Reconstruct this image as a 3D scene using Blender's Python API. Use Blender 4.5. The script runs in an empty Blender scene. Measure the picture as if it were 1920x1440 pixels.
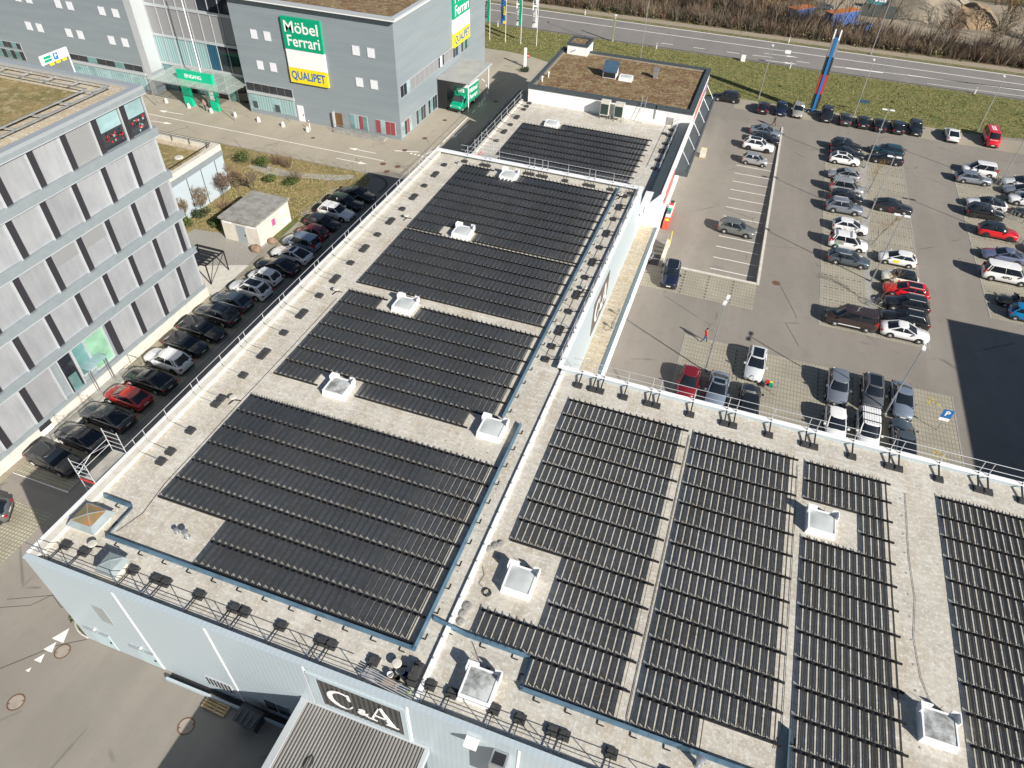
import bpy, bmesh, math, random
from mathutils import Vector, Matrix
random.seed(7)
S = bpy.context.scene
C = S.collection
R = math.radians
PI = math.pi

# ---------------------------------------------------------------- camera, sky, sun, exposure
cd = bpy.data.cameras.new('camera')
cam = bpy.data.objects.new('camera', cd); C.objects.link(cam)
YAW, PITCH, ROLL = R(-17.52596902), R(43.18636979), R(2.66173052)
f = Vector((math.sin(YAW)*math.cos(PITCH), math.cos(YAW)*math.cos(PITCH), -math.sin(PITCH)))
r = Vector((math.cos(YAW), -math.sin(YAW), 0)); u = r.cross(f)
c_, s_ = math.cos(ROLL), math.sin(ROLL)
r2, u2 = c_*r + s_*u, -s_*r + c_*u
mw = Matrix.Identity(4)
for i in range(3):
    mw[i][0], mw[i][1], mw[i][2] = r2[i], u2[i], -f[i]
mw.translation = (0, 0, 44)
cam.matrix_world = mw
cd.sensor_width = 36; cd.lens = 1297.85*36/1920
cd.clip_start = 0.5; cd.clip_end = 4000
S.camera = cam

wd = bpy.data.worlds.new('World'); S.world = wd; wd.use_nodes = True
nt = wd.node_tree
bg = nt.nodes['Background']
sky = nt.nodes.new('ShaderNodeTexSky'); sky.sky_type = 'NISHITA'; sky.sun_disc = False
sky.sun_elevation = R(30); sky.sun_rotation = R(120); sky.altitude = 450
sky.air_density = 1.0; sky.dust_density = 1.2; sky.ozone_density = 1.2
nt.links.new(sky.outputs[0], bg.inputs[0]); bg.inputs[1].default_value = 0.052
sd = bpy.data.lights.new('sun', 'SUN'); sd.energy = 5.0; sd.angle = R(0.5); sd.color = (1.0, 0.945, 0.86)
sun = bpy.data.objects.new('sun', sd); C.objects.link(sun)
sdir = Vector((math.cos(R(30))*0.866, -math.cos(R(30))*0.5, math.sin(R(30))))
sun.rotation_euler = sdir.to_track_quat('Z', 'Y').to_euler(); sun.location = (60, -40, 80)
S.view_settings.view_transform = 'Standard'; S.view_settings.look = 'None'
S.view_settings.gamma = 1; S.view_settings.use_curve_mapping = False
S.view_settings.exposure = 0.58
try:
    S.cycles.max_bounces = 6; S.cycles.use_denoising = True
except Exception:
    pass

# ---------------------------------------------------------------- helpers
class MB:
    """collects faces and links them as ONE mesh object"""
    def __init__(s): s.v = []; s.f = []; s.m = []
    def add(s, pts, faces, mi=0):
        b = len(s.v); s.v += [tuple(p) for p in pts]
        for q in faces: s.f.append([b+i for i in q]); s.m.append(mi)
    def poly(s, pts, mi=0): s.add(pts, [list(range(len(pts)))], mi)
    def box(s, x0, x1, y0, y1, z0, z1, mi=0):
        s.add([(x0,y0,z0),(x1,y0,z0),(x1,y1,z0),(x0,y1,z0),(x0,y0,z1),(x1,y0,z1),(x1,y1,z1),(x0,y1,z1)],
              [(3,2,1,0),(4,5,6,7),(0,1,5,4),(1,2,6,5),(2,3,7,6),(3,0,4,7)], mi)
    def cbox(s, x, y, z, sx, sy, sz, mi=0, rz=0):
        c, n = math.cos(rz), math.sin(rz); P = []
        for dz in (0, sz):
            for a, b in ((-.5,-.5),(.5,-.5),(.5,.5),(-.5,.5)):
                P.append((x+a*sx*c-b*sy*n, y+a*sx*n+b*sy*c, z+dz))
        s.add(P, [(3,2,1,0),(4,5,6,7),(0,1,5,4),(1,2,6,5),(2,3,7,6),(3,0,4,7)], mi)
    def prism(s, pts, z0, z1, mi=0):
        n = len(pts)
        s.add([(p[0],p[1],z0) for p in pts]+[(p[0],p[1],z1) for p in pts],
              [list(range(n))[::-1], list(range(n,2*n))]+[(i,(i+1)%n,n+(i+1)%n,n+i) for i in range(n)], mi)
    def bar(s, p, q, w=.04, h=None, mi=0):
        """square bar from p to q"""
        p, q = Vector(p), Vector(q); d = (q-p).normalized(); h = h or w
        a = Vector((0,0,1)) if abs(d.z) < .95 else Vector((1,0,0))
        x = d.cross(a).normalized()*w/2; y = x.cross(d).normalized()*h/2
        P = [p-x-y,p+x-y,p+x+y,p-x+y,q-x-y,q+x-y,q+x+y,q-x+y]
        s.add(P, [(0,1,2,3),(7,6,5,4),(0,4,5,1),(1,5,6,2),(2,6,7,3),(3,7,4,0)], mi)
    def tube(s, p, q, r0=.03, r1=None, n=6, mi=0):
        p, q = Vector(p), Vector(q); d = (q-p).normalized(); r1 = r0 if r1 is None else r1
        a = Vector((0,0,1)) if abs(d.z) < .95 else Vector((1,0,0))
        x = d.cross(a).normalized(); y = x.cross(d).normalized(); P = []
        for c, rr in ((p, r0), (q, r1)):
            for i in range(n):
                t = 2*PI*i/n; P.append(c+x*rr*math.cos(t)+y*rr*math.sin(t))
        s.add(P, [(i,i+n,(i+1)%n+n,(i+1)%n) for i in range(n)]+[list(range(n)), list(range(2*n-1,n-1,-1))], mi)
    def path(s, pts, r=.01, n=4, mi=0):
        for a, b in zip(pts, pts[1:]): s.tube(a, b, r, r, n, mi)
    def lathe(s, c, prof, n=16, mi=0, axis='z'):
        """prof: (radius, height) pairs"""
        b = []
        for rr, h in prof:
            for i in range(n):
                t = 2*PI*i/n; a, e = rr*math.cos(t), rr*math.sin(t)
                b.append((c[0]+a,c[1]+e,c[2]+h) if axis == 'z' else (c[0]+a,c[1]+h,c[2]+e) if axis == 'y' else (c[0]+h,c[1]+a,c[2]+e))
        k = len(prof)
        F = [(j*n+i,j*n+(i+1)%n,(j+1)*n+(i+1)%n,(j+1)*n+i) for j in range(k-1) for i in range(n)]
        F += [list(range(n))[::-1], list(range((k-1)*n,k*n))]
        s.add(b, F, mi)
    def mesh(s, name, mats, smooth=None, off=(0,0,0)):
        me = bpy.data.meshes.new(name)
        ox, oy, oz = off
        me.from_pydata([(a-ox,b-oy,c-oz) for a,b,c in s.v], [], s.f)
        if not isinstance(mats, (list, tuple)): mats = [mats]
        for m in mats: me.materials.append(m)
        if len(mats) > 1: me.polygons.foreach_set('material_index', s.m)
        bm = bmesh.new(); bm.from_mesh(me); bmesh.ops.recalc_face_normals(bm, faces=bm.faces); bm.to_mesh(me); bm.free()
        if smooth:
            me.polygons.foreach_set('use_smooth', [True]*len(me.polygons)); me.set_sharp_from_angle(angle=R(smooth))
        me.update(); return me

def mkobj(name, me, parent=None, loc=(0,0,0), rz=0):
    o = bpy.data.objects.new(name, me); C.objects.link(o)
    o.location = loc; o.rotation_euler = (0,0,rz)
    if parent: o.parent = parent
    return o
def tag(o, label, cat, group=None):
    o['label'] = label; o['category'] = cat
    if group: o['group'] = group
    return o
def thing(name, label, cat, loc=(0,0,0), rz=0, group=None):
    return tag(mkobj(name, None, None, loc, rz), label, cat, group)
def solo(name, mb, mat, label, cat, group=None, smooth=None, base=None):
    """a thing that is one mesh"""
    b = base or (0,0,0)
    return tag(mkobj(name, mb.mesh(name, mat, smooth, b), None, b), label, cat, group)
def part(name, mb, mat, parent, smooth=None, world=True, label=None):
    """a part; world coordinates are turned into the parent's"""
    off = (0,0,0)
    if world:
        p = parent
        while p: off = tuple(a+b for a,b in zip(off, p.location)); p = p.parent
    o = mkobj(name, mb.mesh(name, mat, smooth, off), parent)
    if label: o['label'] = label
    return o
def struct(name, mb, mat, smooth=None):
    o = mkobj(name, mb.mesh(name, mat, smooth)); o['kind'] = 'structure'; return o
def copytree(o, parent=None):
    c = o.copy(); C.objects.link(c); c.parent = parent
    for ch in o.children: copytree(ch, c)
    return c
def B(x0, x1, y0, y1, z0, z1):
    m = MB(); m.box(x0, x1, y0, y1, z0, z1); return m
def sheet(x0, x1, y0, y1, z, holes=()):
    """flat rectangle with rectangular holes"""
    xs = sorted({x0, x1, *[h for H in holes for h in H[:2]]}); ys = sorted({y0, y1, *[h for H in holes for h in H[2:]]})
    m = MB()
    for a, b in zip(xs, xs[1:]):
        for c, d in zip(ys, ys[1:]):
            if any(H[0] <= a and b <= H[1] and H[2] <= c and d <= H[3] for H in holes): continue
            if a < x0 or b > x1 or c < y0 or d > y1: continue
            m.poly([(a,c,z),(b,c,z),(b,d,z),(a,d,z)])
    return m

# ---------------------------------------------------------------- materials
MATS = {}
def srgb(h):
    h = h.lstrip('#'); v = [int(h[i:i+2], 16)/255 for i in (0,2,4)]
    return tuple(x/12.92 if x <= .04045 else ((x+.055)/1.055)**2.4 for x in v)
class Mat:
    def __init__(s, name, col=(.5,.5,.5), rough=.7, metal=0, coord='world'):
        s.m = bpy.data.materials.new(name); s.m.use_nodes = True; s.nt = s.m.node_tree
        s.b = s.nt.nodes['Principled BSDF']; s.b.inputs['Roughness'].default_value = rough; s.b.inputs['Metallic'].default_value = metal
        s.col = s.rgb(col); s.coord = coord; s.h = None; s.pos = None
        MATS[name] = s.m
    def n(s, t, **k):
        x = s.nt.nodes.new(t)
        for a, v in k.items(): setattr(x, a, v)
        return x
    def rgb(s, c):
        x = s.nt.nodes.new('ShaderNodeRGB'); x.outputs[0].default_value = (*c, 1); return x.outputs[0]
    def p(s):
        if s.pos is None:
            if s.coord == 'world': s.pos = s.n('ShaderNodeNewGeometry').outputs['Position']
            else: s.pos = s.n('ShaderNodeTexCoord').outputs['Object']
        return s.pos
    def scaled(s, sc):
        if isinstance(sc, (int, float)): return s.p()
        x = s.n('ShaderNodeMapping'); x.inputs['Scale'].default_value = sc; s.nt.links.new(s.p(), x.inputs[0]); return x.outputs[0]
    def noise(s, scale, detail=4, rough=.55, lo=.35, hi=.65):
        x = s.n('ShaderNodeTexNoise'); x.inputs['Detail'].default_value = detail; x.inputs['Roughness'].default_value = rough
        x.inputs['Scale'].default_value = scale if isinstance(scale, (int, float)) else 1.0
        s.nt.links.new(s.scaled(scale), x.inputs['Vector']); return s.ramp(x.outputs['Fac'], lo, hi)
    def ramp(s, v, lo, hi):
        r = s.n('ShaderNodeMapRange'); r.inputs['From Min'].default_value = lo; r.inputs['From Max'].default_value = hi
        s.nt.links.new(v, r.inputs['Value']); return r.outputs[0]
    def voro(s, scale, lo=0, hi=1, feature='F1', out='Distance'):
        x = s.n('ShaderNodeTexVoronoi', feature=feature); x.inputs['Scale'].default_value = scale if isinstance(scale, (int, float)) else 1.0
        s.nt.links.new(s.scaled(scale), x.inputs['Vector']); return s.ramp(x.outputs[out], lo, hi)
    def wave(s, axis, period, lo=.2, hi=.8):
        """stripes across an axis, one per period"""
        sx = s.n('ShaderNodeSeparateXYZ'); s.nt.links.new(s.p(), sx.inputs[0])
        return s.saw(sx.outputs['XYZ'.index(axis)], period, lo, hi)
    def saw(s, v, period, lo, hi):
        a = s.math('DIVIDE', v, period); b = s.math('FRACT', a); c = s.math('SUBTRACT', b, .5); d = s.math('ABSOLUTE', c)
        e = s.math('MULTIPLY', d, 2.0); return s.ramp(e, lo, hi)
    def grid(s, px, py, w=.06):
        a = s.wave('X', px, 1-w, 1-w*.4); b = s.wave('Y', py, 1-w, 1-w*.4); return s.math('MAXIMUM', a, b)
    def math(s, op, a, b=None):
        x = s.n('ShaderNodeMath', operation=op)
        for i, v in enumerate((a, b)):
            if v is None: continue
            if isinstance(v, (int, float)): x.inputs[i].default_value = v
            else: s.nt.links.new(v, x.inputs[i])
        return x.outputs[0]
    def rand(s):
        return s.n('ShaderNodeObjectInfo').outputs['Random']
    def mix(s, fac, col, amt=1.0):
        x = s.n('ShaderNodeMix', data_type='RGBA'); 
        if amt != 1.0: fac = s.math('MULTIPLY', fac, amt)
        s.nt.links.new(fac, x.inputs[0]); s.nt.links.new(s.col, x.inputs[6])
        if isinstance(col, tuple): x.inputs[7].default_value = (*col, 1)
        else: s.nt.links.new(col, x.inputs[7])
        s.col = x.outputs[2]; return s
    def bump(s, v, strength=.3, dist=.02):
        x = s.n('ShaderNodeBump'); x.inputs['Strength'].default_value = strength; x.inputs['Distance'].default_value = dist
        s.nt.links.new(v, x.inputs['Height'])
        if s.h: s.nt.links.new(s.h, x.inputs['Normal'])
        s.h = x.outputs[0]; return s
    def done(s, **k):
        s.nt.links.new(s.col, s.b.inputs['Base Color'])
        if s.h: s.nt.links.new(s.h, s.b.inputs['Normal'])
        for a, v in k.items(): s.b.inputs[a.replace('_', ' ')].default_value = v
        return s.m
def plain(name, col, rough=.6, metal=0, var=.0, **k):
    m = Mat(name, col, rough, metal)
    if var: m.mix(m.noise(1.7, 5), tuple(c*(1-var) for c in col))
    return m.done(**k)

def asphalt(name, col, patch=.22, grain=True):
    m = Mat(name, col, .9)
    d = tuple(c*.72 for c in col); l = tuple(min(1, c*1.22) for c in col)
    m.mix(m.noise(.06, 4, .6, .4, .62), d, patch*2.4).mix(m.noise((.35,.05,1), 4, .55, .45, .7), l, .55).mix(m.noise(.9, 6, .65, .5, .75), d, .5)
    m.mix(m.noise(14, 3, .7, .3, .7), l, .35)
    cr = m.voro((.16,.11,.1), 0, .018, 'DISTANCE_TO_EDGE'); crm = m.math('SUBTRACT', 1.0, cr)
    m.mix(m.math('MULTIPLY', crm, m.noise(.25, 2, .5, .55, .62)), tuple(c*.45 for c in col), .7)
    return m.bump(m.noise(30, 3, .7, .2, .8), .25, .01).done()

M = {}
M['asphalt'] = asphalt('aged_asphalt', (.225,.205,.178))
M['asphalt_yard'] = asphalt('delivery_yard_asphalt', (.25,.228,.197), .3)
M['road'] = asphalt('highway_asphalt', (.2,.188,.178), .1)
M['line'] = Mat('road_paint', (.82,.8,.75), .7); M['line'] = M['line'].mix(M['line'].noise(6, 5, .7, .52, .7), (.35,.33,.3), .7).done()
M['yline'] = plain('yellow_road_paint', (.62,.5,.1), .7, var=.3)
m = Mat('paving_grid', (.36,.33,.265), .9); m.mix(m.noise(.4, 5), (.28,.26,.21)).mix(m.noise(3, 4, .6, .5, .7), (.34,.31,.26), .6)
g = m.grid(.3, .6, .3); m.mix(g, (.19,.175,.125), .6).bump(m.math('SUBTRACT', 1.0, g), .5, .02); M['pavers'] = m.done()
m = Mat('grass_paver', (.42,.39,.31), .9); g = m.grid(.27, .27, .42); m.mix(g, (.185,.175,.105), .75).mix(m.noise(.7, 4), (.22,.2,.15), .6).bump(m.math('SUBTRACT', 1.0, g), .5, .03); M['grass_pavers'] = m.done()
def grassy(name, a, b, c, sc=1.0):
    m = Mat(name, a, .95); m.mix(m.noise(.35*sc, 8, .72, .44, .56), b).mix(m.noise(1.3*sc, 8, .75, .5, .6), c, .85).mix(m.noise(3*sc, 7, .78, .53, .62), tuple(x*.45 for x in a), .75)
    return m.bump(m.noise(4*sc, 6, .7, .2, .8), .9, .25).done()
M['meadow'] = grassy('winter_meadow', (.2,.2,.06), (.12,.15,.035), (.32,.28,.12), 1.2)
M['verge'] = grassy('verge_grass', (.2,.18,.085), (.13,.14,.05), (.3,.26,.15))
M['garden'] = grassy('dry_garden_grass', (.33,.25,.11), (.21,.19,.06), (.45,.36,.2), 1.3)
M['lawn'] = grassy('green_lawn_strip', (.13,.16,.04), (.2,.2,.07), (.1,.12,.03), 2)
M['woodfloor'] = grassy('woodland_floor', (.17,.125,.07), (.11,.085,.045), (.2,.17,.08))
M['earth'] = grassy('distant_earth', (.19,.16,.1), (.13,.12,.06), (.25,.2,.13), .3)
m = Mat('sandy_gravel', (.42,.36,.27), .95); m.mix(m.noise(.3, 6), (.34,.29,.22)).bump(m.noise(5, 6, .7), .8, .2); M['gravel'] = m.done()
m = Mat('pebble_bed', (.4,.385,.36), .95); m.mix(m.voro(9, .1, .6), (.24,.23,.21), .8).mix(m.noise(1, 4), (.3,.28,.24), .6).bump(m.voro(9, 0, .6), .6, .05); M['pebbles'] = m.done()
# flat roof membrane: chalky beige with rain stains
def membrane(name, a, dark, rust):
    m = Mat(name, a, .85)
    m.mix(m.noise(.22, 6, .7, .42, .62), dark, .9).mix(m.noise((.9,.16,1), 5, .65, .48, .68), rust, .75)
    m.mix(m.noise(1.6, 8, .78, .47, .66), tuple(c*.62 for c in a), .7).mix(m.noise(4.5, 6, .8, .5, .66), (.74,.73,.7), .75).mix(m.noise((.3,2.2,1), 6, .7, .52, .7), (.7,.69,.66), .5)
    s1 = m.wave('Y', 5.2, .992, .998); s2 = m.wave('X', 9.7, .995, .999); m.mix(m.math('MAXIMUM', s1, s2), tuple(c*.55 for c in a), .35)
    m.mix(m.noise(2.6, 7, .8, .6, .7), (.15,.125,.09), .75)
    return m.bump(m.noise(12, 5, .7), .25, .02).done()
M['roof'] = membrane('roof_membrane', (.53,.5,.435), (.43,.4,.34), (.4,.335,.24))
M['ledge'] = membrane('sandy_ledge_membrane', (.47,.39,.265), (.4,.325,.215), (.35,.27,.17))
m = Mat('sedum_roof', (.3,.215,.11), .95)
m.mix(m.noise(.6, 8, .72, .46, .54), (.2,.115,.055)).mix(m.noise(.9, 8, .75, .53, .6), (.2,.07,.05), .85).mix(m.noise(1.9, 8, .75, .53, .6), (.46,.38,.22), .85).mix(m.noise(1.3, 7, .75, .55, .62), (.2,.19,.05), .8).mix(m.noise(5, 6, .8, .52, .62), (.085,.055,.03), .7)
M['sedum'] = m.bump(m.noise(3.5, 6, .75), .9, .15).done()
m = Mat('moss_roof', (.38,.28,.12), .95)
m.mix(m.noise(.4, 6, .65, .42, .6), (.23,.2,.07)).mix(m.noise(1.3, 8, .75, .5, .58), (.5,.4,.22), .85).mix(m.noise(7, 4, .7, .5, .75), (.1,.075,.03), .6)
M['moss'] = m.bump(m.noise(4, 6, .75), .9, .12).done()
M['white'] = plain('white_render', (.8,.8,.79), .75, var=.05)
M['whitem'] = plain('white_sheet_metal', (.8,.81,.82), .4, var=.05)
M['cream'] = plain('cream_concrete', (.62,.595,.53), .85, var=.18)
M['concrete'] = plain('grey_concrete', (.36,.35,.32), .9, var=.25)
M['hutwall'] = plain('pale_hut_render', (.64,.6,.52), .9, var=.12)
m = Mat('weathered_hut_roof', (.31,.305,.285), .9); m.mix(m.noise(.7,6,.7,.42,.6), (.2,.195,.18)).mix(m.noise(4,5,.75,.5,.7), (.4,.39,.36), .6); M['hutroof'] = m.done()
M['steel'] = plain('galvanised_steel', (.56,.58,.6), .4, .75, var=.12)
M['alu'] = plain('aluminium_tube', (.72,.73,.75), .4, .6)
M['black'] = plain('black_rubber', (.022,.022,.024), .75)
M['ballast'] = plain('recycled_plastic_ballast', (.05,.05,.052), .8, var=.3)
M['dark'] = plain('dark_void', (.015,.016,.018), .6)
M['anth'] = plain('anthracite_sheet', (.06,.075,.085), .5, var=.1)
M['sky_tint_metal'] = plain('wind_deflector_sheet', (.17,.3,.43), .3, .7, var=.2)  # blue of the reflected sky is tinted into the base colour
M['galv'] = plain('zinc_coated_tube', (.42,.48,.58), .3, .95)
m = Mat('pale_blue_cladding', (.43,.5,.54), .38); w = m.wave('X', .3, .3, .7); m.mix(m.noise((.25,.25,2.5), 4), (.41,.48,.53), .6).bump(w, .12, .02); M['clad'] = m.done()
m = Mat('grey_plank_cladding', (.235,.275,.3), .42); w = m.wave('Z', .36, .8, .98); m.mix(w, (.165,.195,.215), .75).mix(m.noise((.1,.1,1.2), 3), (.27,.31,.335), .6).bump(m.math('SUBTRACT', 1.0, w), .25, .02); M['ferrari'] = m.done()
def panelmat(name, a, b):
    m = Mat(name, a, .36, .35); m.mix(m.noise((.6,.6,.35), 4, .6, .35, .65), b, .8); w = m.wave('Y', .62, .965, .985)
    m.mix(w, (.3,.3,.31), .5).mix(m.noise((4,4,.3), 2, .5, .45, .7), tuple(min(1, c*1.15) for c in a), .3)
    x = m.math('MULTIPLY', m.rand(), .38); m.mix(x, tuple(c*.72 for c in b)); return m.done()
M['panel'] = panelmat('perforated_silver_panel', (.5,.515,.54), (.37,.385,.41))
M['louvre'] = Mat('half_open_louvre', (.43,.44,.45), .4, .3); M['louvre'] = M['louvre'].mix(M['louvre'].wave('Z', .11, .3, .7), (.24,.245,.25)).done()
M['lidstone'] = plain('pale_manhole_lid', (.34,.3,.25), .9, var=.2)
M['band'] = plain('silver_band', (.32,.365,.39), .42, .3, var=.08)
M['bandlight'] = plain('light_fin', (.55,.58,.6), .42, .3)
M['slot'] = plain('dark_cladding_strip', (.028,.026,.032), .55)
def glass(name, col, rough=.06):
    m = Mat(name, col, rough); m.mix(m.noise((.25,.25,.6), 3, .5, .4, .65), tuple(c*.45 for c in col), .8); return m.done(Specular_IOR_Level=.8)
M['glass_teal'] = glass('teal_window_glass', (.16,.32,.32))
M['glass_pale'] = glass('pale_curtained_glass', (.32,.48,.5))
M['glass_green'] = glass('green_tinted_glass', (.26,.48,.34))
M['glass_dark'] = glass('dark_window_glass', (.03,.035,.045))
M['glass_blind'] = plain('closed_blinds', (.3,.3,.31), .5, .2)
M['curtain'] = Mat('pale_curtain', (.36,.5,.5), .3); M['curtain'] = M['curtain'].mix(M['curtain'].wave('X', .45, .3, .7), (.2,.33,.35)).done()
M['bluecurtain'] = Mat('blue_curtain', (.03,.12,.2), .3); M['bluecurtain'] = M['bluecurtain'].mix(M['bluecurtain'].wave('X', .4, .3, .7), (.01,.05,.09)).done()
M['redcurtain'] = plain('red_display', (.28,.06,.07), .4)
M['winwhite'] = plain('white_window_blind', (.74,.76,.8), .35)
M['green'] = plain('sign_green', (.0,.33,.17), .45)
M['bgreen'] = plain('bright_portal_green', (.0,.46,.25), .45)
M['yellow'] = plain('sign_yellow', (.85,.66,.02), .45)
M['signblue'] = plain('sign_blue', (.02,.15,.42), .45)
M['signwhite'] = plain('sign_white', (.83,.83,.83), .4)
M['red'] = plain('traffic_red', (.55,.03,.03), .45)
M['orange'] = plain('rust_orange', (.5,.16,.04), .7, var=.3)
M['rust'] = plain('manhole_rust', (.17,.085,.05), .8, var=.3)
M['wood'] = plain('pallet_wood', (.58,.42,.22), .8, var=.25)
M['board'] = plain('scaffold_board', (.4,.38,.34), .8, var=.2)
m = Mat('corrugated_canopy', (.3,.29,.275), .5, .25); m.mix(m.noise((.5,.2,1), 5), (.24,.232,.22)); M['corr'] = m.done()
m = Mat('canopy_sheet', (.3,.31,.305), .5); m.mix(m.noise(.4, 5, .6), (.38,.385,.37)); M['canopy'] = m.done()
M['bark'] = plain('grey_brown_bark', (.15,.12,.09), .9, var=.3)
M['twig'] = plain('bare_twigs', (.19,.125,.085), .9, var=.3)
M['twig2'] = plain('pale_bare_twigs', (.26,.2,.135), .9, var=.3)
M['twig3'] = plain('ochre_willow_twigs', (.32,.2,.075), .9, var=.3)
M['leaf'] = plain('evergreen_leaves', (.085,.125,.02), .7, var=.4)
M['leafd'] = plain('dark_evergreen_leaves', (.035,.055,.018), .7, var=.4)
m = Mat('solar_cell', (.026,.03,.036), .3, coord='obj'); g = m.wave('Y', .167, .93, .98); g2 = m.wave('Z', .1, .9, .97)
m.mix(m.math('MAXIMUM', g, g2), (.07,.075,.08), .6); m.mix(m.rand(), (.045,.042,.04), .6); M['cell'] = m.done(Specular_IOR_Level=.6)
M['rail'] = plain('black_mounting_rail', (.014,.014,.016), .6)
M['sky'] = None
# ================================================================ SETTING
SUNK = (-6.5, 6.0, 70.3, 116.0)
def sunk_z(x, y):
    if SUNK[0] < x < SUNK[1] and SUNK[2] < y < SUNK[3]: return -.65*(SUNK[3]-y)/(SUNK[3]-SUNK[2])
    return 0.0
gm = MB()
for a in range(-1500, 1500, 300):
    pass
struct('ground', sheet(-1500, 1500, -1500, 1500, -.03, [SUNK]), M['earth'])
struct('parking_asphalt', sheet(-160, 160, -80, 128, 0, [SUNK]), M['asphalt'])
m = MB(); m.poly([(-6.5,70.3,-.65),(6,70.3,-.65),(6,116,0),(-6.5,116,0)]); struct('sunken_parking_asphalt', m, M['asphalt_yard'])
m = MB(); m.box(6.0,6.28,70.0,116.2,-.7,.1); m.box(-4.6,6.0,70.02,70.3,-.7,.08); struct('retaining_wall_kerb', m, M['cream'])
struct('delivery_yard', sheet(-160, -31.9, -80, 20, .004), M['asphalt_yard'])
struct('delivery_yard', sheet(-31.9, 60, -80, 11.7, .004), M['asphalt_yard'])
m = MB()
m.poly([(x,y,.006) for x,y in ((-160,76.9),(-46.5,76.9),(-45.2,77.6),(-44,78.4),(-37.4,78.4),(-37.2,114),(-30,114),(-30,124),(-33,127.5),(-36.4,129.1),(-40,130.5),(-44.6,131.5),(-53,131.5),(-160,131.5))])
struct('service_road', m, asphalt('service_road_asphalt', (.345,.308,.245), .16))
m = MB()
m.poly([(x,y,.012) for x,y in ((-160,131.2),(-53,131.4),(-44.6,131.4),(-40,130.4),(-36.4,129),(-33,127.4),(-30,124),(-29.5,110.6),(-6.4,110.6),(-6.4,125.4),(0,125.9),(17,126.6),(34,126.3),(43,127.8),(160,131),(300,131),(300,146.4),(-300,146.4),(-300,131.2))])
struct('meadow', m, M['meadow'])
struct('highway', sheet(-300, 300, 146.3, 160.4, .02), M['road'])
struct('verge', sheet(-300, 300, 160.3, 162.2, .014), M['verge'])
struct('gravel_path', sheet(-300, 300, 162.1, 164.7, .018), plain('path_gravel', (.33,.285,.215), .95, var=.25))
struct('woodland_floor', sheet(-400, 400, 164.6, 420, .01), M['woodfloor'])
struct('gravel_yard', sheet(9, 62, 177, 216, .03), M['gravel'])
# garden, gravel and bays on the left
m = MB(); m.poly([(x,y,.012) for x,y in ((-90,76.7),(-46.4,76.7),(-45,75.4),(-44.6,73.6),(-45.2,72.3),(-48.3,71.5),(-48.6,62.5),(-48.3,56),(-47.8,45.9),(-90,45.9))]); struct('garden_grass', m, M['garden'])
m = MB(); m.poly([(x,y,.018) for x,y in ((-58,56.2),(-48.4,57.6),(-47.9,52.5),(-49.4,46.0),(-56,46.0),(-58.5,51))]); struct('pebble_bed', m, M['pebbles'])
m = MB(); m.poly([(x,y,.022) for x,y in ((-54,49.5),(-47.7,52.2),(-47.7,46.1),(-50,46.1))]); struct('footpath', m, M['cream'])
m = MB(); m.poly([(x,y,.02) for x,y in ((-62,72.2),(-58,71.2),(-53,72.4),(-49,73.2),(-47,74.8),(-47.5,75.6),(-50,74.6),(-55,73.2),(-60,73.5))]); struct('garden_path', m, M['concrete'])
m = MB(); m.poly([(x,y,.02) for x,y in ((-48.6,57.6),(-47.7,57.8),(-47.9,64),(-48.6,63.5))]); struct('lawn_strip', m, M['lawn'])
struct('left_parking_bays', sheet(-47.6, -42.2, 20.6, 72.2, .012), M['grass_pavers'])
m = MB(); m.poly([(x,y,.012) for x,y in ((-60,20.4),(-42.1,14.2),(-40.7,17.1),(-43.2,20.3),(-46,22))]); m.v = [(x,y,z) for x,y,z in m.v]
struct('corner_parking_bay', sheet(-52, -41.6, 13.6, 18.5, .012), M['grass_pavers'])
struct('office_walkway', sheet(-48.35, -47.55, 5, 46.2, .016), plain('walkway_asphalt', (.32,.285,.22), .9, var=.2))
m = MB(); m.box(-37.12,-36.95,78,114,0,.12); m.box(-42.2,-42.1,20.6,72,0,.05); struct('kerb', m, M['concrete'])
m = MB()
for i in range(26):
    t = PI*(.5-i/25*.62); m.cbox(-44.9+3.0*math.cos(t)*.95, 73.9+2.6*math.sin(t), 0, .42, .14, .12, 0, t+PI/2)
struct('kerb', m, M['concrete'])
# paved bays on the right
struct('paved_bays', sheet(12.85, 18.0, 65.0, 107.0, .008), M['pavers'])
struct('paved_bays', sheet(18.0, 23.6, 65.0, 112.5, .0085), M['pavers'])
struct('paved_bays', sheet(30.4, 42.2, 73.3, 111.5, .008), M['pavers'])
struct('paved_bays', sheet(-6.2, 6.07, 65.0, 70.0, .008), M['pavers'])
struct('paved_bays', sheet(-.08, 25.0, 38.4, 58.15, .008), M['pavers'])
struct('paved_bays', sheet(-2, 43, 121.2, 126.4, .008), asphalt('edge_bay_asphalt', (.3,.27,.21), .2))
m = MB()
for y0, y1 in ((65.0, 107.0),): m.box(12.78, 12.9, y0, y1, 0, .02); m.box(17.6, 18.4, y0+.2, y1, 0, .014)
m.box(23.55, 23.67, 65, 112.5, 0, .02); m.box(30.33, 30.45, 73.3, 111.5, 0, .02); m.box(24.95, 25.06, 38.5, 58.2, 0, .02); m.box(-.12, 0, 38.5, 58.2, 0, .02)
struct('kerb', m, M['concrete'])
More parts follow.
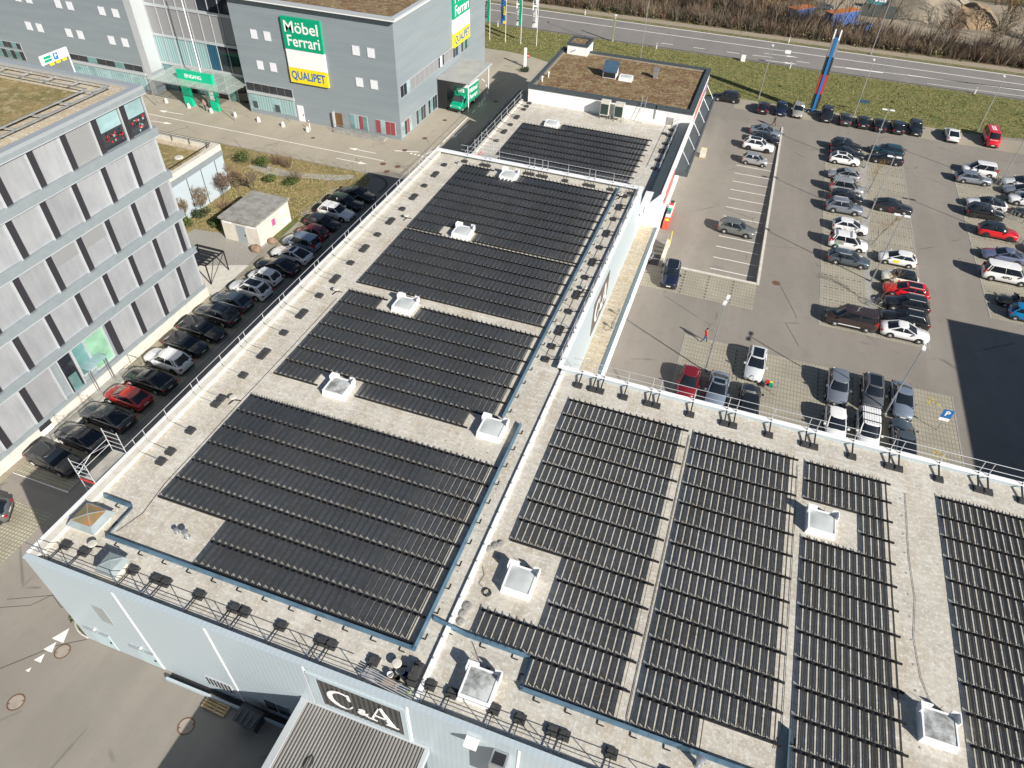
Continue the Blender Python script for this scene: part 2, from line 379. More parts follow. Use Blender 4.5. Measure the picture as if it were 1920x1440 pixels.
# dark dashes between the bays
m = MB()
for x0, x1, y0, n in ((13.2, 17.3, 67.6, 16), (18.7, 23.3, 67.7, 18), (30.8, 35.4, 76.2, 14), (37.2, 41.8, 76.2, 14)):
    for k in range(n):
        x = x0
        while x < x1: m.poly([(x,y0+k*2.5,.0125),(x+.3,y0+k*2.5,.0125),(x+.3,y0+k*2.5+.13,.0125),(x,y0+k*2.5+.13,.0125)]); x += .62
for xx, ya, yb in ((-1.95,65.2,69.6), (.73,65.2,69.6), (3.45,65.2,69.6), (2.6,53,57.8), (5.1,53,57.8), (12.9,53,57.8), (16,53,57.8)):
    y = ya
    while y < yb: m.poly([(xx,y,.0125),(xx+.15,y,.0125),(xx+.15,y+.32,.0125),(xx,y+.32,.0125)]); y += .6
struct('bay_divider_stones', m, plain('dark_divider_stone', (.1,.095,.085), .9))

# ---- road markings
m = MB()
def line(x0, y0, x1, y1, w=.12, z=None):
    d = Vector((x1-x0, y1-y0, 0)).normalized(); n = Vector((-d.y, d.x, 0))*w/2
    za = z if z is not None else sunk_z(x0, y0)+.012; zb = z if z is not None else sunk_z(x1, y1)+.012
    m.poly([(x0-n.x,y0-n.y,za),(x1-n.x,y1-n.y,zb),(x1+n.x,y1+n.y,zb),(x0+n.x,y0+n.y,za)])
def arrow(x0, y0, x1, y1, z=.012, hl=1.3, hw=.75, w=.15):
    d = Vector((x1-x0, y1-y0, 0)).normalized(); n = Vector((-d.y, d.x, 0)); e = Vector((x1,y1,0))-d*hl
    line(x0, y0, e.x, e.y, w, z)
    m.poly([(e.x-n.x*hw/2,e.y-n.y*hw/2,z),(x1,y1,z),(e.x+n.x*hw/2,e.y+n.y*hw/2,z)])
for k in range(-1, 13):
    y = 72.4+k*2.53
    if k >= 0: line(.72, y, 5.75, y, .13)
line(-92, 82.9-1.8, -45.8, 81.0, .14, .012)
for a in ((-80.7,82.98,-85.1,82.75), (-47.9,82.7,-52.3,82.72), (-83.4,79.2,-79.9,79.5), (-52.2,79.15,-47.4,79.2), (-37.2+.0,97.0,-0,0)):
    if a[2]: arrow(*a)
arrow(-39.7, 97, -43.0+3.0, 91.5); arrow(-41.8, 110, -40.6, 104.5)
line(-45.9, 84.5, -42.6, 85.5, .25); line(-40.7, 89.8, -40.8, 99.7, .2); line(-40.7, 87.5, -40.75, 88.8, .2); line(-41.3, 85.4, -40.9, 86.6, .2)
for k in range(6):
    x, y = -43.6+k*.62, 84.5-k*.06; m.poly([(x,y,.012),(x+.45,y-.05,.012),(x+.3,y+.5,.012)])
for k, (x, y) in enumerate(((-40.8,101.5),(-40.8,104.3),(-40.9,107.2),(-41.4,110),(-42.4,112.6),(-43.8,115),(-45.6,117.2),(-47.8,119))):
    x2, y2 = ((-40.8,104.3),(-40.9,107.2),(-41.4,110),(-42.4,112.6),(-43.8,115),(-45.6,117.2),(-47.8,119),(-50,120.5))[k]
    line(x, y, x+(x2-x)*.5, y+(y2-y)*.5, .2)
for x, y, s in ((-33.6,11.2,1.1), (-33.65,10.35,.8), (-33.72,9.55,.65), (-33.8,8.75,.35)):
    m.poly([(x-.42*s,y-.3*s,.012),(x+.42*s,y-.3*s,.012),(x+.05,y+.55*s,.012)])
line(-47.9, 20.6, -42.1, 20.55, .12); line(-47.8, 22.2, -47.85, 20.5, .1)
struct('road_marking', m, M['line'])
m = MB(); Z = .03
line(-300, 159.95, 300, 159.95, .3, Z); line(-300, 155.3, 300, 155.3, .25, Z); line(-300, 146.75, 300, 146.75, .2, Z)
line(-300, 146.75, 300, 146.75, .2, Z)
for x in (-19.3, -12.95, -6.4, 6.9, 13.5): line(x, 149.5+(x+13)*.03, x+2.4, 149.5+(x+13)*.03, .22, Z)
line(13.6, 150.2, 22.5, 150.6, .6, Z); line(22.5, 150.9, 27, 151.2, .2, Z)
m.poly([(26.8,151.0,Z),(46,152.1,Z),(90,155.1,Z),(90,154.6,Z),(46,151.7,Z),(26.8,151.45,Z)])
line(30, 148, 300, 158, .16, .034)
arrow(.6, 152.1, 7.2, 152.5, Z, 2.4, .9, .2); arrow(1.2, 148, 7.1, 148.3, Z, 2.4, .9, .2); arrow(-1.5, 149.9, 2.5, 150.3, Z, .8, .4, .2)
struct('highway_marking', m, M['line'])
m = MB()
for cx, cy in ((23.2,56.5), (23.0,49.6), (-46.6,23.2)):
    for k in range(14): 
        t = -.4+k*.36; line(cx+.38*math.cos(t), cy+.38*math.sin(t), cx+.38*math.cos(t+.36), cy+.38*math.sin(t+.36), .09, .0135)
    line(cx-.15, cy+.9, cx-.05, cy+.3, .1, .0135); line(cx-.05, cy+.3, cx+.45, cy+.2, .1, .0135); line(cx-.2, cy+.6, cx+.3, cy+.62, .08, .0135); line(cx+.45, cy+.2, cx+.62, cy-.35, .1, .0135)
struct('wheelchair_marking', m, M['yline'])
m = MB()
line(-33.4, 10.6, -44, -1.5, .06, .011); line(-33.4, 10.6, -31.9, 11.6, .05, .011)
for pts in (((-36,14),(-37.2,12.2),(-38.9,11.4),(-40.2,9.2)), ((-33.5,13.5),(-35.2,12.8),(-36.4,13.3),(-39,12)), ((-34.6,15.2),(-36.2,13.6),(-37.0,13.7)), ((8.5,71),(10.2,66.5),(10.6,65.2)), ((9.5,64),(11,60.5))):
    for a, b in zip(pts, pts[1:]): line(*a, *b, .045, .011)
struct('asphalt_seam', m, plain('seam_tar', (.075,.07,.062), .9))
m = MB(); m.poly([(-31.9+1.9*math.cos(PI/2+PI*i/12)*1.0, 13.0+1.25*math.sin(PI/2+PI*i/12), .03) for i in range(13)]); struct('planting_bed', m, M['lawn'])
m = MB(); m.path([(-31.9+1.95*math.cos(PI/2+PI*i/12), 13.0+1.3*math.sin(PI/2+PI*i/12), .05) for i in range(13)], .06, 4); struct('kerb', m, M['cream'])

# ---- sky dome is the world sky; woodland and far land follow in the vegetation section
# ================================================================ STORE BUILDING (the one with the solar roof)
RZ = 9.1
XW, XE, YS, YN, YB, XF = -31.9, -8.2, 11.7, 68.9, 38.4, 42.0
store = thing('store_building', 'pale blue clad L-shaped store whose flat roof carries the black solar rows', 'building', (XE, YB, 0))
m = MB(); m.box(XW, XF, YS, YS+.25, 0, 9.42); m.box(XW, XW+.25, YS+.25, YN, 0, 9.42); m.box(XE-.25, XE, YB, YN, 0, 9.42)
m.box(XE, XF, YB-.25, YB, 0, 9.42); m.box(XW+.25, XE-.25, YN-.25, YN, 0, 9.42); m.box(XF-.25, XF, YS+.25, YB-.25, 0, 9.42)
part('wall', m, M['clad'], store)
m = MB(); m.poly([(XW+.25,YS+.25,RZ),(XF-.25,YS+.25,RZ),(XF-.25,YB-.25,RZ),(XE-.25,YB-.25,RZ),(XE-.25,YN-.25,RZ),(XW+.25,YN-.25,RZ)])
part('roof', m, M['roof'], store)
m = MB(); m.box(XW-.04, XF, YS-.04, YS+.3, 9.42, 9.5); part('front_coping', m, M['clad'], store)
m = MB(); m.box(XW-.05, XW+.62, YS+.3, YN-.6, 9.12, 9.46); part('parapet', m, M['cream'], store)
m = MB(); m.box(XW-.09, XW+.06, YS+.31, YN-.6, 9.46, 9.52); part('coping', m, M['whitem'], store)
m = MB(); m.box(XW-.05, XE+.05, YN-.6, YN+.05, 9.42, 9.5); part('coping', m, M['whitem'], store)
m = MB(); m.box(XE-.32, XE+.04, YB+.02, YN-.6, 9.42, 9.5); part('coping', m, M['whitem'], store)
m = MB(); m.box(XE-.32, XF, YB-.32, YB+.02, 9.42, 9.5); part('coping', m, M['whitem'], store)
m = MB(); m.box(XE+.02, XE+.28, YS+.32, YB-.34, 9.11, 9.24); part('roof_joint_kerb', m, M['white'], store)
m = MB()
y = 13.2
while y < 37.6: m.lathe((XE+.08, y, 9.24), [(.06,0),(.06,.02),(.03,.04)], 8); y += 1.22
part('wire_holder', m, M['concrete'], store)['kind'] = 'stuff'
for x in (-25.9, -20.0, -14.12, -8.31, -2.5, 3.4):
    part('wall_joint', B(x-.06, x+.06, YS-.03, YS, 0.05, 9.4), M['whitem'], store)
part('window', B(-28.72, -27.85, YS-.03, YS, 4.4, 6.3), plain('grey_green_window', (.3,.33,.33), .3), store)
for x0, x1 in ((-30.85,-29.4), (-27.35,-26.0)):
    d = part('door', B(x0, x1, YS-.03, YS, .05, 2.05), plain('pale_door', (.44,.55,.58), .5), store)
    part('handle', B(x1-.2, x1-.12, YS-.08, YS-.03, .95, 1.15), M['black'], d)
    part('door_canopy', B(x0-.35, x1+.1, YS-.14, YS, 2.12, 2.16), M['steel'], store)
    part('wall_lamp', B(x0+.5, x0+.62, YS-.12, YS, 2.25, 2.35), M['signwhite'], store)
w = part('window', B(-22.3, -20.45, YS-.04, YS, .9, 1.95), M['bandlight'], store)
for k in range(7): part('bar', B(-22.2+k*.26, -22.1+k*.26, YS-.07, YS-.045, .98, 1.88), M['dark'], w)
w = part('window', B(-18.2, -16.45, YS-.04, YS, .75, 2.15), M['bandlight'], store)
for k in range(2): part('pane', B(-18.1+k*.85, -17.35+k*.85, YS-.07, YS-.045, .83, 2.07), M['glass_dark'], w)
part('light_well_shade', B(-25.3, -15.1, YS-.4, YS-.02, .005, .02), M['dark'], store)  # flat black strip paints the shade down in the well
part('light_well_wall', B(-25.3, -15.1, YS-.55, YS-.42, 0, .32), M['clad'], store)
# front name board
bd = thing  # (board is a part of the store)
board = part('name_board', B(-13.45, -8.68, YS-.05, YS, 5.5, 8.63), plain('board_brown_black', (.04,.04,.04), .5), store)
for k in range(16): part('rib', B(-13.4+k*.3, -13.28+k*.3, YS-.085, YS-.05, 5.54, 8.59), plain('board_rib', (.075,.075,.072), .45) if k == 0 else MATS['board_rib'], board)
m = MB()
for a in ((-14.0,-8.4,8.63,8.9), (-14.0,-8.4,5.05,5.5), (-14.0,-13.45,5.5,8.63), (-8.68,-8.4,5.5,8.63)): m.box(a[0], a[1], YS-.09, YS, a[2], a[3])
part('board_frame', m, M['clad'], store)
def serif_CA(y, sc, ox, oz, dirx=1, wallx=None, dep=.03):
    """the letters C & A as raised pieces; on a wall facing -y, or on a wall facing +x when wallx is given"""
    res = []
    def P(x, z, d):
        return (ox+x*sc, y-d, oz+z*sc) if wallx is None else (wallx+d, y+x*sc, oz+z*sc)
    def slab(pts, quads=None):
        m = MB(); n = len(pts); a = [P(x, z, 0) for x, z in pts]; b = [P(x, z, dep) for x, z in pts]
        if quads is None: F = [list(range(n)), list(range(n, 2*n))]+[(i,(i+1)%n,n+(i+1)%n,n+i) for i in range(n)]
        else: F = quads+[[n+i for i in q] for q in quads]+[(i,(i+1)%n,n+(i+1)%n,n+i) for i in range(n)]
        m.add(a+b, F); return m
    # C : thick crescent with serif
    out, inn = [], []
    N = 26
    for i in range(N+1):
        t = R(48)+R(264)*i/N; out.append((.78+.78*math.cos(t), .95+.95*math.sin(t)))
        inn.append((.93+.62*math.cos(t), .95+.84*math.sin(t)))
    pts = out+inn[::-1]; n = len(pts); q = [[i, i+1, n-2-i, n-1-i] for i in range(N)]
    c = slab(pts, q); b = slab([(1.22,1.9),(1.34,1.9),(1.38,1.22),(1.28,1.22),(1.2,1.5)])
    c.add(b.v, b.f); b = slab([(1.24,.26),(1.42,.5),(1.36,.56),(1.2,.32)]); c.add(b.v, b.f); res.append(('letter_c', c))
    a = slab([(3.0,1.9),(3.16,1.9),(3.82,.12),(3.42,.12)]); 
    for pp in ([(3.0,1.9),(3.08,1.9),(2.56,.12),(2.42,.12)], [(2.7,.75),(3.4,.75),(3.36,.62),(2.68,.62)], [(2.24,0),(2.78,0),(2.78,.1),(2.24,.1)], [(3.28,0),(4.0,0),(4.0,.1),(3.28,.1)]):
        b = slab(pp); a.add(b.v, b.f)
    res.append(('letter_a', a))
    return res, P
def text_mesh(name, txt, size=1, bold=.0, mat=None, dep=.0, width=None):
    cu = bpy.data.curves.new(name, 'FONT'); cu.body = txt; cu.size = size; cu.offset = bold; cu.extrude = dep; cu.resolution_u = 3
    cu.align_x = 'CENTER'; cu.align_y = 'CENTER'
    o = bpy.data.objects.new(name, cu); C.objects.link(o)
    dg = bpy.context.evaluated_depsgraph_get(); me = bpy.data.meshes.new_from_object(o.evaluated_get(dg))
    bpy.data.objects.remove(o); bpy.data.curves.remove(cu); me.name = name
    me.materials.clear(); me.materials.append(mat)
    if width:
        xs = [v.co.x for v in me.vertices]; k = width/(max(xs)-min(xs))
        for v in me.vertices: v.co.x *= k
    return me
def put(name, me, parent, origin, right, up):
    """place a flat mesh so that its x runs along right and its y along up (world)"""
    o = bpy.data.objects.new(name, me); C.objects.link(o)
    right = Vector(right).normalized(); up = Vector(up).normalized(); nz = right.cross(up)
    w = Matrix.Identity(4)
    for i in range(3): w[i][0], w[i][1], w[i][2] = right[i], up[i], nz[i]
    w.translation = origin
    p = parent; off = Matrix.Identity(4); chain = []
    while p: chain.append(Matrix.Translation(p.location) @ Matrix.Rotation(p.rotation_euler.z, 4, 'Z')); p = p.parent
    for k in chain[::-1]: off = off @ k
    o.parent = parent; o.matrix_local = off.inverted() @ w
    return o
pcs, P_ = serif_CA(YS-.09, 1.02, -13.0, 6.1)
for nm, mb in pcs: part(nm, mb, M['signwhite'], board)
put('ampersand', text_mesh('ampersand', '&', 1.05, .03, M['signwhite'], .01), board, (-13.0+1.98*1.02, YS-.11, 6.52), (1,0,0), (0,0,1))
# board on the east wall
board2 = part('name_board', B(XE, XE+.05, 48.7, 54.5, 4.5, 8.05), plain('board_brown', (.12,.1,.085), .5), store)
pcs, P_ = serif_CA(49.3, 1.22, 0, 5.2, 1, XE+.055)
for nm, mb in pcs: part(nm, mb, M['signwhite'], board2)
put('ampersand', text_mesh('ampersand', '&', 1.2, .03, M['signwhite'], .01), board2, (XE+.08, 49.3+1.98*1.22, 5.75), (0,1,0), (0,0,1))
# duct and flood lamp low on the front, right of the canopy
d = part('exhaust_duct', B(-3.75, -2.95, YS-.75, YS-.02, 5.6, 8.45), M['steel'], store); part('duct_mouth', B(-3.65, -3.05, YS-.66, YS-.12, 8.45, 8.47), M['dark'], d)
part('flood_lamp', B(-5.15, -4.5, YS-.5, YS-.02, 8.55, 8.8), M['signwhite'], store)
# east ledge roof
led = part('side_ledge', B(XE, -6.3, YB, 72.4, 0, 3.08), M['white'], store)
m = MB(); m.poly([(XE,YB,3.1),(-6.5,YB,3.1),(-6.5,72.4,3.1),(XE,72.4,3.1)]); part('ledge_roof', m, M['ledge'], store)
part('gutter', B(-6.52, -6.22, YB+.01, 72.4, 3.085, 3.16), plain('teal_gutter', (.14,.2,.235), .45), store)
for y in (52.3, 54.6): 
    m = MB(); m.tube((-6.75,y,3.1),(-6.75,y,3.6),.06); m.cbox(-6.75,y,3.55,.25,.25,.22); part('ledge_lamp', m, M['steel'], store)
cb = MB(); cb.path([(-6.8,52.2,3.12),(-7.0,53,3.12),(-6.9,53.7,3.12),(-6.8,54.4,3.12)], .015); cb.path([(-6.85,52.1,3.12),(-7.3,51.8,3.12),(-7.6,52.1,3.12),(-7.5,52.4,3.12)], .015); part('cable', cb, M['black'], store)

# corrugated dock canopy at the front
dk = thing('loading_dock_canopy', 'grey corrugated canopy roof in front of the black C&A board', 'canopy', (-11, 7.5, 0))
m = MB(); N = 38; x0, x1, yf, yb, za, zb = -14.65, -7.5, 2.0, 11.6, 4.62, 4.85
P, F = [], []
per = (x1-x0)/N
prof = []
for k in range(N):
    a = x0+k*per; prof += [(a, 0), (a+per*.22, .075), (a+per*.55, .075), (a+per*.77, 0)]
prof.append((x1, 0))
for yy, zz in ((yf, za), (yb, zb)):
    for px, pz in prof: P.append((px, yy, zz+pz))
n = len(prof); F = [(i,i+1,n+i+1,n+i) for i in range(n-1)]
m.add(P, F); part('roof_sheet', m, M['corr'], dk)
part('edge_trim', B(-14.98,-14.6,yf,yb+.03,4.3,4.98), M['bandlight'], dk); part('edge_trim', B(-7.52,-7.3,yf,yb+.03,4.3,4.95), M['bandlight'], dk)
part('head_flashing', B(-14.98, -7.3, 11.55, 11.69, 4.93, 5.05), M['bandlight'], dk)
part('dock_body', B(-14.7, -7.6, yf+.2, 11.68, 0, 4.45), M['anth'], dk)
part('dock_annex', B(-7.3, -5.6, yf, 9.2, 0, 2.9), M['concrete'], dk)
m = MB(); m.path([(-12.9+.25*math.cos(t*.5)*(1-t*.012), 8.9+.35*math.sin(t*.5)*(1+t*.004), 4.88) for t in range(46)], .012, 3); m.path([(-12.6,8.6,4.88),(-12,8.3,4.88),(-11.4,8.7,4.88),(-11,8.1,4.88)], .012, 3)
solo('cable_coil', m, M['black'], 'loose coil of black cable lying on the grey corrugated canopy', 'cable')
# ================================================================ SOLAR ARRAYS
PX, PY, RAILZ = .417, 1.592, .06
pm = MB()
for za, zb in ((.10,.143),(.159,.202),(.218,.261),(.277,.32)): pm.box(-.01, .01, .1, PY-.08, za, zb)
pm.box(-.012,.012,.088,.1,.06,.325); pm.box(-.012,.012,PY-.08,PY-.068,.06,.325)
PANEL = pm.mesh('solar_panel', M['cell'])
CAMV = Vector((0, 0, 44))
def solar(label, x0, ytop, z, rows, py=PY):
    """rows: list of column ranges from the far row to the near row"""
    n = len(rows); y0 = ytop-n*py
    t = thing('solar_array', label, 'solar panels', (x0, y0, z), 0, 'arrays of upright black solar panels on the flat roofs')
    slots = []
    for rix, rng in enumerate(rows):
        yb = (n-1-rix)*py
        for a, b in rng:
            for c in range(a, b): slots.append(((c+.5)*PX, yb))
    slots.sort(key=lambda s: (Vector((x0+s[0], y0+s[1], z))-CAMV).length)
    for sx, sy in slots[:300]: mkobj('solar_panel', PANEL, t, (sx, sy, 0))
    if len(slots) > 300:
        mb = MB()
        for sx, sy in slots[300:]: mb.box(sx-.012, sx+.012, sy+.06, sy+py-.06, .10, .32)
        part('solar_panel', mb, M['cell'], t, world=False)['kind'] = 'stuff'
    # rails between rows; little upright brackets where the panels are clamped
    ends = {}
    for rix, rng in enumerate(rows):
        for edge in (rix, rix+1):
            for a, b in rng: ends.setdefault(edge, set()).update(range(a, b))
    for e, cols in ends.items():
        cols = sorted(cols); runs = []; s = p = cols[0]
        for c in cols[1:]+[None]:
            if c is None or c != p+1:
                runs.append((s, p)); s = c
            p = c
        y = (n-e)*py
        for a, b in runs:
            mb = MB(); mb.box(a*PX-.1, (b+1)*PX+.16, y-.05, y+.05, .02, .13)
            for c in range(a, b+1):
                x = (c+.5)*PX
                mb.bar((x,y,.1), (x,y,.33), .035, .035); mb.bar((x,y-.09,.31), (x,y+.1,.31), .025); mb.bar((x-.09,y,.1), (x+.09,y,.22), .02)
            part('mounting_rail', mb, M['rail'], t, world=False)
    return t
AX = -27.75
solar('left wing solar array nearest the camera, with two short front rows', -27.95, 27.5, RZ, [[(0,44)]]*6+[[(12,44)]]*2)
solar('second left wing solar array from the front, notched for two skylights', AX, 41.25, RZ, [[(0,8),(16,40)]]+[[(0,40)]]*5+[[(0,8),(16,36)]])
solar('third left wing solar array from the front, a rectangle without notches', AX, 52.1, RZ, [[(0,40)]]*6, 1.58)
solar('farthest solar array of the high left wing, beside the far guardrail', AX, 66.75, RZ, [[(0,8),(16,40)]]+[[(0,40)]]*7+[[(0,8),(16,40)]], 1.58)
BR = 35.35
solar('solar array right of the white roof kerb, with a tongue at lower left', -6.67, BR, RZ, [[(0,20)]]*8+[[(8,20)]]*3+[[(0,20)]]+[[(8,20)]])
solar('long narrow solar array second from the white roof kerb on the right wing', 2.36, BR, RZ, [[(0,16)]]*12+[[(0,8)]])
solar('narrow solar array on the right wing with a skylight cut into its upper left side', 9.83, BR, RZ, [[(0,12)]]*2+[[(8,12)]]*2+[[(0,12)]]*9)
solar('rightmost solar array, running out of the picture at the lower right', 17.99, BR, RZ, [[(0,16)]]*13)
solar('solar array on the lower far roof below the white wall with the ladder', -27.15, 87.35, 6.6, [[(12,40)]]+[[(0,40)]]*7)
# ---- wind deflector sheets round the arrays
def deflector(label, pts, h=.27):
    t = thing('wind_deflector', label, 'wind deflector', (*pts[0], RZ))
    for (a, b), (c, d) in zip(pts, pts[1:]):
        dv = Vector((c-a, d-b, 0)); L = dv.length; dv.normalize(); nv = Vector((-dv.y, dv.x, 0))
        k = max(1, round(L/3.2))
        for i in range(k):
            p, q = Vector((a,b,RZ+.03))+dv*L*i/k, Vector((a,b,RZ+.03))+dv*(L*(i+1)/k-.012)
            mb = MB(); o = nv*.13; z = Vector((0,0,h)); s = nv*.02
            mb.add([p,q,q+o+z,p+o+z,p+s-Vector((0,0,.005)),q+s,q+o+s+z,p+o+s+z], [(0,1,2,3),(7,6,5,4),(0,4,5,1),(2,6,7,3),(0,3,7,4),(1,5,6,2)])
            part('sheet', mb, M['sky_tint_metal'], t)
        k = max(1, round(L/1.6))
        for i in range(k):
            p = Vector((a,b,RZ))+dv*(L*(i+.5)/k)
            mb = MB(); mb.bar(p-nv*.02+Vector((0,0,.02)), p-nv*.22+Vector((0,0,.02)), .05); mb.bar(p-nv*.22+dv*.0+Vector((0,0,.02)), p-nv*.22+dv*.34+Vector((0,0,.02)), .04)
            part('foot', mb, M['rail'], t)
deflector('sky tinted sheet metal wind deflector round the near array of the left wing', [(-31.1,16.72),(-28.9,16.66),(-28.9,14.45),(-9.15,14.45),(-9.15,31.75)])
deflector('thin wind deflector sheet along the right ends of the rear left-wing arrays', [(-10.55,31.85),(-10.55,68.2)], .22)
deflector('wind deflector sheet stepping along the front of the right-wing arrays', [(-9.0,16.36),(-7.0,16.1),(-3.45,16.1),(-3.42,14.42),(9.6,14.42),(9.6,17.2)])
# ---- guard rails with ballast blocks
bm_ = MB(); bm_.box(-.27,.27,-.24,.24,.03,.15); bm_.box(-.2,.2,-.17,.17,.15,.185); bm_.box(-.3,.3,-.27,.27,0,.03); bm_.box(-.24,-.12,-.05,.05,.185,.2); bm_.box(.12,.24,-.05,.05,.185,.2)
BLOCK = bm_.mesh('ballast_block', M['ballast'])
def guardrail(label, line_pts, nv, z, blocks, rails=(.55, 1.1), lean=0., coat='alu', zr=None, arm=(.045,'rail')):
    """line_pts: the feet of the posts; blocks: where ballast stands, each with an arm to its foot"""
    zr = zr if zr is not None else RZ
    t = thing('guardrail', label, 'guardrail', (*line_pts[0], z), 0, 'guardrails along the flat roof edges')
    nv = Vector((*nv, 0))
    tops = []
    for a, b in line_pts:
        p = Vector((a, b, z)); q = p+Vector((0,0,1.12))+nv*lean
        mb = MB(); mb.tube(p, q, .026, .026, 6); part('post', mb, M[coat], t); tops.append((p, q))
    for fr in rails:
        mb = MB(); ps = [p.lerp(q, fr/1.12) for p, q in tops]; d = (ps[-1]-ps[0]).normalized()*.8
        mb.tube(ps[0]-d, ps[-1]+d, .022, .022, 6); part('rail', mb, M[coat], t)
    for bx, by in blocks:
        rz = math.atan2(nv.y, nv.x)+PI/2
        o = mkobj('ballast_block', BLOCK, t, (bx-line_pts[0][0], by-line_pts[0][1], zr-z), rz)
        dist = (Vector((bx,by,0))-Vector((line_pts[0][0],line_pts[0][1],0))).dot(nv)
        foot = Vector((bx,by,0))-nv*dist; foot.z = z+.02; e = Vector((bx, by, zr+.15))-nv*.2
        mb = MB(); mb.bar(e, Vector((foot.x, foot.y, max(zr+.2, z))), arm[0], arm[0]); mb.tube(foot, foot+Vector((0,0,.14)), .04, .04, 6); part('outrigger_arm', mb, M[arm[1]], t)
    return t
def pairs(start, step, n, gap=.62, first=1):
    out = []
    for k in range(n): out += [start+k*step] if (k+first) % 2 else [start+k*step-gap/2, start+k*step+gap/2]
    return out
ly = [29.11,34.41,39.71,45.02,50.18,55.43,60.69,65.91]; ly2 = [31.69,37.02,42.32,47.58,52.86,58.09,63.48]
ys = ly+[y-.31 for y in ly2]+[y+.31 for y in ly2]; ys = [25.9, 26.55]+ys+[23.2, 20.6-.3, 21.2]
guardrail('guardrail along the left roof edge above the row of parked cars', [(-31.35, y) for y in sorted(ys)], (1,0), 9.47, [(-29.8, y) for y in ys if y > 20], lean=-.12, arm=(.025,'steel'))
fx = [-25.91,-24.35,-23.73,-21.5,-19.3,-18.63,-16.37,-13.97,-13.37,-10.92]
guardrail('guardrail along the front roof edge left of the white roof kerb', [(x, 12.15) for x in [-30.9,-29.3]+fx], (0,1), 9.3, [(x, 13.28) for x in [-30.6,-29.3]+fx], coat='galv')
fx = [-7.7,-6.54,-4.29,-2.96,-1.32,-.73,1.61,4.3,6.7,7.3,9.7]
guardrail('guardrail along the front roof edge right of the white roof kerb', [(x, 12.1) for x in fx], (0,1), 9.3, [(x, 13.14) for x in fx], coat='galv')
ey = [64.24,58.72,53.37,47.95,42.73]; ey2 = [66.77,61.68,56.03,50.75,45.41,40.6,38.95]
eys = ey2+[y-.3 for y in ey]+[y+.3 for y in ey]
guardrail('guardrail along the east roof edge above the sandy side ledge', [(-8.45, y) for y in sorted(eys)], (-1,0), 9.47, [(-9.68, y) for y in eys])
ax = [-28.06,-25.9,-25.3,-20.8,-20.2,-19.3,-18.7,-16.4,-14.05,-13.4,-11.4,-9.2]
guardrail('guardrail along the far roof edge above the lower roof', [(x, 68.5) for x in ax], (0,-1), 9.47, [(x, 67.6) for x in ax])
bx = [-6.58,-5.5,-4.92,-3.16,-1.36,-.76,1.68,4.07,4.69,7.14,9.55,10.15,12.62,14.97,15.58,18.07,20.45,21.04,23.07,25.5,26.1,28.5]
guardrail('guardrail along the back edge of the right wing above the parked cars', [(x, 38.2) for x in bx], (0,-1), 9.45, [(x, 37.05) for x in bx], lean=-.1, arm=(.085,'rail'))
# ---- skylights
def skylight(label, x, y, z=RZ, sx=1.75, sy=1.75, wings=True, dirt=None):
    t = thing('skylight', label, 'skylight', (x, y, z), 0, 'white framed roof skylights')
    m = MB(); a, b = sx/2, sy/2
    m.add([(-a,-b,0),(a,-b,0),(a,b,0),(-a,b,0),(-a+.08,-b+.08,.42),(a-.08,-b+.08,.42),(a-.08,b-.08,.42),(-a+.08,b-.08,.42)], [(4,5,6,7),(0,1,5,4),(1,2,6,5),(2,3,7,6),(3,0,4,7)])
    part('kerb', m, M['white'], t, world=False)
    m = MB(); a -= .06; b -= .06; m.box(-a,a,-b,-b+.09,.42,.5); m.box(-a,a,b-.09,b,.42,.5); m.box(-a,-a+.09,-b+.09,b-.09,.42,.5); m.box(a-.09,a,-b+.09,b-.09,.42,.5)
    part('frame', m, M['whitem'], t, world=False)
    m = MB(); a -= .09; b -= .09; G = 6
    for i in range(G+1):
        for j in range(G+1):
            u_, v_ = i/G*2-1, j/G*2-1; m.v.append((a*u_, b*v_, .46+.075*(1-u_**4)*(1-v_**4)))
    for i in range(G):
        for j in range(G): k = i*(G+1)+j; m.f.append([k, k+G+1, k+G+2, k+1]); m.m.append(0)
    part('dome', m, dirt or M['dome'], t, smooth=50, world=False)
    if wings:
        m = MB(); a, b = sx/2, sy/2; m.box(-a-.04,-a+.55,b-.05,b,.3,.78); m.box(-a-.04,-a,b-.45,b-.05,.3,.78); m.box(a-.35,a+.06,b-.05,b,.3,.78); m.box(a,a+.06,b-.5,b-.05,.3,.78)
        part('spoiler_plate', m, M['whitem'], t, world=False)
        m = MB(); m.tube((.1,b+.06,.1),(.1,b+.06,.8),.012); m.cbox(.1,b+.1,0,.2,.16,.3); part('opener', m, M['rail'], t, world=False)
    return t
m = Mat('skylight_dome', (.5,.53,.53), .25); m.mix(m.noise(1.3, 4, .6, .45, .7), (.42,.45,.45), .7); M['dome'] = m.done()
m = Mat('dirty_skylight_dome', (.48,.5,.5), .3); m.mix(m.noise(1.1, 6, .7, .46, .62), (.16,.16,.15), .85); M['dome_dirty'] = m.done()
skylight('skylight farthest back on the high left wing, in the notch of the far array', -22.3, 65.95)
skylight('skylight at the far array front edge, second from the back on the left wing', -22.45, 53.35)
skylight('skylight in the rear notch of the second array on the left wing', -22.5, 40.95)
skylight('dirty skylight left of centre, between the two nearest arrays of the left wing', -22.6, 30.25, dirt=M['dome_dirty'])
skylight('skylight beside the deflector sheet at the right edge of the left wing', -10.9, 30.45)
skylight('skylight right of the white roof kerb beside four round concrete weights', -5.35, 20.1)
skylight('dirty skylight near the front roof edge right of the white roof kerb', -5.35, 13.85, dirt=M['dome_dirty'])
skylight('skylight cut into the narrow array of the right wing', 10.68, 30.35)
skylight('dirty skylight at the lower right between the two rightmost arrays', 16.38, 19.65, dirt=M['dome_dirty'])
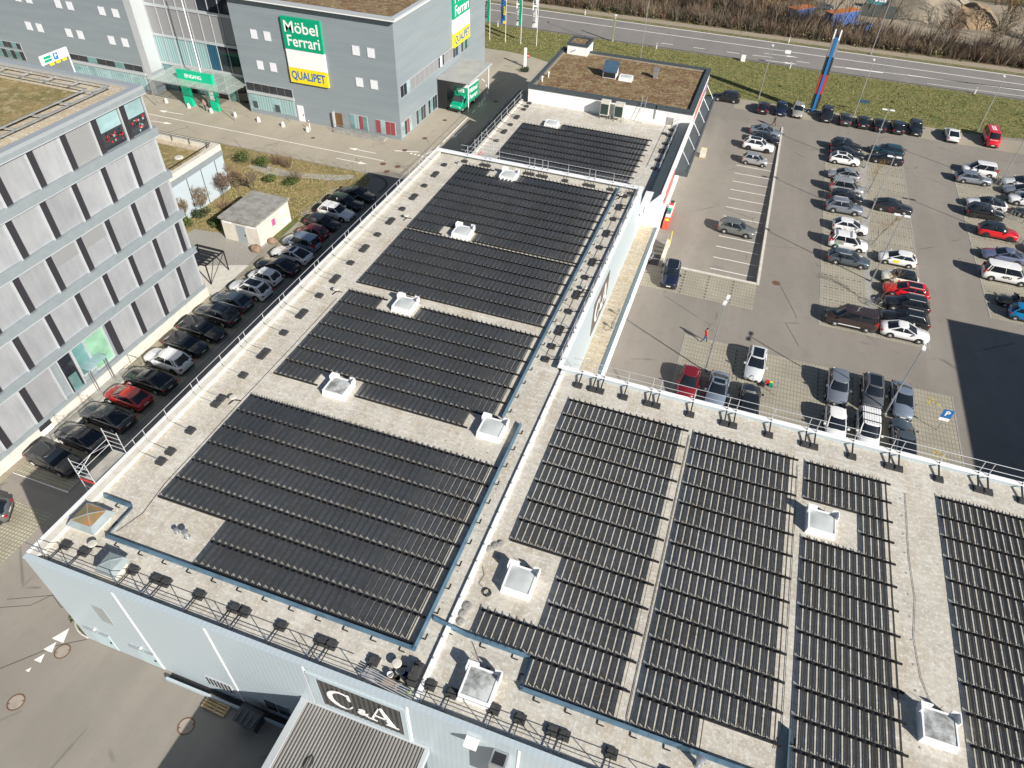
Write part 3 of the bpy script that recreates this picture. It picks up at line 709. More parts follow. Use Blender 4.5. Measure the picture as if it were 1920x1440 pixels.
# ---- hipped vent caps
def ventcap(label, x, y, sx, sy, h0, h1, mat, rust):
    t = thing('vent_hood', label, 'roof vent', (x, y, RZ))
    part('base', B(x-sx*.36, x+sx*.36, y-sy*.36, y+sy*.36, RZ, RZ+h0), M['cream'], t)
    m = MB(); a, b = sx/2, sy/2; z = RZ+h0
    m.add([(x-a,y-b,z),(x+a,y-b,z),(x+a,y+b,z),(x-a,y+b,z),(x-a*.72,y-b*.72,z+h1),(x+a*.72,y-b*.72,z+h1),(x+a*.72,y+b*.72,z+h1),(x-a*.72,y+b*.72,z+h1)], [(3,2,1,0),(0,1,5,4),(1,2,6,5),(2,3,7,6),(3,0,4,7)])
    part('hood', m, mat, t)
    m = MB(); zt = z+h1; q = [(x-a*.72,y-b*.72,zt),(x+a*.72,y-b*.72,zt),(x+a*.72,y+b*.72,zt),(x-a*.72,y+b*.72,zt)]; ap = (x,y,zt+.14)
    m.add(q+[ap], [(0,1,4),(1,2,4),(2,3,4),(3,0,4)]); part('hood_top', m, rust, t)
    m = MB()
    for p in q: m.bar((p[0],p[1],zt+.01), (x,y,zt+.15), .06, .03)
    part('ridge', m, mat, t)
    return t
M['hood'] = plain('zinc_hood', (.36,.42,.43), .4, .3, var=.15)
m = Mat('rusted_hood_top', (.42,.16,.04), .75); m.mix(m.noise(.9, 4, .6, .4, .6), (.2,.17,.09)); M['hoodrust'] = m.done()
ventcap('large zinc vent hood with rusty orange top in the left roof corner', -30.3, 15.05, 2.0, 1.75, .45, .35, M['hood'], M['hoodrust'])
ventcap('small zinc vent hood with clean pyramid top behind the front guardrail', -26.85, 12.98, 1.3, 1.3, .5, .35, M['hood'], M['hood'])
# ---- small things on the roof
def pipe(label, x, y, h=.45, r=.09, z=RZ):
    m = MB(); m.lathe((x,y,z), [(r*1.5,0),(r*1.5,.05),(r,.06),(r,h-.1),(r*1.6,h-.09),(r*1.6,h),(r*.4,h+.05)], 12); return solo('vent_pipe', m, M['steel'], label, 'vent pipe', 'vent pipes on the roof', 40, (x,y,z))
pipe('shorter of two metal vent pipes beside the short front rows of the near array', -25.3, 16.2, .35)
pipe('taller of two metal vent pipes beside the short front rows of the near array', -24.55, 16.15, .6, .12)
pipe('white capped vent pipe on the front deflector of the right wing', 5.55, 14.05, .75, .13)
pipe('metal vent pipe by the left parapet of the far left-wing corner', -28.5, 66.8, .3)
def roofdrain(label, x, y, z=RZ):
    t = thing('roof_light_disc', label, 'roof marker', (x,y,z), 0, 'white discs on black tripod feet')
    m = MB(); m.lathe((0,0,.3), [(.24,0),(.26,.03),(.24,.07),(.05,.09)], 16); part('disc', m, M['cream'], t, 40, False)
    m = MB(); m.tube((0,0,.05),(0,0,.3),.04)
    for a in (0.3,2.4,4.5): m.bar((0,0,.06),(.5*math.cos(a),.5*math.sin(a),.02),.07,.04)
    part('tripod', m, M['rail'], t, None, False); return t
for l, x, y in (('white disc on a tripod near the left edge, level with the nearest array back row', -28.9, 26.7), ('white disc on a tripod in the left front roof corner beside ballast', -29.05, 13.75),
        ('white disc on a tripod near the left edge between second and third arrays', -28.8, 40.75), ('white disc on a tripod near the left edge, farthest back', -28.65, 54.0), ('white disc on a tripod in the clutter by the front guardrail', -9.68, 13.45),
        ('white disc on a tripod beside the east guardrail near the far corner', -10.1, 66.5), ('white disc on a tripod beside the east guardrail halfway along', -9.3, 48.9)):
    roofdrain(l, x, y)
def weight(label, x, y, r=.2):
    m = MB(); m.lathe((x,y,RZ), [(r,0),(r,.09),(r*.85,.11),(r*.2,.11),(r*.15,.08)], 16); solo('concrete_weight', m, M['concrete'], label, 'concrete weight', 'round concrete weights by the roof kerb', 40, (x,y,RZ))
for l, x, y, q in (('round concrete weight farthest back of the four beside the skylight', -7.2, 22.2, .2), ('round concrete weight second from the back of the four beside the skylight', -7.45, 21.95, .22), ('round concrete weight touching the white roof kerb, third of four', -7.72, 21.6, .22), ('round concrete weight nearest the skylight shadow, fourth of four', -7.1, 21.25, .2),
                ('larger round concrete weight of the front three beside the white kerb', -7.55, 17.75, .28), ('middle round concrete weight of the front three beside the white kerb', -7.62, 17.25, .24), ('front round concrete weight of the front three beside the white kerb', -7.55, 16.8, .22)):
    weight(l, x, y, q)
def wire(label, pts, z=RZ+.04, r=.012, mat='rail'):
    m = MB(); m.path([(a,b,z) for a,b in pts], r, 3); return solo('roof_cable', m, M[mat], label, 'cable')
m = MB(); m.path([(-6.85+.24*math.cos(t*.6)*(1-.004*t), 18.9+.24*math.sin(t*.6), RZ+.03+.002*t) for t in range(52)], .014, 3); solo('cable_coil', m, M['rail'], 'coil of black cable lying on the roof left of a skylight', 'cable')
wire('thin cable winding from the white kerb to the cable coil', [(-7.7,20.4),(-7.4,19.9),(-7.5,19.3),(-7.1,19.1)])
wire('thin cable from deflector to the front right skylight', [(-6.6,16),(-5.9,15.2),(-5.5,14.8)])
wire('lightning wire along the left roof beside the array ends', [(-28.6,15),(-28.1,16.6),(-28.4,19),(-28.35,22),(-28.4,27),(-28.3,33),(-28.3,40)])
wire('lightning wire down the bare strip left of the rightmost array', [(15.9,35),(15.8,30),(15.95,27),(15.7,24.5),(15.9,22.2),(16.3,20.9)])
wire('double cable run between the first two right-wing arrays', [(1.95,35),(1.98,25),(1.95,15),(2.05,14.7)], RZ+.05, .02)
wire('cable along the right side of the second right-wing array', [(9.2,35),(9.2,17),(8.9,16)], RZ+.05, .015)
# circle marks of screws in a row behind the near array and by the right strip
m = MB()
for k in range(18): m.lathe((-26.5+k*1.0, 28.55+.0*k, RZ), [(.055,0),(.055,.02),(.03,.025)], 8)
for k in range(14): m.lathe((15.6, 15.6+k*1.45, RZ), [(.06,0),(.06,.02),(.03,.025)], 8)
for k in range(10): m.lathe((-8.9, 17.5+k*2.1, RZ), [(.06,0),(.06,.02),(.03,.025)], 8)
o = solo('lightning_wire_holder', m, M['concrete'], 'rows of tiny round wire holders dotted over the pale roof', 'wire holder'); o['kind'] = 'stuff'
# clutter by the front guardrail
t = thing('ballast_stack', 'stack of spare black ballast blocks leaning by the white roof kerb', 'ballast', (-8.65, 13.05, RZ))
for i, (dx, dy, dz, rz) in enumerate(((0,0,0,.1), (.02,.62,0,.05), (.0,.02,.2,.12), (.03,.6,.2,.0), (.02,.3,.4,.1))): mkobj('block', BLOCK, t, (dx,dy,dz), rz+PI/2)
def bucket(label, x, y, mat, r=.17, h=.3):
    m = MB(); m.lathe((x,y,RZ), [(r*.8,0),(r,h),(r*.9,h),(r*.7,.04)], 12); solo('bucket', m, mat, label, 'bucket', 'buckets and bags by the front guardrail', 40, (x,y,RZ))
bucket('white bucket among the clutter by the front guardrail', -9.75, 12.85, M['signwhite'])
bucket('black bucket beside the white bucket by the front guardrail', -9.35, 12.8, M['black'])
bucket('dark blue bucket nearest the ballast stack', -9.05, 13.1, plain('dark_blue_plastic', (.02,.03,.07), .3))
bucket('black tub at the left end of the roof clutter', -10.15, 12.45, M['black'], .15)
m = MB(); m.box(-10.0,-9.3,12.25,12.7,RZ,RZ+.25); m.box(-9.95,-9.35,12.3,12.65,RZ+.25,RZ+.3); solo('cardboard_box', m, plain('brown_cardboard', (.5,.33,.15), .8, var=.3), 'open brown box among the clutter by the front guardrail', 'box')
m = MB()
for k in range(5): m.bar((-11.2+.05*k,12.3+.1*k,RZ+.3+.02*k),(-8.2,11.95+.12*k,RZ+.35),.05)
solo('spare_rails', m, M['alu'], 'bundle of loose metal rails behind the front coping', 'rails')
m = MB(); m.cbox(-8.75,12.3,RZ,.3,.3,.2,0,.4); m.cbox(-8.55,12.5,RZ,.2,.16,.25,0,1); solo('work_gloves_and_cap', m, plain('lime_fabric', (.35,.5,.1), .8), 'lime green cloth bundle at the front end of the white kerb', 'cloth')
# ---- scaffold towers
def scaffold(label, x0, x1, y0, y1, z, ztop, red):
    t = thing('scaffold_tower', label, 'scaffold', (x0, y0, 0))
    for x, y in ((x0,y0),(x1,y0),(x0,y1),(x1,y1)):
        m = MB(); m.tube((x,y,0),(x,y,ztop if y == y0 or y == y1 else z),.03,.03,6); part('upright', m, M['alu'], t)
    for y in (y0, y1):
        m = MB()
        for zz in [z+.45*k for k in range(int((ztop-z)/.45)+1)]+[z-.6*k for k in range(1, int(z/.6))]: m.tube((x0,y,zz),(x1,y,zz),.022,.022,5)
        part('ladder_rungs', m, M['alu'], t)
    m = MB()
    for zz in (z+.5, z+1.0): m.tube((x0,y0,zz),(x0,y1,zz),.022,.022,5)
    m.tube((x0,y0,z+.5),(x0,(y0+y1)/2,z+1),.018,.018,5); m.tube((x0,y1,z+.5),(x0,(y0+y1)/2,z+1),.018,.018,5)
    for k in range(int(z/2)): m.tube((x0,y0,k*2),(x0,y1,k*2+2),.018,.018,5)
    part('guard_brace', m, M['alu'], t)
    part('platform', B(x0+.05,(x0+x1)/2-.02,y0,y1,z-.05,z), M['board'], t); part('platform', B((x0+x1)/2+.02,x1-.03,y0,y1,z-.05,z), M['concrete'], t)
    part('toe_board', B(x0+.03,x1-.03,y0-.04,y0-.01,z+.02,z+.2), M['red'], t)
    if red: part('toe_board', B(x0-.04,x0-.01,y0,y1,z+.02,z+.2), M['red'], t)
    return t
scaffold('aluminium scaffold tower rising past the left roof edge behind the rusty hood', -33.2, -32.05, 17.25, 19.9, 9.35, 11.35, False)
scaffold('far scaffold with red toe boards standing on the lower roof behind the far guardrail', -27.6, -25.4, 69.5, 71.6, 8.6, 11.0, True)
# ================================================================ FAR WING OF THE STORE (lower roof, planted roof block)
nw = thing('grocery_store', 'white rendered lower store with planted brown roof block and long dark canopy', 'building', (-18, 82, 0))
m = MB(); m.box(-30.0,-6.5,72.42,93.1,-.7,6.3); m.box(-30,-8.22,68.95,72.42,0,6.3); m.box(-29.0,-6.5,93.1,110.3,-.7,8.5); part('wall', m, M['white'], nw)
m = MB(); m.poly([(-29.8,68.95,6.6),(-7.6,68.95,6.6),(-7.6,93.1,6.6),(-29.8,93.1,6.6)]); part('roof', m, M['roof'], nw)
m = MB(); m.box(-30.0,-29.7,68.95,93.1,6.3,6.85); m.box(-30,-8.22,68.95,69.2,6.3,6.65); part('parapet', m, M['cream'], nw)
m = MB(); m.poly([(-7.7,68.95,7.25),(-6.5,72.42,7.42),(-6.5,93.1,7.42),(-7.7,93.1,7.25)]); m.poly([(-7.7,68.95,6.5),(-7.7,93.1,6.5),(-7.7,93.1,7.25),(-7.7,68.95,7.25)]); m.poly([(-7.7,68.95,6.5),(-7.7,68.95,7.25),(-6.5,72.42,7.42),(-6.5,72.42,6.5)])
part('roof_edge_sheet', m, M['anth'], nw)
m = MB(); m.box(-6.52,-6.36,72.42,93.1,5.4,7.5); m.box(-6.52,-6.36,93.1,110.35,5.4,8.6); m.box(-8.22,-6.52,72.4,72.55,3.1,7.3); part('fascia', m, M['white'], nw)
part('pillar_cap', B(-8.22,-6.5,69.0,72.42,6.3,7.3), M['whitem'], nw)
m = MB(); m.box(-6.5,-4.9,84.3,111.2,4.55,4.75); m.box(-5.02,-4.82,84.3,111.2,4.3,4.85); m.box(-6.5,-4.82,84.1,84.3,4.25,4.8); part('entrance_canopy', m, M['anth'], nw)
for k in range(6):
    y = 86.6+k*4.75; m = MB(); m.tube((-6.36,y,6.6),(-5.15,y+.05,4.85),.045); m.cbox(-5.15,y,4.72,.25,.25,.12); part('canopy_strut', m, M['steel'], nw)
part('sign_board', B(-6.36,-6.3,96.0,104.6,6.3,7.9), plain('faded_red_sign', (.5,.16,.13), .6), nw)
part('sign_board', B(-6.36,-6.3,76.0,82.3,4.0,6.0), MATS['faded_red_sign'], nw)
part('sign_board', B(-6.36,-6.3,105.6,109.6,6.2,7.7), plain('faded_violet_sign', (.25,.2,.3), .6), nw)
# planted block
zt = 9.0
m = MB(); m.poly([(-28.6,93.5,8.7),(-7,93.5,8.7),(-7,109.9,8.7),(-28.6,109.9,8.7)]); part('planted_roof', m, M['sedum'], nw)
m = MB()
for a in ((-29.1,-6.3,93.0,93.45),(-29.1,-6.3,109.95,110.45),(-29.1,-28.55,93.45,109.95),(-6.95,-6.3,93.45,109.95)): m.box(a[0],a[1],a[2],a[3],8.5,zt)
part('roof_edge', m, M['anth'], nw)
m = MB(); m.box(-28.54,-28.2,93.5,109.8,8.71,8.75); m.box(-28.2,-7.0,109.4,109.9,8.71,8.75); part('gravel_margin', m, M['gravel'], nw)
st = part('stair_head', B(-27.9,-24.8,108.4,112.0,8.4,10.0), M['white'], nw)
m = MB()
for a in ((-28.0,-24.7,108.3,108.7),(-28.0,-24.7,111.7,112.1),(-28.0,-27.6,108.7,111.7),(-25.1,-24.7,108.7,111.7)): m.box(*a,10.0,10.3)
part('roof_edge', m, M['anth'], st); part('planted_roof', B(-27.6,-25.1,108.7,111.7,10.0,10.1), M['sedum'], st)
m = MB(); m.tube((-26.7,108.4,9.4),(-26.3,107.8,9.7),.06); part('wall_spout', m, M['steel'], st)
part('fire_hatch', B(-9.6,-8.7,93.05,93.09,6.75,7.7), M['concrete'], nw)
part('down_pipe', B(-11.3,-11.15,93.0,93.09,7.2,9.0), M['steel'], nw)
def hvac(label, x, y):
    t = thing('heat_pump', label, 'heat pump', (x,y,6.6), 0, 'heat pumps against the white wall')
    m = MB()
    for a in (-.5,.5): m.box(a-.05,a+.05,-.5,.5,0,.08); m.bar((a,-.4,0),(a,-.4,.5),.06); m.bar((a,.4,0),(a,.4,.5),.06)
    part('stand', m, M['steel'], t, None, False)
    m = MB(); m.box(-.6,.6,-.45,.45,.5,2.35); part('casing', m, M['cream'], t, None, False)
    part('fan_grille', B(-.5,.5,-.49,-.45,.65,2.0), plain('green_black_grille', (.025,.05,.045), .5) if 'green_black_grille' not in MATS else MATS['green_black_grille'], t, None, False)
    m = MB(); m.path([(.55,-.2,.7),(.8,-.3,.6),(.85,-.3,.1)], .05, 6); part('pipe', m, M['steel'], t, None, False)
hvac('left heat pump of two on stands before the white wall', -17.8, 92.1); hvac('right heat pump of two on stands before the white wall', -15.85, 92.0)
t = thing('roof_ladder', 'steel ladder leaning from lower roof to the planted roof', 'ladder', (-13.0,92.4,6.6))
m = MB(); m.tube((-13.3,92.3,6.6),(-13.15,92.95,9.9),.03); m.tube((-12.75,92.3,6.6),(-12.6,92.95,9.9),.03); m.tube((-13.15,92.95,9.9),(-13.15,93.7,9.6),.03); m.tube((-12.6,92.95,9.9),(-12.6,93.7,9.6),.03); part('stringers', m, M['steel'], t)
for k in range(7):
    m = MB(); q = k/7+.05; m.tube((-13.3+.15*q,92.3+.65*q,6.6+3.2*q),(-12.75+.15*q,92.3+.65*q,6.6+3.2*q),.018); part('rung', m, M['steel'], t)
skylight('low skylight on the far lower roof behind the solar rows', -23.6, 86.7, 6.6, 1.7, 1.6, False)
# things on the planted roof
t = thing('smoke_vent', 'large tilted zinc smoke vent standing on the planted roof', 'roof vent', (-19.5,101.5,8.7))
m = MB(); m.add([(-.95,-.6,0),(.95,-.6,0),(.95,.7,0),(-.95,.7,0),(-.95,-.6,.95),(.95,-.6,.95),(.95,.7,1.9),(-.95,.7,1.9)], [(3,2,1,0),(0,1,5,4),(1,2,6,5),(2,3,7,6),(3,0,4,7)]); part('body', m, M['whitem'], t, None, False)
m = MB(); m.add([(-1.05,-.75,.9),(1.05,-.75,.9),(1.05,.8,2.02),(-1.05,.8,2.02)], [(0,1,2,3)]); m.add([(-1.05,-.75,.85),(1.05,-.75,.85),(1.05,.8,1.97),(-1.05,.8,1.97)], [(3,2,1,0)]); part('lid', m, M['sky_tint_metal'], t, None, False)
m = MB(); m.box(-.85,.85,-.64,-.6,.1,.75); part('grille', m, M['dark'], t, None, False)
skylight('skylight beside the tilted zinc vent on the planted roof', -17.2, 101.4, 8.7, 1.9, 1.5, False)
m = MB(); m.box(-13.7,-13.15,103.6,104.3,8.7,9.8); m.box(-13.8,-13.05,103.5,104.4,9.8,9.95); solo('vent_stack', m, M['steel'], 'small square metal vent stack alone on the planted roof', 'roof vent')
for l, x, y in (('nearer of two small white pipes at the left planted roof margin', -27.9, 95.7), ('farther of two small white pipes at the left planted roof margin', -27.6, 97.8)):
    m = MB(); m.lathe((x,y,8.7), [(.09,0),(.09,.55),(.16,.56),(.16,.7),(.03,.75)], 10); solo('vent_pipe', m, M['whitem'], l, 'vent pipe', None, 40, (x,y,8.7))
guardrail('guardrail along the right edge of the far lower roof, in the parapet shade', [(-7.95, y) for y in (79.7,82.2,84.9,87.2,89.9,91.6,92.6)], (-1,0), 6.6, [(-8.6, y) for y in (79.7,82.2,84.6,85.2,87.2,89.9,91.8)], zr=6.6)
guardrail('guardrail along the left edge of the far lower roof', [(-29.85, y) for y in (73,76.5,79.4,82.3,84.7,87,90.0,92.6)], (1,0), 6.85, [(-28.6, y) for y in (79.4,82.0,82.6,84.7,87.0,87.6,90.2,91.4,92.6)], zr=6.6, lean=-.1)
t = thing('antenna_mast', 'thin lightning rod on a dark foot by the white wall', 'lightning rod', (-9.2,90.2,6.6)); m = MB(); m.tube((-9.2,90.2,6.6),(-9.2,90.2,9.4),.018); part('rod', m, M['steel'], t)
o = mkobj('foot', BLOCK, t, (0,0,0))

# ================================================================ OFFICE BUILDING WITH SILVER PANELS
OX, ON = -48.3, 45.8
of = thing('office_building', 'silver panelled office block with dark vertical strips and mossy roof', 'building', (OX-10, 20, 0))
part('core', B(-95, OX-.2, -12, ON-.1, 0, 20.85), M['band'], of)
part('plinth', B(-95.2, OX+.12, -12, ON+.12, 0, 1.05), M['cream'], of)
part('sill_band', B(-95.1, OX+.05, -12, ON+.05, 1.05, 1.5), M['band'], of)
for z0, z1 in ((5.3,5.98),(9.25,10.03),(13.25,14.0),(17.2,17.97),(20.85,21.28)):
    part('floor_band', B(-95.3, OX+.22, -12, ON+.22, z0, z1), M['band'], of)
    part('band_edge', B(-95.3, OX+.25, -12, ON+.25, z0, z0+.05), M['bandlight'], of)
m = MB(); m.poly([(-94.6,-11,21.3),(OX-.4,-11,21.3),(OX-.4,ON-.4,21.3),(-94.6,ON-.4,21.3)]); part('roof_gravel', m, M['ledge'], of)
m = MB(); m.poly([(-94,-10,21.36),(OX-3.3,-10,21.36),(OX-3.3,ON-2.9,21.36),(-94,ON-2.9,21.36)]); part('planted_roof', m, M['moss'], of)
m = MB(); m.box(-95.3,OX+.2,ON-.45,ON+.2,21.28,21.55); m.box(OX-.45,OX+.2,-12,ON-.45,21.28,21.55); part('roof_edge', m, plain('grey_roof_edge', (.4,.43,.45), .4, .3), of)
rl = MB()
for off in (1.55, 2.75): rl.bar((-94,ON-off,21.75),(OX-off,ON-off,21.75),.09); rl.bar((OX-off,-11,21.75),(OX-off,ON-off,21.75),.09)
part('roof_rail', rl, M['steel'], of)
for k in range(12):
    m = MB(); x = OX-2.2-k*2.6; m.bar((x,ON-2.75,21.72),(x+.35,ON-1.55,21.72),.07); part('rail_bracket', m, M['steel'], of)
    m = MB(); y = ON-3.2-k*2.6; m.bar((OX-2.75,y,21.72),(OX-1.55,y+.35,21.72),.07); part('rail_bracket', m, M['steel'], of)
# facade cells
floors = [(17.97,20.85,42.95), (14.0,17.2,42.2), (10.03,13.25,43.72), (5.98,9.25,44.55), (1.5,5.3,42.98)]
PIT = 3.075
special = {(0,-1):'win', (0,0):'win', (0,1):'louvre', (2,2):'louvre_top', (2,3):'louvre_top', (0,7):'louvre', (3,7):'louvre_top', (1,8):'louvre_top'}
for fi, (z0, z1, y0) in enumerate(floors):
    k = -1
    while True:
        ys = y0-PIT*k            # left edge of strip k (k=-1 is the rest up to the corner)
        top = min(ys-(.0), ON) if k >= 0 else None
        # strip
        if k >= 0:
            if not (fi == 4 and 27.9 < ys+.3 < 33.2): part('dark_strip', B(OX-.2, OX-.02, ys, ys+.6, z0, z1), M['slot'], of)
        # panel between this strip's far side and the next strip
        a, b = (ys-PIT+.6 if k >= 0 else y0+.6), (ys if k >= 0 else ON-.12)
        kind = special.get((fi, k), 'panel')
        if fi == 4 and 27.9 < (a+b)/2 < 33.4: kind = None
        if b-a > .2 and kind:
            part('panel_fin', B(OX-.2, OX+.05, b-.09, b, z0, z1), M['bandlight'], of)
            if kind == 'win':
                w = part('window', B(OX-.2, OX-.12, a+.05, b-.09, z0+.05, z1-.05), M['glass_dark'], of)
                part('roller_blind', B(OX-.118, OX-.1, a+.12, b-.16, z0+1.45, z1-.1), M['glass_pale'], w)
                m = MB(); rr = random.Random(fi*9+k)
                for q in range(26):
                    yy, zz = rr.uniform(a+.3, b-.4), z0+.15+rr.random()*1.0; m.box(OX-.118, OX-.1, yy, yy+rr.uniform(.06,.22), zz, zz+rr.uniform(.05,.2), rr.choice((0,0,1,2)))
                part('display_goods', m, [M['red'], M['glass_pale'], M['dark']], w)['kind'] = 'stuff'
            else:
                part('facade_panel', B(OX-.2, OX-.06, a+.05, b-.09, z0+.02, z1-.02), M['louvre'] if kind == 'louvre' else M['panel'], of)
                if kind == 'louvre_top': part('louvre', B(OX-.06, OX-.045, a+.1, b-.14, z1-1.3, z1-.04), M['louvre'], of)
        k += 1
        if ys < -8: break
# entrance glazing
for a, b, z0, mt in ((31.25,33.3,1.75,'glass_green'), (29.85,31.15,2.2,'glass_teal'), (28.35,29.7,.9,'glass_dark')):
    w = part('entrance_glass', B(OX-.2, OX-.08, a, b, z0, 5.25), M[mt], of)
    m = MB(); m.box(OX-.08,OX+.03,a-.06,a+.03,z0,5.28); m.box(OX-.08,OX+.03,b-.03,b+.06,z0,5.28); m.box(OX-.08,OX+.03,a+.03,b-.03,z0-.12,z0); part('frame', m, M['bandlight'], w)
part('door_leaf', B(OX-.08, OX-.05, 28.6, 29.45, .95, 3.1), M['glass_teal'], of)
# entrance canopy and steps
t = thing('glass_entrance_canopy', 'small pale green glass canopy on steel posts over the office entrance', 'canopy', (-48.1,31,0))
part('glass_pane', B(-48.95,-47.2,29.8,30.8,3.2,3.23), M['glass_pale'], t); part('glass_pane', B(-48.95,-47.2,30.83,31.9,3.2,3.23), M['glass_pale'], t)
for x, y in ((-47.3,29.95),(-47.3,31.75)):
    m = MB(); m.tube((x,y,0),(x,y,3.2),.045); m.tube((x-.35,y,0),(x-.35,y,3.2),.03); part('post', m, M['steel'], t)
pl = thing('entrance_platform', 'beige concrete entrance ramp with slim railings before the office door', 'ramp', (-47.4,31,0))
part('slab', B(-48.2,-46.9,23.6,33.4,.02,.28), M['concrete'], pl); part('kerb_wall', B(-46.9,-46.6,23.4,33.9,.02,.32), M['cream'], pl)
for ya, yb in ((24.0,28.6),(32.0,34.3)):
    m = MB(); m.tube((-46.75,ya,1.15),(-46.75,yb,1.15),.022); m.tube((-46.75,ya,.7),(-46.75,yb,.7),.012)
    n = max(2, int((yb-ya)/1.3))
    for k in range(n+1): m.tube((-46.75,ya+(yb-ya)*k/n,.3),(-46.75,ya+(yb-ya)*k/n,1.15),.018)
    part('railing', m, M['anth'], pl)
m = MB(); m.tube((-46.75,34.3,1.15),(-48.1,34.3,1.15),.022); m.tube((-48.1,34.3,1.15),(-48.1,34.3,.1),.02); part('railing', m, M['anth'], pl)
t = thing('bin_shelter', 'black steel pergola frame at the office corner on pebbles', 'pergola', (-50.5,49.3,0))
m = MB()
for x, y in ((-52.6,47.6),(-49.2,47.6),(-49.2,50.6),(-52.6,50.6)): m.bar((x,y,0),(x,y,2.4),.1)
for a, b in (((-52.6,47.6),(-49.2,47.6)),((-49.2,47.6),(-49.2,50.6)),((-49.2,50.6),(-52.6,50.6)),((-52.6,50.6),(-52.6,47.6))): m.bar((*a,2.4),(*b,2.4),.12)
m.bar((-49.2,47.6,.1),(-49.2,50.6,2.3),.05); part('frame', m, M['rail'], t)
for k in range(6): part('roof_slat', B(-52.5,-49.25,47.75+k*.5,47.98+k*.5,2.46,2.5), M['rail'], t)
t = thing('hanging_sign', 'small white framed sign board on the office plinth by the left cars', 'sign', (-47.6,25,0))
part('board', B(-47.62,-47.56,24.0,25.1,.75,1.25), M['signwhite'], t); part('board_head', B(-47.64,-47.57,24.0,25.1,1.26,1.55), M['slot'], t)
# low annex with mossy roof
an = thing('annex_building', 'low blue grey annex with mossy roof behind the office block', 'building', (-70,60,0))
part('wall', B(-95,-60.2,45.95,66.3,0,5.2), M['clad'], an)
m = MB(); m.box(-60.75,-60.15,45.95,66.35,5.2,5.9); m.box(-95,-60.75,65.8,66.35,5.2,5.9); part('parapet', m, M['cream'], an)
part('band', B(-95,-60.12,46,66.38,4.5,5.2), M['band'], an)
m = MB(); m.poly([(-95,46,5.25),(-60.75,46,5.25),(-60.75,65.8,5.25),(-95,65.8,5.25)]); part('roof_gravel', m, M['ledge'], an)
m = MB(); m.poly([(-94,46,5.31),(-61.6,46,5.31),(-61.6,64.6,5.31),(-94,64.6,5.31)]); part('planted_roof', m, M['moss'], an)
for k in range(7): part('wall_joint', B(-60.17,-60.13,49+k*2.6,49.06+k*2.6,0,4.5), M['slot'], an)
m = MB(); m.bar((-60.9,46,6.2),(-60.9,65.5,6.2),.06); m.bar((-94,65.6,6.2),(-60.9,65.6,6.2),.06); part('railing', m, M['rail'], an)
for k in range(8):
    m = MB(); m.bar((-60.9,47+k*2.6,5.5),(-60.9,47+k*2.6,6.2),.05); part('railing_post', m, M['rail'], an)
    m = MB(); m.bar((-61.5-k*2.6,65.6,5.5),(-61.5-k*2.6,65.6,6.2),.05); part('railing_post', m, M['rail'], an)
m = MB(); m.lathe((-63.2,62.3,5.31), [(.55,0),(.5,.08),(.3,.1)], 12); part('gravel_disc', m, M['cream'], an)
# concrete hut
hu = thing('transformer_hut', 'small pale concrete hut with flat grey roof beside the parked cars', 'hut', (-51,59,0))
part('wall', B(-53.4,-48.65,55.9,62.2,0,2.72), M['hutwall'], hu); part('roof', B(-53.55,-48.5,55.65,62.4,2.72,2.95), M['hutroof'], hu)
d = part('door', B(-51.5,-50.3,55.86,55.9,.1,2.2), plain('grey_hut_door', (.3,.34,.36), .5), hu); part('handle', B(-50.5,-50.4,55.8,55.86,1.0,1.2), M['dark'], d)
for a, b, z in ((-53.2,-52.1,2.2),(-50.1,-48.9,2.2)): part('vent_grille', B(a,b,55.86,55.9,z,z+.35), M['signwhite'], hu)
for y, z in ((60.2,1.7),(60.7,.35)): part('vent_grille', B(-48.65,-48.61,y,y+1.3,z,z+.5), M['signwhite'], hu)
part('notice', B(-48.65,-48.6,58.6,59.2,1.2,2.0), plain('magenta_notice', (.5,.1,.25), .5), hu); part('step', B(-51.7,-50,55.3,55.85,.02,.12), M['concrete'], hu)
def boulder(label, x, y, s, col):
    m = MB(); rr = random.Random(int(x*10)); b = bmesh.new(); bmesh.ops.create_icosphere(b, subdivisions=2, radius=s)
    for v in b.verts: v.co *= rr.uniform(.8,1.15); v.co.z = v.co.z*.75+s*.45
    me = bpy.data.meshes.new('boulder'); b.to_mesh(me); b.free(); me.materials.append(col)
    tag(mkobj('boulder', me, None, (x,y,0)), label, 'boulder')
M['boulder'] = plain('brown_boulder', (.3,.2,.14), .9, var=.3)
boulder('large reddish boulder at the front right corner of the hut', -48.7, 55.0, .62, M['boulder']); boulder('smaller reddish boulder by the hut wall beside the lawn', -47.95, 57.2, .5, M['boulder'])

# ================================================================ FURNITURE STORE
FX, FY = -46.5, 88.0
fs = thing('furniture_store', 'big grey clad furniture store with green, white and yellow sign boards', 'building', (-60,100,0))
m = MB(); m.box(-72.1,FX,FY,122,0,16.2); m.box(-140,-89.4,FY,122,0,16.2); part('wall', m, M['ferrari'], fs)
m = MB(); m.box(-72.6,FX+.65,FY-.75,122.5,16.2,16.35); part('roof_edge', m, M['whitem'], fs)
m = MB()
for a in ((-72.6,FX+.65,FY-.75,FY-.1),(-72.6,FX+.65,121.9,122.5),(FX-.05,FX+.65,FY-.1,121.9)): m.box(a[0],a[1],a[2],a[3],16.35,16.62)
part('roof_kerb', m, M['bandlight'], fs)
m = MB(); m.poly([(-72.4,FY-.1,16.42),(FX-.05,FY-.1,16.42),(FX-.05,121.9,16.42),(-72.4,121.9,16.42)]); part('planted_roof', m, M['sedum'], fs)
part('corner_fin', B(-90.7,-89.35,FY-.06,90.4,3.3,16.2), M['bandlight'], fs); part('corner_post', B(-90.6,-89.5,FY-.03,89,0,3.3), M['bandlight'], fs)
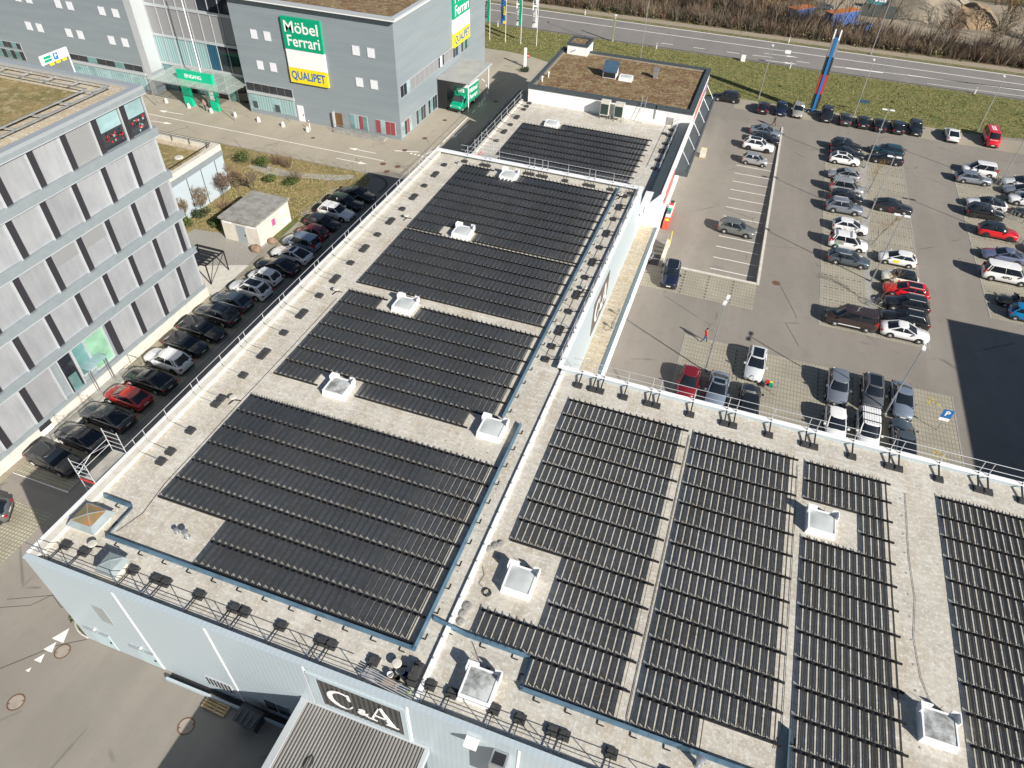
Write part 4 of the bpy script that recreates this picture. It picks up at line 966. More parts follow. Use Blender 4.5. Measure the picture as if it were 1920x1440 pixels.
def win_s(x0, x1, z0, z1, mat='winwhite', parent=None, y=FY, fr='bandlight', n=1):
    w = part('window', B(x0, x1, y-.05, y-.003, z0, z1), M[fr], parent or fs)
    wd_ = (x1-x0-.08)/n
    for k in range(n): part('pane', B(x0+.04+k*wd_+.03, x0+.04+(k+1)*wd_-.03, y-.075, y-.052, z0+.06, z1-.06), M[mat] if isinstance(mat, str) else M[mat[k % len(mat)]], w)
    return w
for d0, d1 in ((6.5,5.33),(4.2,3.03),(20.5,19.37),(22.7,21.6)):
    win_s(FX-d0, FX-d1, 11.0, 12.3); win_s(FX-d0, FX-d1, 6.78, 8.07)
for x0 in (-104.2,-101.95,-95.95,-93.4): win_s(x0, x0+1.2, 10.82, 12.05); win_s(x0+.0, x0+1.2, 6.65, 7.95)
for x0 in (-112.2,-110): win_s(x0, x0+1.2, 10.82, 12.05); win_s(x0, x0+1.2, 6.65, 7.95)
# main sign
sg = part('sign_panel', B(FX-17.05, FX-10.9, FY-.35, FY, 10.55, 14.76), M['green'], fs)
put('lettering', text_mesh('lettering', 'Möbel', 2.1, .022, M['signwhite'], .01, 5.3), sg, (FX-14.0, FY-.37, 13.45), (1,0,0), (0,0,1))
put('lettering', text_mesh('lettering', 'Ferrari', 2.1, .022, M['signwhite'], .01, 5.1), sg, (FX-13.9, FY-.37, 11.65), (1,0,0), (0,0,1))
part('sign_panel', B(FX-17.05, FX-10.9, FY-.3, FY, 8.05, 10.53), M['signwhite'], fs)
sg = part('sign_panel', B(FX-17.05, FX-10.9, FY-.33, FY, 5.95, 8.03), M['yellow'], fs)
put('lettering', text_mesh('lettering', 'QUALIPET', 1.6, .03, M['signblue'], .01, 5.5), sg, (FX-14.0, FY-.35, 6.98), (1,0,0), (0,0,1))
# ground floor front
w = win_s(FX-25.4, FX-17.4, 3.4, 4.65, 'glass_dark', n=6); win_s(FX-25.4, FX-17.4, .6, 3.0, ['glass_pale','curtain','curtain','glass_pale','curtain','curtain'], n=6)
part('sill', B(FX-25.4, FX-17.3, FY-.2, FY, 3.03, 3.37), M['bandlight'], fs)
pw = part('poster', B(FX-24.9, FX-23.9, FY-.11, FY-.08, .75, 2.6), M['glass_pale'], fs); part('picture', B(FX-24.8, FX-24.0, FY-.13, FY-.11, .85, 1.9), M['anth'], pw)
pw = part('poster', B(FX-21.0, FX-20.0, FY-.11, FY-.08, .75, 2.6), M['glass_pale'], fs); part('picture', B(FX-20.9, FX-20.1, FY-.13, FY-.11, .85, 1.9), M['anth'], pw)
d = part('door', B(FX-17.05, FX-16.0, FY-.05, FY, .05, 2.45), M['winwhite'], fs); part('handle', B(FX-16.2, FX-16.1, FY-.1, FY-.05, 1, 1.2), M['dark'], d)
d = part('door', B(FX-10.7, FX-9.5, FY-.05, FY, .3, 2.35), plain('brown_door', (.15,.08,.035), .5), fs); part('frame', B(FX-10.95, FX-10.7, FY-.4, FY, .3, 2.5), M['bandlight'], d)
win_s(FX-8.2, FX-5.3, .5, 2.6, ['glass_teal','curtain','redcurtain','glass_teal'], n=4); win_s(FX-4.0, FX-.8, .5, 2.5, ['redcurtain','glass_pale','redcurtain','redcurtain'], n=4)
rp = part('ramp_railing', B(FX-10.4, FX-2.1, FY-1.55, FY-.4, .02, .3), M['concrete'], fs)
m = MB()
for k in range(12): m.tube((FX-10.2+k*.73,FY-1.5,.3),(FX-10.2+k*.73,FY-1.5,1.25),.02)
m.tube((FX-10.3,FY-1.5,1.25),(FX-2.1,FY-1.5,1.25),.028); m.tube((FX-10.3,FY-1.5,.75),(FX-2.1,FY-1.5,.75),.018); part('rails', m, M['steel'], rp)
win_s(-105.2, -90.9, 3.1, 4.1, ['glass_dark','glass_dark','glass_teal'], n=8); win_s(-105.2, -90.9, .4, 2.6, ['glass_pale','curtain'], n=10)
part('sill', B(-105.3, -90.7, FY-.18, FY, 2.65, 3.05), M['bandlight'], fs)
win_s(-121, -115.2, 3.15, 4.2, ['glass_dark','glass_teal','glass_dark'], n=6); win_s(-121, -115.2, 1.4, 2.9, ['glass_teal','glass_dark'], n=6)
# glass bay
GY = 90.6
part('bay_wall', B(-89.4,-72.1,GY,121,0,16.2), M['anth'], fs)
for z0, z1 in ((12.4,12.8),(8.18,8.56),(4.02,4.42)): part('bay_band', B(-89.35,-72.12,GY-.18,GY-.002,z0,z1), M['bandlight'], fs)
n = 9; wd_ = 17.2/n
for k in range(n):
    x0 = -89.3+k*wd_
    part('bay_pane', B(x0+.05, x0+wd_-.05, GY-.06, GY-.004, 12.82, 16.1), M['glass_blind'] if k < 5 else M['glass_dark'], fs)
    part('bay_pane', B(x0+.05, x0+wd_-.05, GY-.06, GY-.004, 8.6, 12.36), M['glass_blind'], fs)
    part('bay_pane', B(x0+.05, x0+wd_-.05, GY-.06, GY-.004, 4.46, 8.14), M['curtain'] if k < 5 else M['bluecurtain'] if k == 5 else M['glass_dark'], fs)
    part('bay_pane', B(x0+.05, x0+wd_-.05, GY-.06, GY-.004, .1, 3.98), M['glass_dark'] if k % 3 else M['glass_teal'], fs)
    part('mullion', B(x0-.04, x0+.04, GY-.16, GY-.07, 0, 16.1), M['bandlight'], fs)
# east side
def win_e(y0, y1, z0, z1, mats, n):
    w = part('window', B(FX+.003, FX+.05, y0, y1, z0, z1), M['bandlight'], fs); q = (y1-y0)/n
    for k in range(n): part('pane', B(FX+.052, FX+.075, y0+k*q+.06, y0+(k+1)*q-.06, z0+.06, z1-.06), M[mats[k % len(mats)]], w)
win_e(88.7, 91.8, 5.8, 7.5, ['glass_dark','glass_dark','glass_pale'], 3); win_e(91.9, 101.7, 5.8, 7.5, ['glass_blind'], 6); win_e(101.8, 104.1, 5.8, 7.4, ['glass_dark','winwhite','glass_dark'], 3)
win_e(104.2, 107.5, 5.8, 7.4, ['glass_blind'], 2); win_e(107.6, 109.7, 5.6, 7.2, ['glass_dark','bluecurtain'], 2); win_e(111, 114.4, 5.5, 7.1, ['glass_dark','glass_teal'], 4)
for y0 in (88.4, 93.2, 97.5): win_e(y0, y0+3.3, .25, 2.4, ['glass_pale','glass_dark','redcurtain'] if y0 < 90 else ['glass_dark','glass_teal','glass_dark'], 4)
sg = part('sign_panel', B(FX, FX+.3, 107.6, 114.35, 11.35, 15.5), M['green'], fs)
put('lettering', text_mesh('lettering', 'Möbel', 2.1, .022, M['signwhite'], .01, 5.6), sg, (FX+.32, 111, 14.2), (0,1,0), (0,0,1)); put('lettering', text_mesh('lettering', 'Ferrari', 2.1, .022, M['signwhite'], .01, 5.6), sg, (FX+.32, 111, 12.35), (0,1,0), (0,0,1))
part('sign_panel', B(FX, FX+.27, 107.6, 114.35, 9.25, 11.33), M['signwhite'], fs)
sg = part('sign_panel', B(FX, FX+.29, 107.6, 114.35, 7.2, 9.22), M['yellow'], fs); put('lettering', text_mesh('lettering', 'QUALIPET', 1.6, .03, M['signblue'], .01, 6.0), sg, (FX+.31, 111, 8.2), (0,1,0), (0,0,1))
# delivery canopy on the east side
dc = thing('delivery_canopy', 'flat pale grey canopy on white posts over the green delivery truck', 'canopy', (-44,106,0))
part('roof_sheet', B(-46.45,-41.1,101.1,111.0,4.5,4.72), M['canopy'], dc); part('edge', B(-41.1,-41.0,101.1,111.0,4.42,4.75), M['bandlight'], dc)
for y in (101.3,110.2):
    m = MB(); m.tube((-41.3,y,0),(-41.3,y,4.5),.08,.08,8); part('post', m, M['whitem'], dc)
part('side_wall', B(-46.45,-44.9,101.2,101.35,0,4.5), M['dark'], dc)
# entrance portal
po = thing('entrance_portal', 'bright green EINGANG portal before the glass bay of the furniture store', 'portal', (-79.5,86.3,0))
h = part('header', B(-82.65,-76.4,86.0,86.55,3.72,5.4), M['bgreen'], po); put('lettering', text_mesh('lettering', 'EINGANG', .78, .012, M['signwhite'], .01, 2.95), h, (-79.75,85.98,4.72), (1,0,0), (0,0,1))
part('pillar', B(-82.6,-81.2,86.0,86.55,0,3.72), M['bgreen'], po); p2 = part('pillar', B(-77.75,-76.45,86.0,86.55,0,3.72), M['bgreen'], po)
part('notice', B(-77.5,-76.75,85.97,86.0,1.6,2.4), M['signwhite'], p2); part('notice', B(-77.5,-76.75,85.97,86.0,2.5,3.2), M['signwhite'], p2)
m = Mat('clear_canopy_glass', (.6,.68,.62), .1); m.b.inputs['Alpha'].default_value = .35; M['clear'] = m.done()
gc = thing('glass_canopy', 'wide clear glass canopy on a steel frame behind the EINGANG portal', 'canopy', (-79,86,0))
n = 8
for k in range(n):
    x0 = -86.7+k*1.85; part('glass_pane', B(x0+.03,x0+1.82,84.0,90.2,4.08,4.11), M['clear'], gc)
    m = MB(); m.bar((x0,83.9,4.02),(x0,90.4,4.02),.07); part('beam', m, M['steel'], gc)
m = MB(); m.bar((-86.7,83.95,4.0),(-71.9,83.95,4.0),.09); m.bar((-86.7,87.2,4.0),(-71.9,87.2,4.0),.09); part('beam', m, M['steel'], gc)
for x in (-86.5,-72.2):
    m = MB(); m.tube((x,84.1,0),(x,84.1,4.0),.06); part('post', m, M['steel'], gc)
m = MB()
for x0 in (-88,-76,-73.5):
    m.tube((x0,85.6,0),(x0,85.6,1),.025); m.tube((x0+2.5,85.9,0),(x0+2.5,85.9,1),.025); m.tube((x0,85.6,1),(x0+2.5,85.9,1),.025)
solo('entrance_railing', m, M['steel'], 'low steel hoop railings beside the store entrance', 'railing')
m = MB(); m.tube((-78.95,87.0,0),(-78.95,87.0,17.5),.09,.07,8); solo('mast', m, M['whitem'], 'tall slim white mast rising behind the EINGANG portal', 'mast', None, 40, (-78.95,87,0))
# tall block beyond the right edge, whose shadow lies on the car park
tb = thing('neighbour_building', 'flat block standing right of the car park, casting the broad shadow', 'building', (55,45,0))
part('wall', B(42.6,80,38.6,61.6,0,10.9), M['clad'], tb); part('roof', B(42.5,80.1,38.5,61.7,10.9,11.1), M['roof'], tb)
# ================================================================ VEHICLES
M['tyre'] = plain('tyre_rubber', (.018,.018,.018), .8); M['rim'] = plain('wheel_rim', (.62,.62,.63), .35, .15); M['rimd'] = plain('dark_wheel_rim', (.09,.09,.1), .4, .5)
M['carglass'] = plain('car_glass', (.012,.016,.022), .04, 0, Specular_IOR_Level=.7); M['trim'] = plain('black_trim', (.02,.02,.022), .55)
M['headlamp'] = plain('headlamp_glass', (.7,.72,.74), .12); M['taillamp'] = plain('tail_lamp', (.35,.012,.012), .2); M['plate'] = plain('number_plate', (.7,.7,.68), .5)
PAINT = {}
def paint(name, col, metal=.0, rough=.3):
    if name not in PAINT:
        PAINT[name] = plain('paint_'+name, col, rough, metal, Coat_Weight=1.0, Coat_Roughness=.05)
    return PAINT[name]
PC = dict(black=((.012,.013,.015),0), jet=((.018,.02,.026),.1), navy=((.012,.018,.045),.2), petrol=((.02,.06,.085),.3), darkgrey=((.06,.064,.07),.4), grey=((.17,.18,.19),.5), greygreen=((.22,.23,.22),.45), silver=((.46,.47,.48),.5), bluesilver=((.3,.36,.44),.5),
          slate=((.1,.125,.15),.4), white=((.78,.78,.78),0), pearl=((.66,.68,.7),.15), red=((.42,.015,.015),0), wine=((.2,.012,.02),.2), brightred=((.62,.01,.02),0), brown=((.055,.038,.034),.35), aubergine=((.03,.012,.025),.3), azure=((.0,.22,.5),.25), cream=((.7,.69,.6),0), lilac=((.2,.23,.36),.5), steel=((.28,.31,.36),.5), sand=((.46,.44,.39),.4), vangreen=((.0,.32,.17),0))
def pt(n): return paint(n, *PC[n][:1], PC[n][1], .28)
#            L    W    H    hood  belt  nose  wsb   rf    rr    rwb  trunk  wb   wr
TY = dict(
 hatch =   (4.15,1.78,1.48, .92, .98, .72, 1.12, .12,-1.28,-1.93, .98, 2.56,.31),
 small =   (3.62,1.66,1.52, .90,1.00, .72, .98, .38,-1.25,-1.66,1.00, 2.36,.29),
 sedan =   (4.68,1.83,1.43, .88, .95, .68, 1.12, .08,-.85,-1.82, .98, 2.75,.33),
 wagon =   (4.70,1.83,1.48, .89, .97, .70, 1.15, .15,-1.65,-2.24, .97, 2.78,.33),
 suv   =   (4.50,1.86,1.66, .98,1.08, .80, 1.02, .30,-1.60,-2.08,1.05, 2.66,.36),
 coupe =   (4.80,1.88,1.42, .87, .96, .68, 1.15, .05,-.80,-2.12,1.00, 2.85,.34),
 mpv   =   (4.40,1.81,1.80, .98,1.06, .82, 1.28, .55,-1.85,-2.10,1.06, 2.70,.32),
 van   =   (5.05,1.92,1.96,1.10,1.18, .92, 1.62, .95,-2.25,-2.42,1.18, 3.10,.34),
 mini  =   (3.85,1.73,1.42, .90, .98, .72,  .95, .45,-1.30,-1.70,.98, 2.50,.31),
 roadster= (4.00,1.73,1.20, .84, .90, .64,  .62, .22, .10,-.3, .90, 2.45,.31))
CM = {}
def car_meshes(ty):
    if ty in CM: return CM[ty]
    L, Wd, H, hood, belt, nose, wsb, rf, rr, rwb, trunk, wb, wr = TY[ty]; h = L/2; w = Wd/2
    xs = [-h,-h+.05,-h+.2,-h+.5,-wb/2,-wb/2+.5,-.2,.3,wb/2-.45,wb/2,h-.45,h-.2,h-.06,h]
    hw = [.80,.89,.95,.985,1,1,1,1,.995,.985,.95,.89,.79,.66]
    if ty in ('van','mpv'): hw = [.88,.94,.975,.99,1,1,1,1,1,.99,.965,.92,.84,.74]
    def deck(x):
        if x >= wsb: t = (x-wsb)/(h-wsb); return hood+(nose-hood)*t**1.9 if t > 0 else hood
        if x <= rwb: t = (rwb-x)/max(.01, h+rwb); return trunk-(.12 if ty in ('sedan','coupe','roadster') else .22)*t**2
        return belt
    P, F = [], []; n = 13
    for x, q in zip(xs, hw):
        ww = w*q; d = deck(x); zb = .2 if abs(x) < h-.15 else .3; mid = zb+(d-zb)*.5
        half = [(.86*ww, zb), (.97*ww, zb+.07), (ww, mid), (.992*ww, d-.2), (.965*ww, d-.09), (.88*ww, d-.012)]
        row = [(x, -y, z) for y, z in half]+[(x, 0, d+.035)]+[(x, y, z) for y, z in half[::-1]]
        P += row
    for i in range(len(xs)-1):
        for j in range(n-1): F.append((i*n+j, i*n+j+1, (i+1)*n+j+1, (i+1)*n+j))
        F.append((i*n+n-1, i*n, (i+1)*n, (i+1)*n+n-1))
    F += [tuple(range(n)), tuple(range((len(xs)-1)*n, len(xs)*n))[::-1]]
    m = MB(); m.add(P, F); out = {'body': m.mesh('car_body', M['trim'], 55)}
    # cabin: ring at the belt, ring at the roof
    bw, tw = w*.91, w*.75
    if ty in ('van','mpv'): bw, tw = w*.94, w*.82
    def ring(xf, xr, ww, z, bow):
        return [(xf+bow,0,z),(xf+bow*.55,.55*ww,z),(xf-.16,.93*ww,z),(xf-.45,ww,z),((xf+xr)/2,ww,z),(xr+.35,ww,z),(xr+.1,.92*ww,z),(xr-.03,.55*ww,z),(xr-.05,0,z)]
    lo = ring(wsb+.05, rwb-.04, bw, 0, .12); hi = ring(rf, rr, tw, H-.05, .05)
    def zlo(x): return deck(x)-.03
    lo = [(x,y,zlo(x)) for x,y,_ in lo]
    full = lambda rg: rg+[(x,-y,z) for x,y,z in rg[-2:0:-1]]
    lo, hi = full(lo), full(hi); k = len(lo)
    mid = [tuple(a*.45+b*.55 for a, b in zip(p, q)) for p, q in zip(lo, hi)]
    mid = [(x, y*1.035, z) for x, y, z in mid]
    m = MB(); m.add(lo+mid+hi, [(i,(i+1)%k,k+(i+1)%k,k+i) for i in range(k)]+[(k+i,k+(i+1)%k,2*k+(i+1)%k,2*k+i) for i in range(k)])
    out['windows'] = m.mesh('car_windows', M['carglass'], 50)
    # roof skin + pillars
    m = MB(); c = [((rf+rr)/2+(p[0]-(rf+rr)/2)*s, p[1]*s, z) for s, z in ((1.02,H-.065),(1.0,H-.03),(.82,H-.005),(.4,H)) for p in hi]
    m.add(c, [(j*k+i,j*k+(i+1)%k,(j+1)*k+(i+1)%k,(j+1)*k+i) for j in range(3) for i in range(k)]+[tuple(range(3*k,4*k))])
    def pillar(i, wd1, wd2):
        for s in (1, -1):
            a, b, t = [Vector((v[i][0], v[i][1]*s, v[i][2])) for v in (lo, mid, hi)]
            for p, q in ((a,b),(b,t)): m.bar(p, q, wd1, wd2)
    if ty != 'roadster':
        pillar(2, .07, .06); pillar(4, .07, .035)
        pillar(6, .12 if ty in ('hatch','small','mini','suv','mpv','van') else .09, .1)
        if ty in ('van','mpv','suv','wagon'): pillar(5, .1, .05)
        for s in (1,-1):   # window sill line
            for a, b in zip(lo[2:6], lo[3:7]): m.bar((a[0],a[1]*s*1.005,a[2]+.03), (b[0],b[1]*s*1.005,b[2]+.03), .03, .05)
    out['roof'] = m.mesh('car_roof', M['trim'], 40)
    m = MB()
    for s in (1,-1): m.bar((rf-.15,s*tw*.93,H+.03),(rr+.15,s*tw*.93,H+.03),.035,.04)
    out['roof_rails'] = m.mesh('car_roof_rails', M['rim'])
    m = MB(); m.box(rr+.25,rf-.12,-tw*.72,tw*.72,H+.001,H+.008); out['glass_roof'] = m.mesh('car_glass_roof', M['carglass'])
    r_ = wr
    m = MB(); m.lathe((0,-.1,0), [(r_*.62,.0),(r_*.9,0),(r_,.05),(r_,.16),(r_*.9,.205),(r_*.62,.205)], 18, 0, 'y'); out['tyre'] = m.mesh('car_tyre', M['tyre'], 40)
    m = MB(); m.lathe((0,-.095,0), [(.03,-.004),(r_*.25,-.012),(r_*.66,.012),(r_*.66,.18),(.03,.2)], 18, 0, 'y')
    for q in range(5):
        t = q*2*PI/5; m.bar((0,-.112,0),(r_*.6*math.cos(t),-.1,r_*.6*math.sin(t)),.07,.02)
    out['rim'] = m.mesh('car_rim', M['rim'], 40)
    m = MB()
    for sx in (-1,1):
        for sy in (-1,1):
            for z in (0,):
                pts = [(sx*wb/2+(r_+.075)*math.cos(PI*i/12), sy*(w+.006), wr+(r_+.075)*math.sin(PI*i/12)) for i in range(13)]
                m.poly(pts+[(sx*wb/2-(r_+.075), sy*(w+.006), .2), (sx*wb/2+r_+.075, sy*(w+.006), .2)])
    m.box(-h+.08,h-.1,-w*.9,w*.9,.16,.3); m.box(-wb/2+.4,wb/2-.4,-w-.004,w+.004,.2,.29)
    out['underbody'] = m.mesh('car_underbody', M['trim'])
    def lampm(x, y0, y1, z0, z1, dx):
        m = MB(); m.add([(x,y0,z0),(x+dx*.55,y1,z0+.02),(x+dx*.75,y1,z1),(x+.02*(1 if dx>0 else -1),y0,z1)]+[(x-dx,y0,z0),(x-dx,y1,z0),(x-dx,y1,z1),(x-dx,y0,z1)], [(0,1,2,3),(7,6,5,4),(0,4,5,1),(1,5,6,2),(2,6,7,3),(3,7,4,0)]); return m
    hz = nose
    for s, nm in ((1,'headlight_a'),(-1,'headlight_b')):
        m = MB(); x1, x2, x3 = h-.02, h-.16, h-.5; y1, y2, y3 = .40*Wd/2*1.15, .76*w, .925*w
        a = [(x1,s*y1),(x2,s*y2),(x3,s*y3*1.005)]
        dz = [hz-.09, hz-.06, hz+.02]
        pb = [(x,y,z-.06) for (x,y),z in zip(a,dz)]; ptp = [(x-.07,y*.96,z+.07) for (x,y),z in zip(a,dz)]
        m.add(pb+ptp+[(x3-.05,s*y1*.8,hz-.1)], [(0,1,4,3),(1,2,5,4),(0,3,6),(3,4,5,6),(2,6,5),(0,6,2,1)]); out[nm] = m.mesh('car_headlight', M['headlamp'])
        m = MB(); x = -h-.01; tz = trunk-.3 if ty not in ('van','mpv') else .85
        m.box(x,-h+.3,min(s*w*.66,s*w*.925),max(s*w*.66,s*w*.925),tz,tz+(.17 if ty not in ('van','mpv') else .5)); out['taillight_a' if s > 0 else 'taillight_b'] = m.mesh('car_taillight', M['taillamp'])
        m = MB(); m.cbox(wsb-.32, s*(w+.1), belt-.02, .14, .2, .14); out['mirror_a' if s > 0 else 'mirror_b'] = m.mesh('car_mirror', M['trim'])
    m = MB(); m.box(h-.08,h+.012,-.24,.24,.42,.53); m.box(-h-.012,-h+.05,-.24,.24,.6,.71); out['number_plate'] = m.mesh('car_plate', M['plate'])
    m = MB(); m.box(h-.1,h+.004,-.52,.52,.3,.5 if nose < .8 else .62); m.box(-h-.004,-h+.1,-.7,.7,.28,.44); m.box(h-.24,h-.015,-.3,.3,nose-.12,nose-.05); out['grille'] = m.mesh('car_grille', M['trim'])
    CM[ty] = out; return out
GRP = {}
def car(label, cat, ty, col, x, y, deg, group, roof=None, rails=False, sky_=False, z=None, rim='rim', name=None):
    """deg: direction the bonnet points to (0 = +x)"""
    me = car_meshes(ty); L, Wd, H, hood, belt, nose, wsb, rf, rr, rwb, trunk, wb, wr = TY[ty]
    z = sunk_z(x, y) if z is None else z
    t = thing(name or ('parked_van' if cat in ('van','minibus') else 'parked_car'), label, cat, (x, y, z), R(deg), group)
    cp = pt(col); rp = pt(roof) if roof else cp
    def sub(nm, mesh, par=t, loc=(0,0,0), mat=None, rz=0):
        o = mkobj(nm, mesh, par, loc, rz)
        if mat: o.material_slots[0].link = 'OBJECT'; o.material_slots[0].material = mat
        return o
    sub('body', me['body'], mat=cp); sub('windows', me['windows'])
    if ty != 'roadster': sub('roof', me['roof'], mat=rp)
    else:
        mb = MB(); mb.box(-1.0,.35,-.6,.6,.9,.93); part('cockpit', mb, M['trim'], t, None, False)
        for s in (-.35,.35):
            mb = MB(); mb.cbox(-.55,s,.75,.45,.42,.22); mb.cbox(-.8,s,.85,.14,.42,.4); part('seat', mb, plain('seat_leather', (.05,.035,.03), .6) if 'seat_leather' not in MATS else MATS['seat_leather'], t, None, False)
    if rails: sub('roof_rails', me['roof_rails'])
    if sky_: sub('glass_roof', me['glass_roof'])
    sub('underbody', me['underbody'])
    w = Wd/2
    for sx in (-1,1):
        for sy in (-1,1):
            q = sub('wheel', me['tyre'], loc=(sx*wb/2, sy*(w-.085), wr), rz=0 if sy < 0 else PI)
            sub('rim', me['rim'], q, mat=M[rim] if rim != 'rim' else None)
    for a, b in (('headlight','headlight_a'),('headlight','headlight_b'),('taillight','taillight_a'),('taillight','taillight_b'),('number_plate','number_plate'),('grille','grille')): sub(a, me[b])
    for b in ('mirror_a','mirror_b'): sub('mirror', me[b], mat=cp)
    return t
G1, G2, G3, G4, G5, G6 = 'cars parked along the office building', 'cars in the left row of the big car park', 'cars in the second row of the big car park', 'cars in the right row of the big car park', 'cars parked along the meadow', 'cars parked behind the right wing'
G7 = 'cars on the sunken parking strip'
# left lot (front to back)
car('silver hatchback at the left picture edge, only its tail in view on grid pavers', 'car', 'hatch', 'grey', -46.0, 16.4, 213, G1)
car('black estate nearest the scaffold tower, in the row along the office', 'car', 'wagon', 'black', -45.1, 22.5, -3, G1)
car('black saloon second from the near end of the row along the office', 'car', 'sedan', 'jet', -44.8, 25.1, 176, G1)
car('dark grey saloon parked between black saloon and red hatchback along the office', 'car', 'coupe', 'darkgrey', -44.7, 27.75, 177, G1)
car('red hatchback in the row along the office, beside the entrance ramp', 'car', 'hatch', 'red', -44.7, 30.25, 177, G1)
car('black saloon with panoramic roof parked by the office entrance, next to red hatchback', 'car', 'coupe', 'black', -44.5, 32.75, 177, G1, sky_=True)
car('white compact crossover between two black cars near the office entrance', 'car', 'suv', 'white', -44.7, 35.45, 177, G1, rails=True, rim='rimd')
car('black hatchback just beyond the white crossover, bonnet towards the store', 'car', 'hatch', 'black', -44.7, 37.95, -3, G1)
car('black estate second beyond the white crossover, bonnet towards the store', 'car', 'wagon', 'black', -44.7, 40.4, -3, G1)
car('dark brown grey off-roader among the cars along the office', 'car', 'suv', 'darkgrey', -44.8, 42.9, 177, G1, sky_=True)
car('grey hatchback at the office corner between the off-roader and a white car', 'car', 'hatch', 'slate', -44.8, 45.3, 177, G1)
car('white sports crossover with dark glass roof at the office corner', 'car', 'suv', 'white', -44.3, 47.75, 177, G1, sky_=True)
car('white small hatchback near the pebble bed', 'car', 'small', 'white', -44.2, 50.2, 177, G1)
car('black fastback saloon by the pebble bed between two white cars', 'car', 'coupe', 'black', -44.1, 52.55, 177, G1)
car('white coupe with black glass roof opposite the concrete hut', 'car', 'coupe', 'white', -44.0, 55.1, 177, G1, sky_=True)
car('silver estate opposite the concrete hut', 'car', 'mpv', 'bluesilver', -44.2, 57.55, 177, G1)
car('small dark red hatchback by the green lawn strip', 'car', 'small', 'wine', -44.3, 60.0, 177, G1)
car('black hatchback between the small red car and the white sporty hatchback', 'car', 'hatch', 'jet', -44.4, 62.45, -3, G1)
car('white sporty hatchback with its bonnet towards the store, far end of the row', 'car', 'suv', 'white', -44.1, 65.1, -3, G1)
car('black executive saloon second from the far end of the row', 'car', 'wagon', 'black', -44.3, 67.8, -3, G1)
car('black saloon at the far end of the row beside the kerb curve', 'car', 'sedan', 'black', -44.0, 70.2, -3, G1)
# big car park, left row
car('black off-roader at the far end of the left row, tallest of its trio', 'car', 'suv', 'black', 15.5, 111.5, 0, G2)
car('low black coupe squeezed between black off-roader and white hatchback', 'car', 'coupe', 'black', 15.7, 109.1, 0, G2)
car('white hatchback with black roof rails third from the far end of the left row', 'car', 'hatch', 'white', 15.3, 106.7, 0, G2, sky_=True)
car('silver hatchback facing the sunken strip, alone after a free bay', 'car', 'hatch', 'silver', 15.2, 101.4, 180, G2)
car('silver van-like family car in the left row, bonnet to the right', 'car', 'mpv', 'silver', 15.5, 97.3, 0, G2)
car('black compact car wedged beside the silver family car', 'car', 'hatch', 'black', 15.5, 94.6, 0, G2)
car('grey off-roader with alloy wheels in front of the lamp, left row', 'car', 'suv', 'steel', 15.2, 91.5, 2, G2, rails=True)
car('white sporty hatchback with black wheels in the left row', 'car', 'hatch', 'white', 15.9, 86.55, 0, G2, rim='rimd')
v = car('white delivery van with roof bars and a green mark on its side', 'van', 'mpv', 'white', 15.6, 82.3, 0, G2)
m = MB()
for x in (-1.5,.1): m.bar((x,-.8,1.88),(x,.8,1.88),.07)
part('roof_bars', m, M['steel'], v, None, False); part('side_panel', B(-1.55,-.55,-.925,-.91,.75,1.25), M['grey'] if 'grey' in M else M['concrete'], v, None, False); part('emblem', B(-1.35,-1.1,-.94,-.925,.5,.7), M['green'], v, None, False)
car('dark slate estate car beside the white delivery van', 'car', 'wagon', 'slate', 15.7, 78.65, 0, G2, rails=True)
v = car('dark brown passenger van facing left at the near end of the left row', 'van', 'van', 'brown', 15.85, 66.3, 180, G2); part('side_stripe', B(-.9,1.3,.955,.968,.42,.5), M['signwhite'], v, None, False)
car('white saloon at the near end, tail to the brown van', 'car', 'sedan', 'white', 21.1, 66.3, 0, G3)
# second row
car('petrol blue estate at the far end of the second row', 'car', 'wagon', 'petrol', 21.4, 112.6, 180, G3)
car('black saloon with bright reflection second in the far second row', 'car', 'sedan', 'black', 21.1, 109.5, 180, G3)
v = car('black coupe with a red ring painted on its door', 'car', 'coupe', 'jet', 21.3, 94.4, 0, G3)
m = MB()
for q in range(16):
    a, b = q*PI/8, (q+1)*PI/8; m.bar((-.2+.3*math.cos(a),-.945,.6+.26*math.sin(a)),(-.2+.3*math.cos(b),-.945,.6+.26*math.sin(b)),.08,.02)
part('ring_emblem', m, M['brightred'] if 'brightred' in M else M['red'], v, None, False)
v = car('white hatchback with a yellow badge on its front door', 'car', 'hatch', 'white', 21.15, 80.95, 180, G3); part('door_badge', B(-.1,.5,.885,.9,.5,.85), M['yellow'], v, None, False)
car('cream two-tone small car with black roof', 'car', 'mini', 'cream', 21.2, 76.75, 180, G3, roof='black')
car('bright red estate with roof rails under the bare young tree', 'car', 'wagon', 'brightred', 21.7, 74.3, 180, G3, rails=True, sky_=True)
car('black off-roader with chrome roof rails between red and black estates', 'car', 'suv', 'jet', 21.6, 71.5, 180, G3, rails=True)
car('black estate between the black off-roader and the white saloon', 'car', 'wagon', 'black', 21.3, 68.7, 180, G3, rails=True, sky_=True)
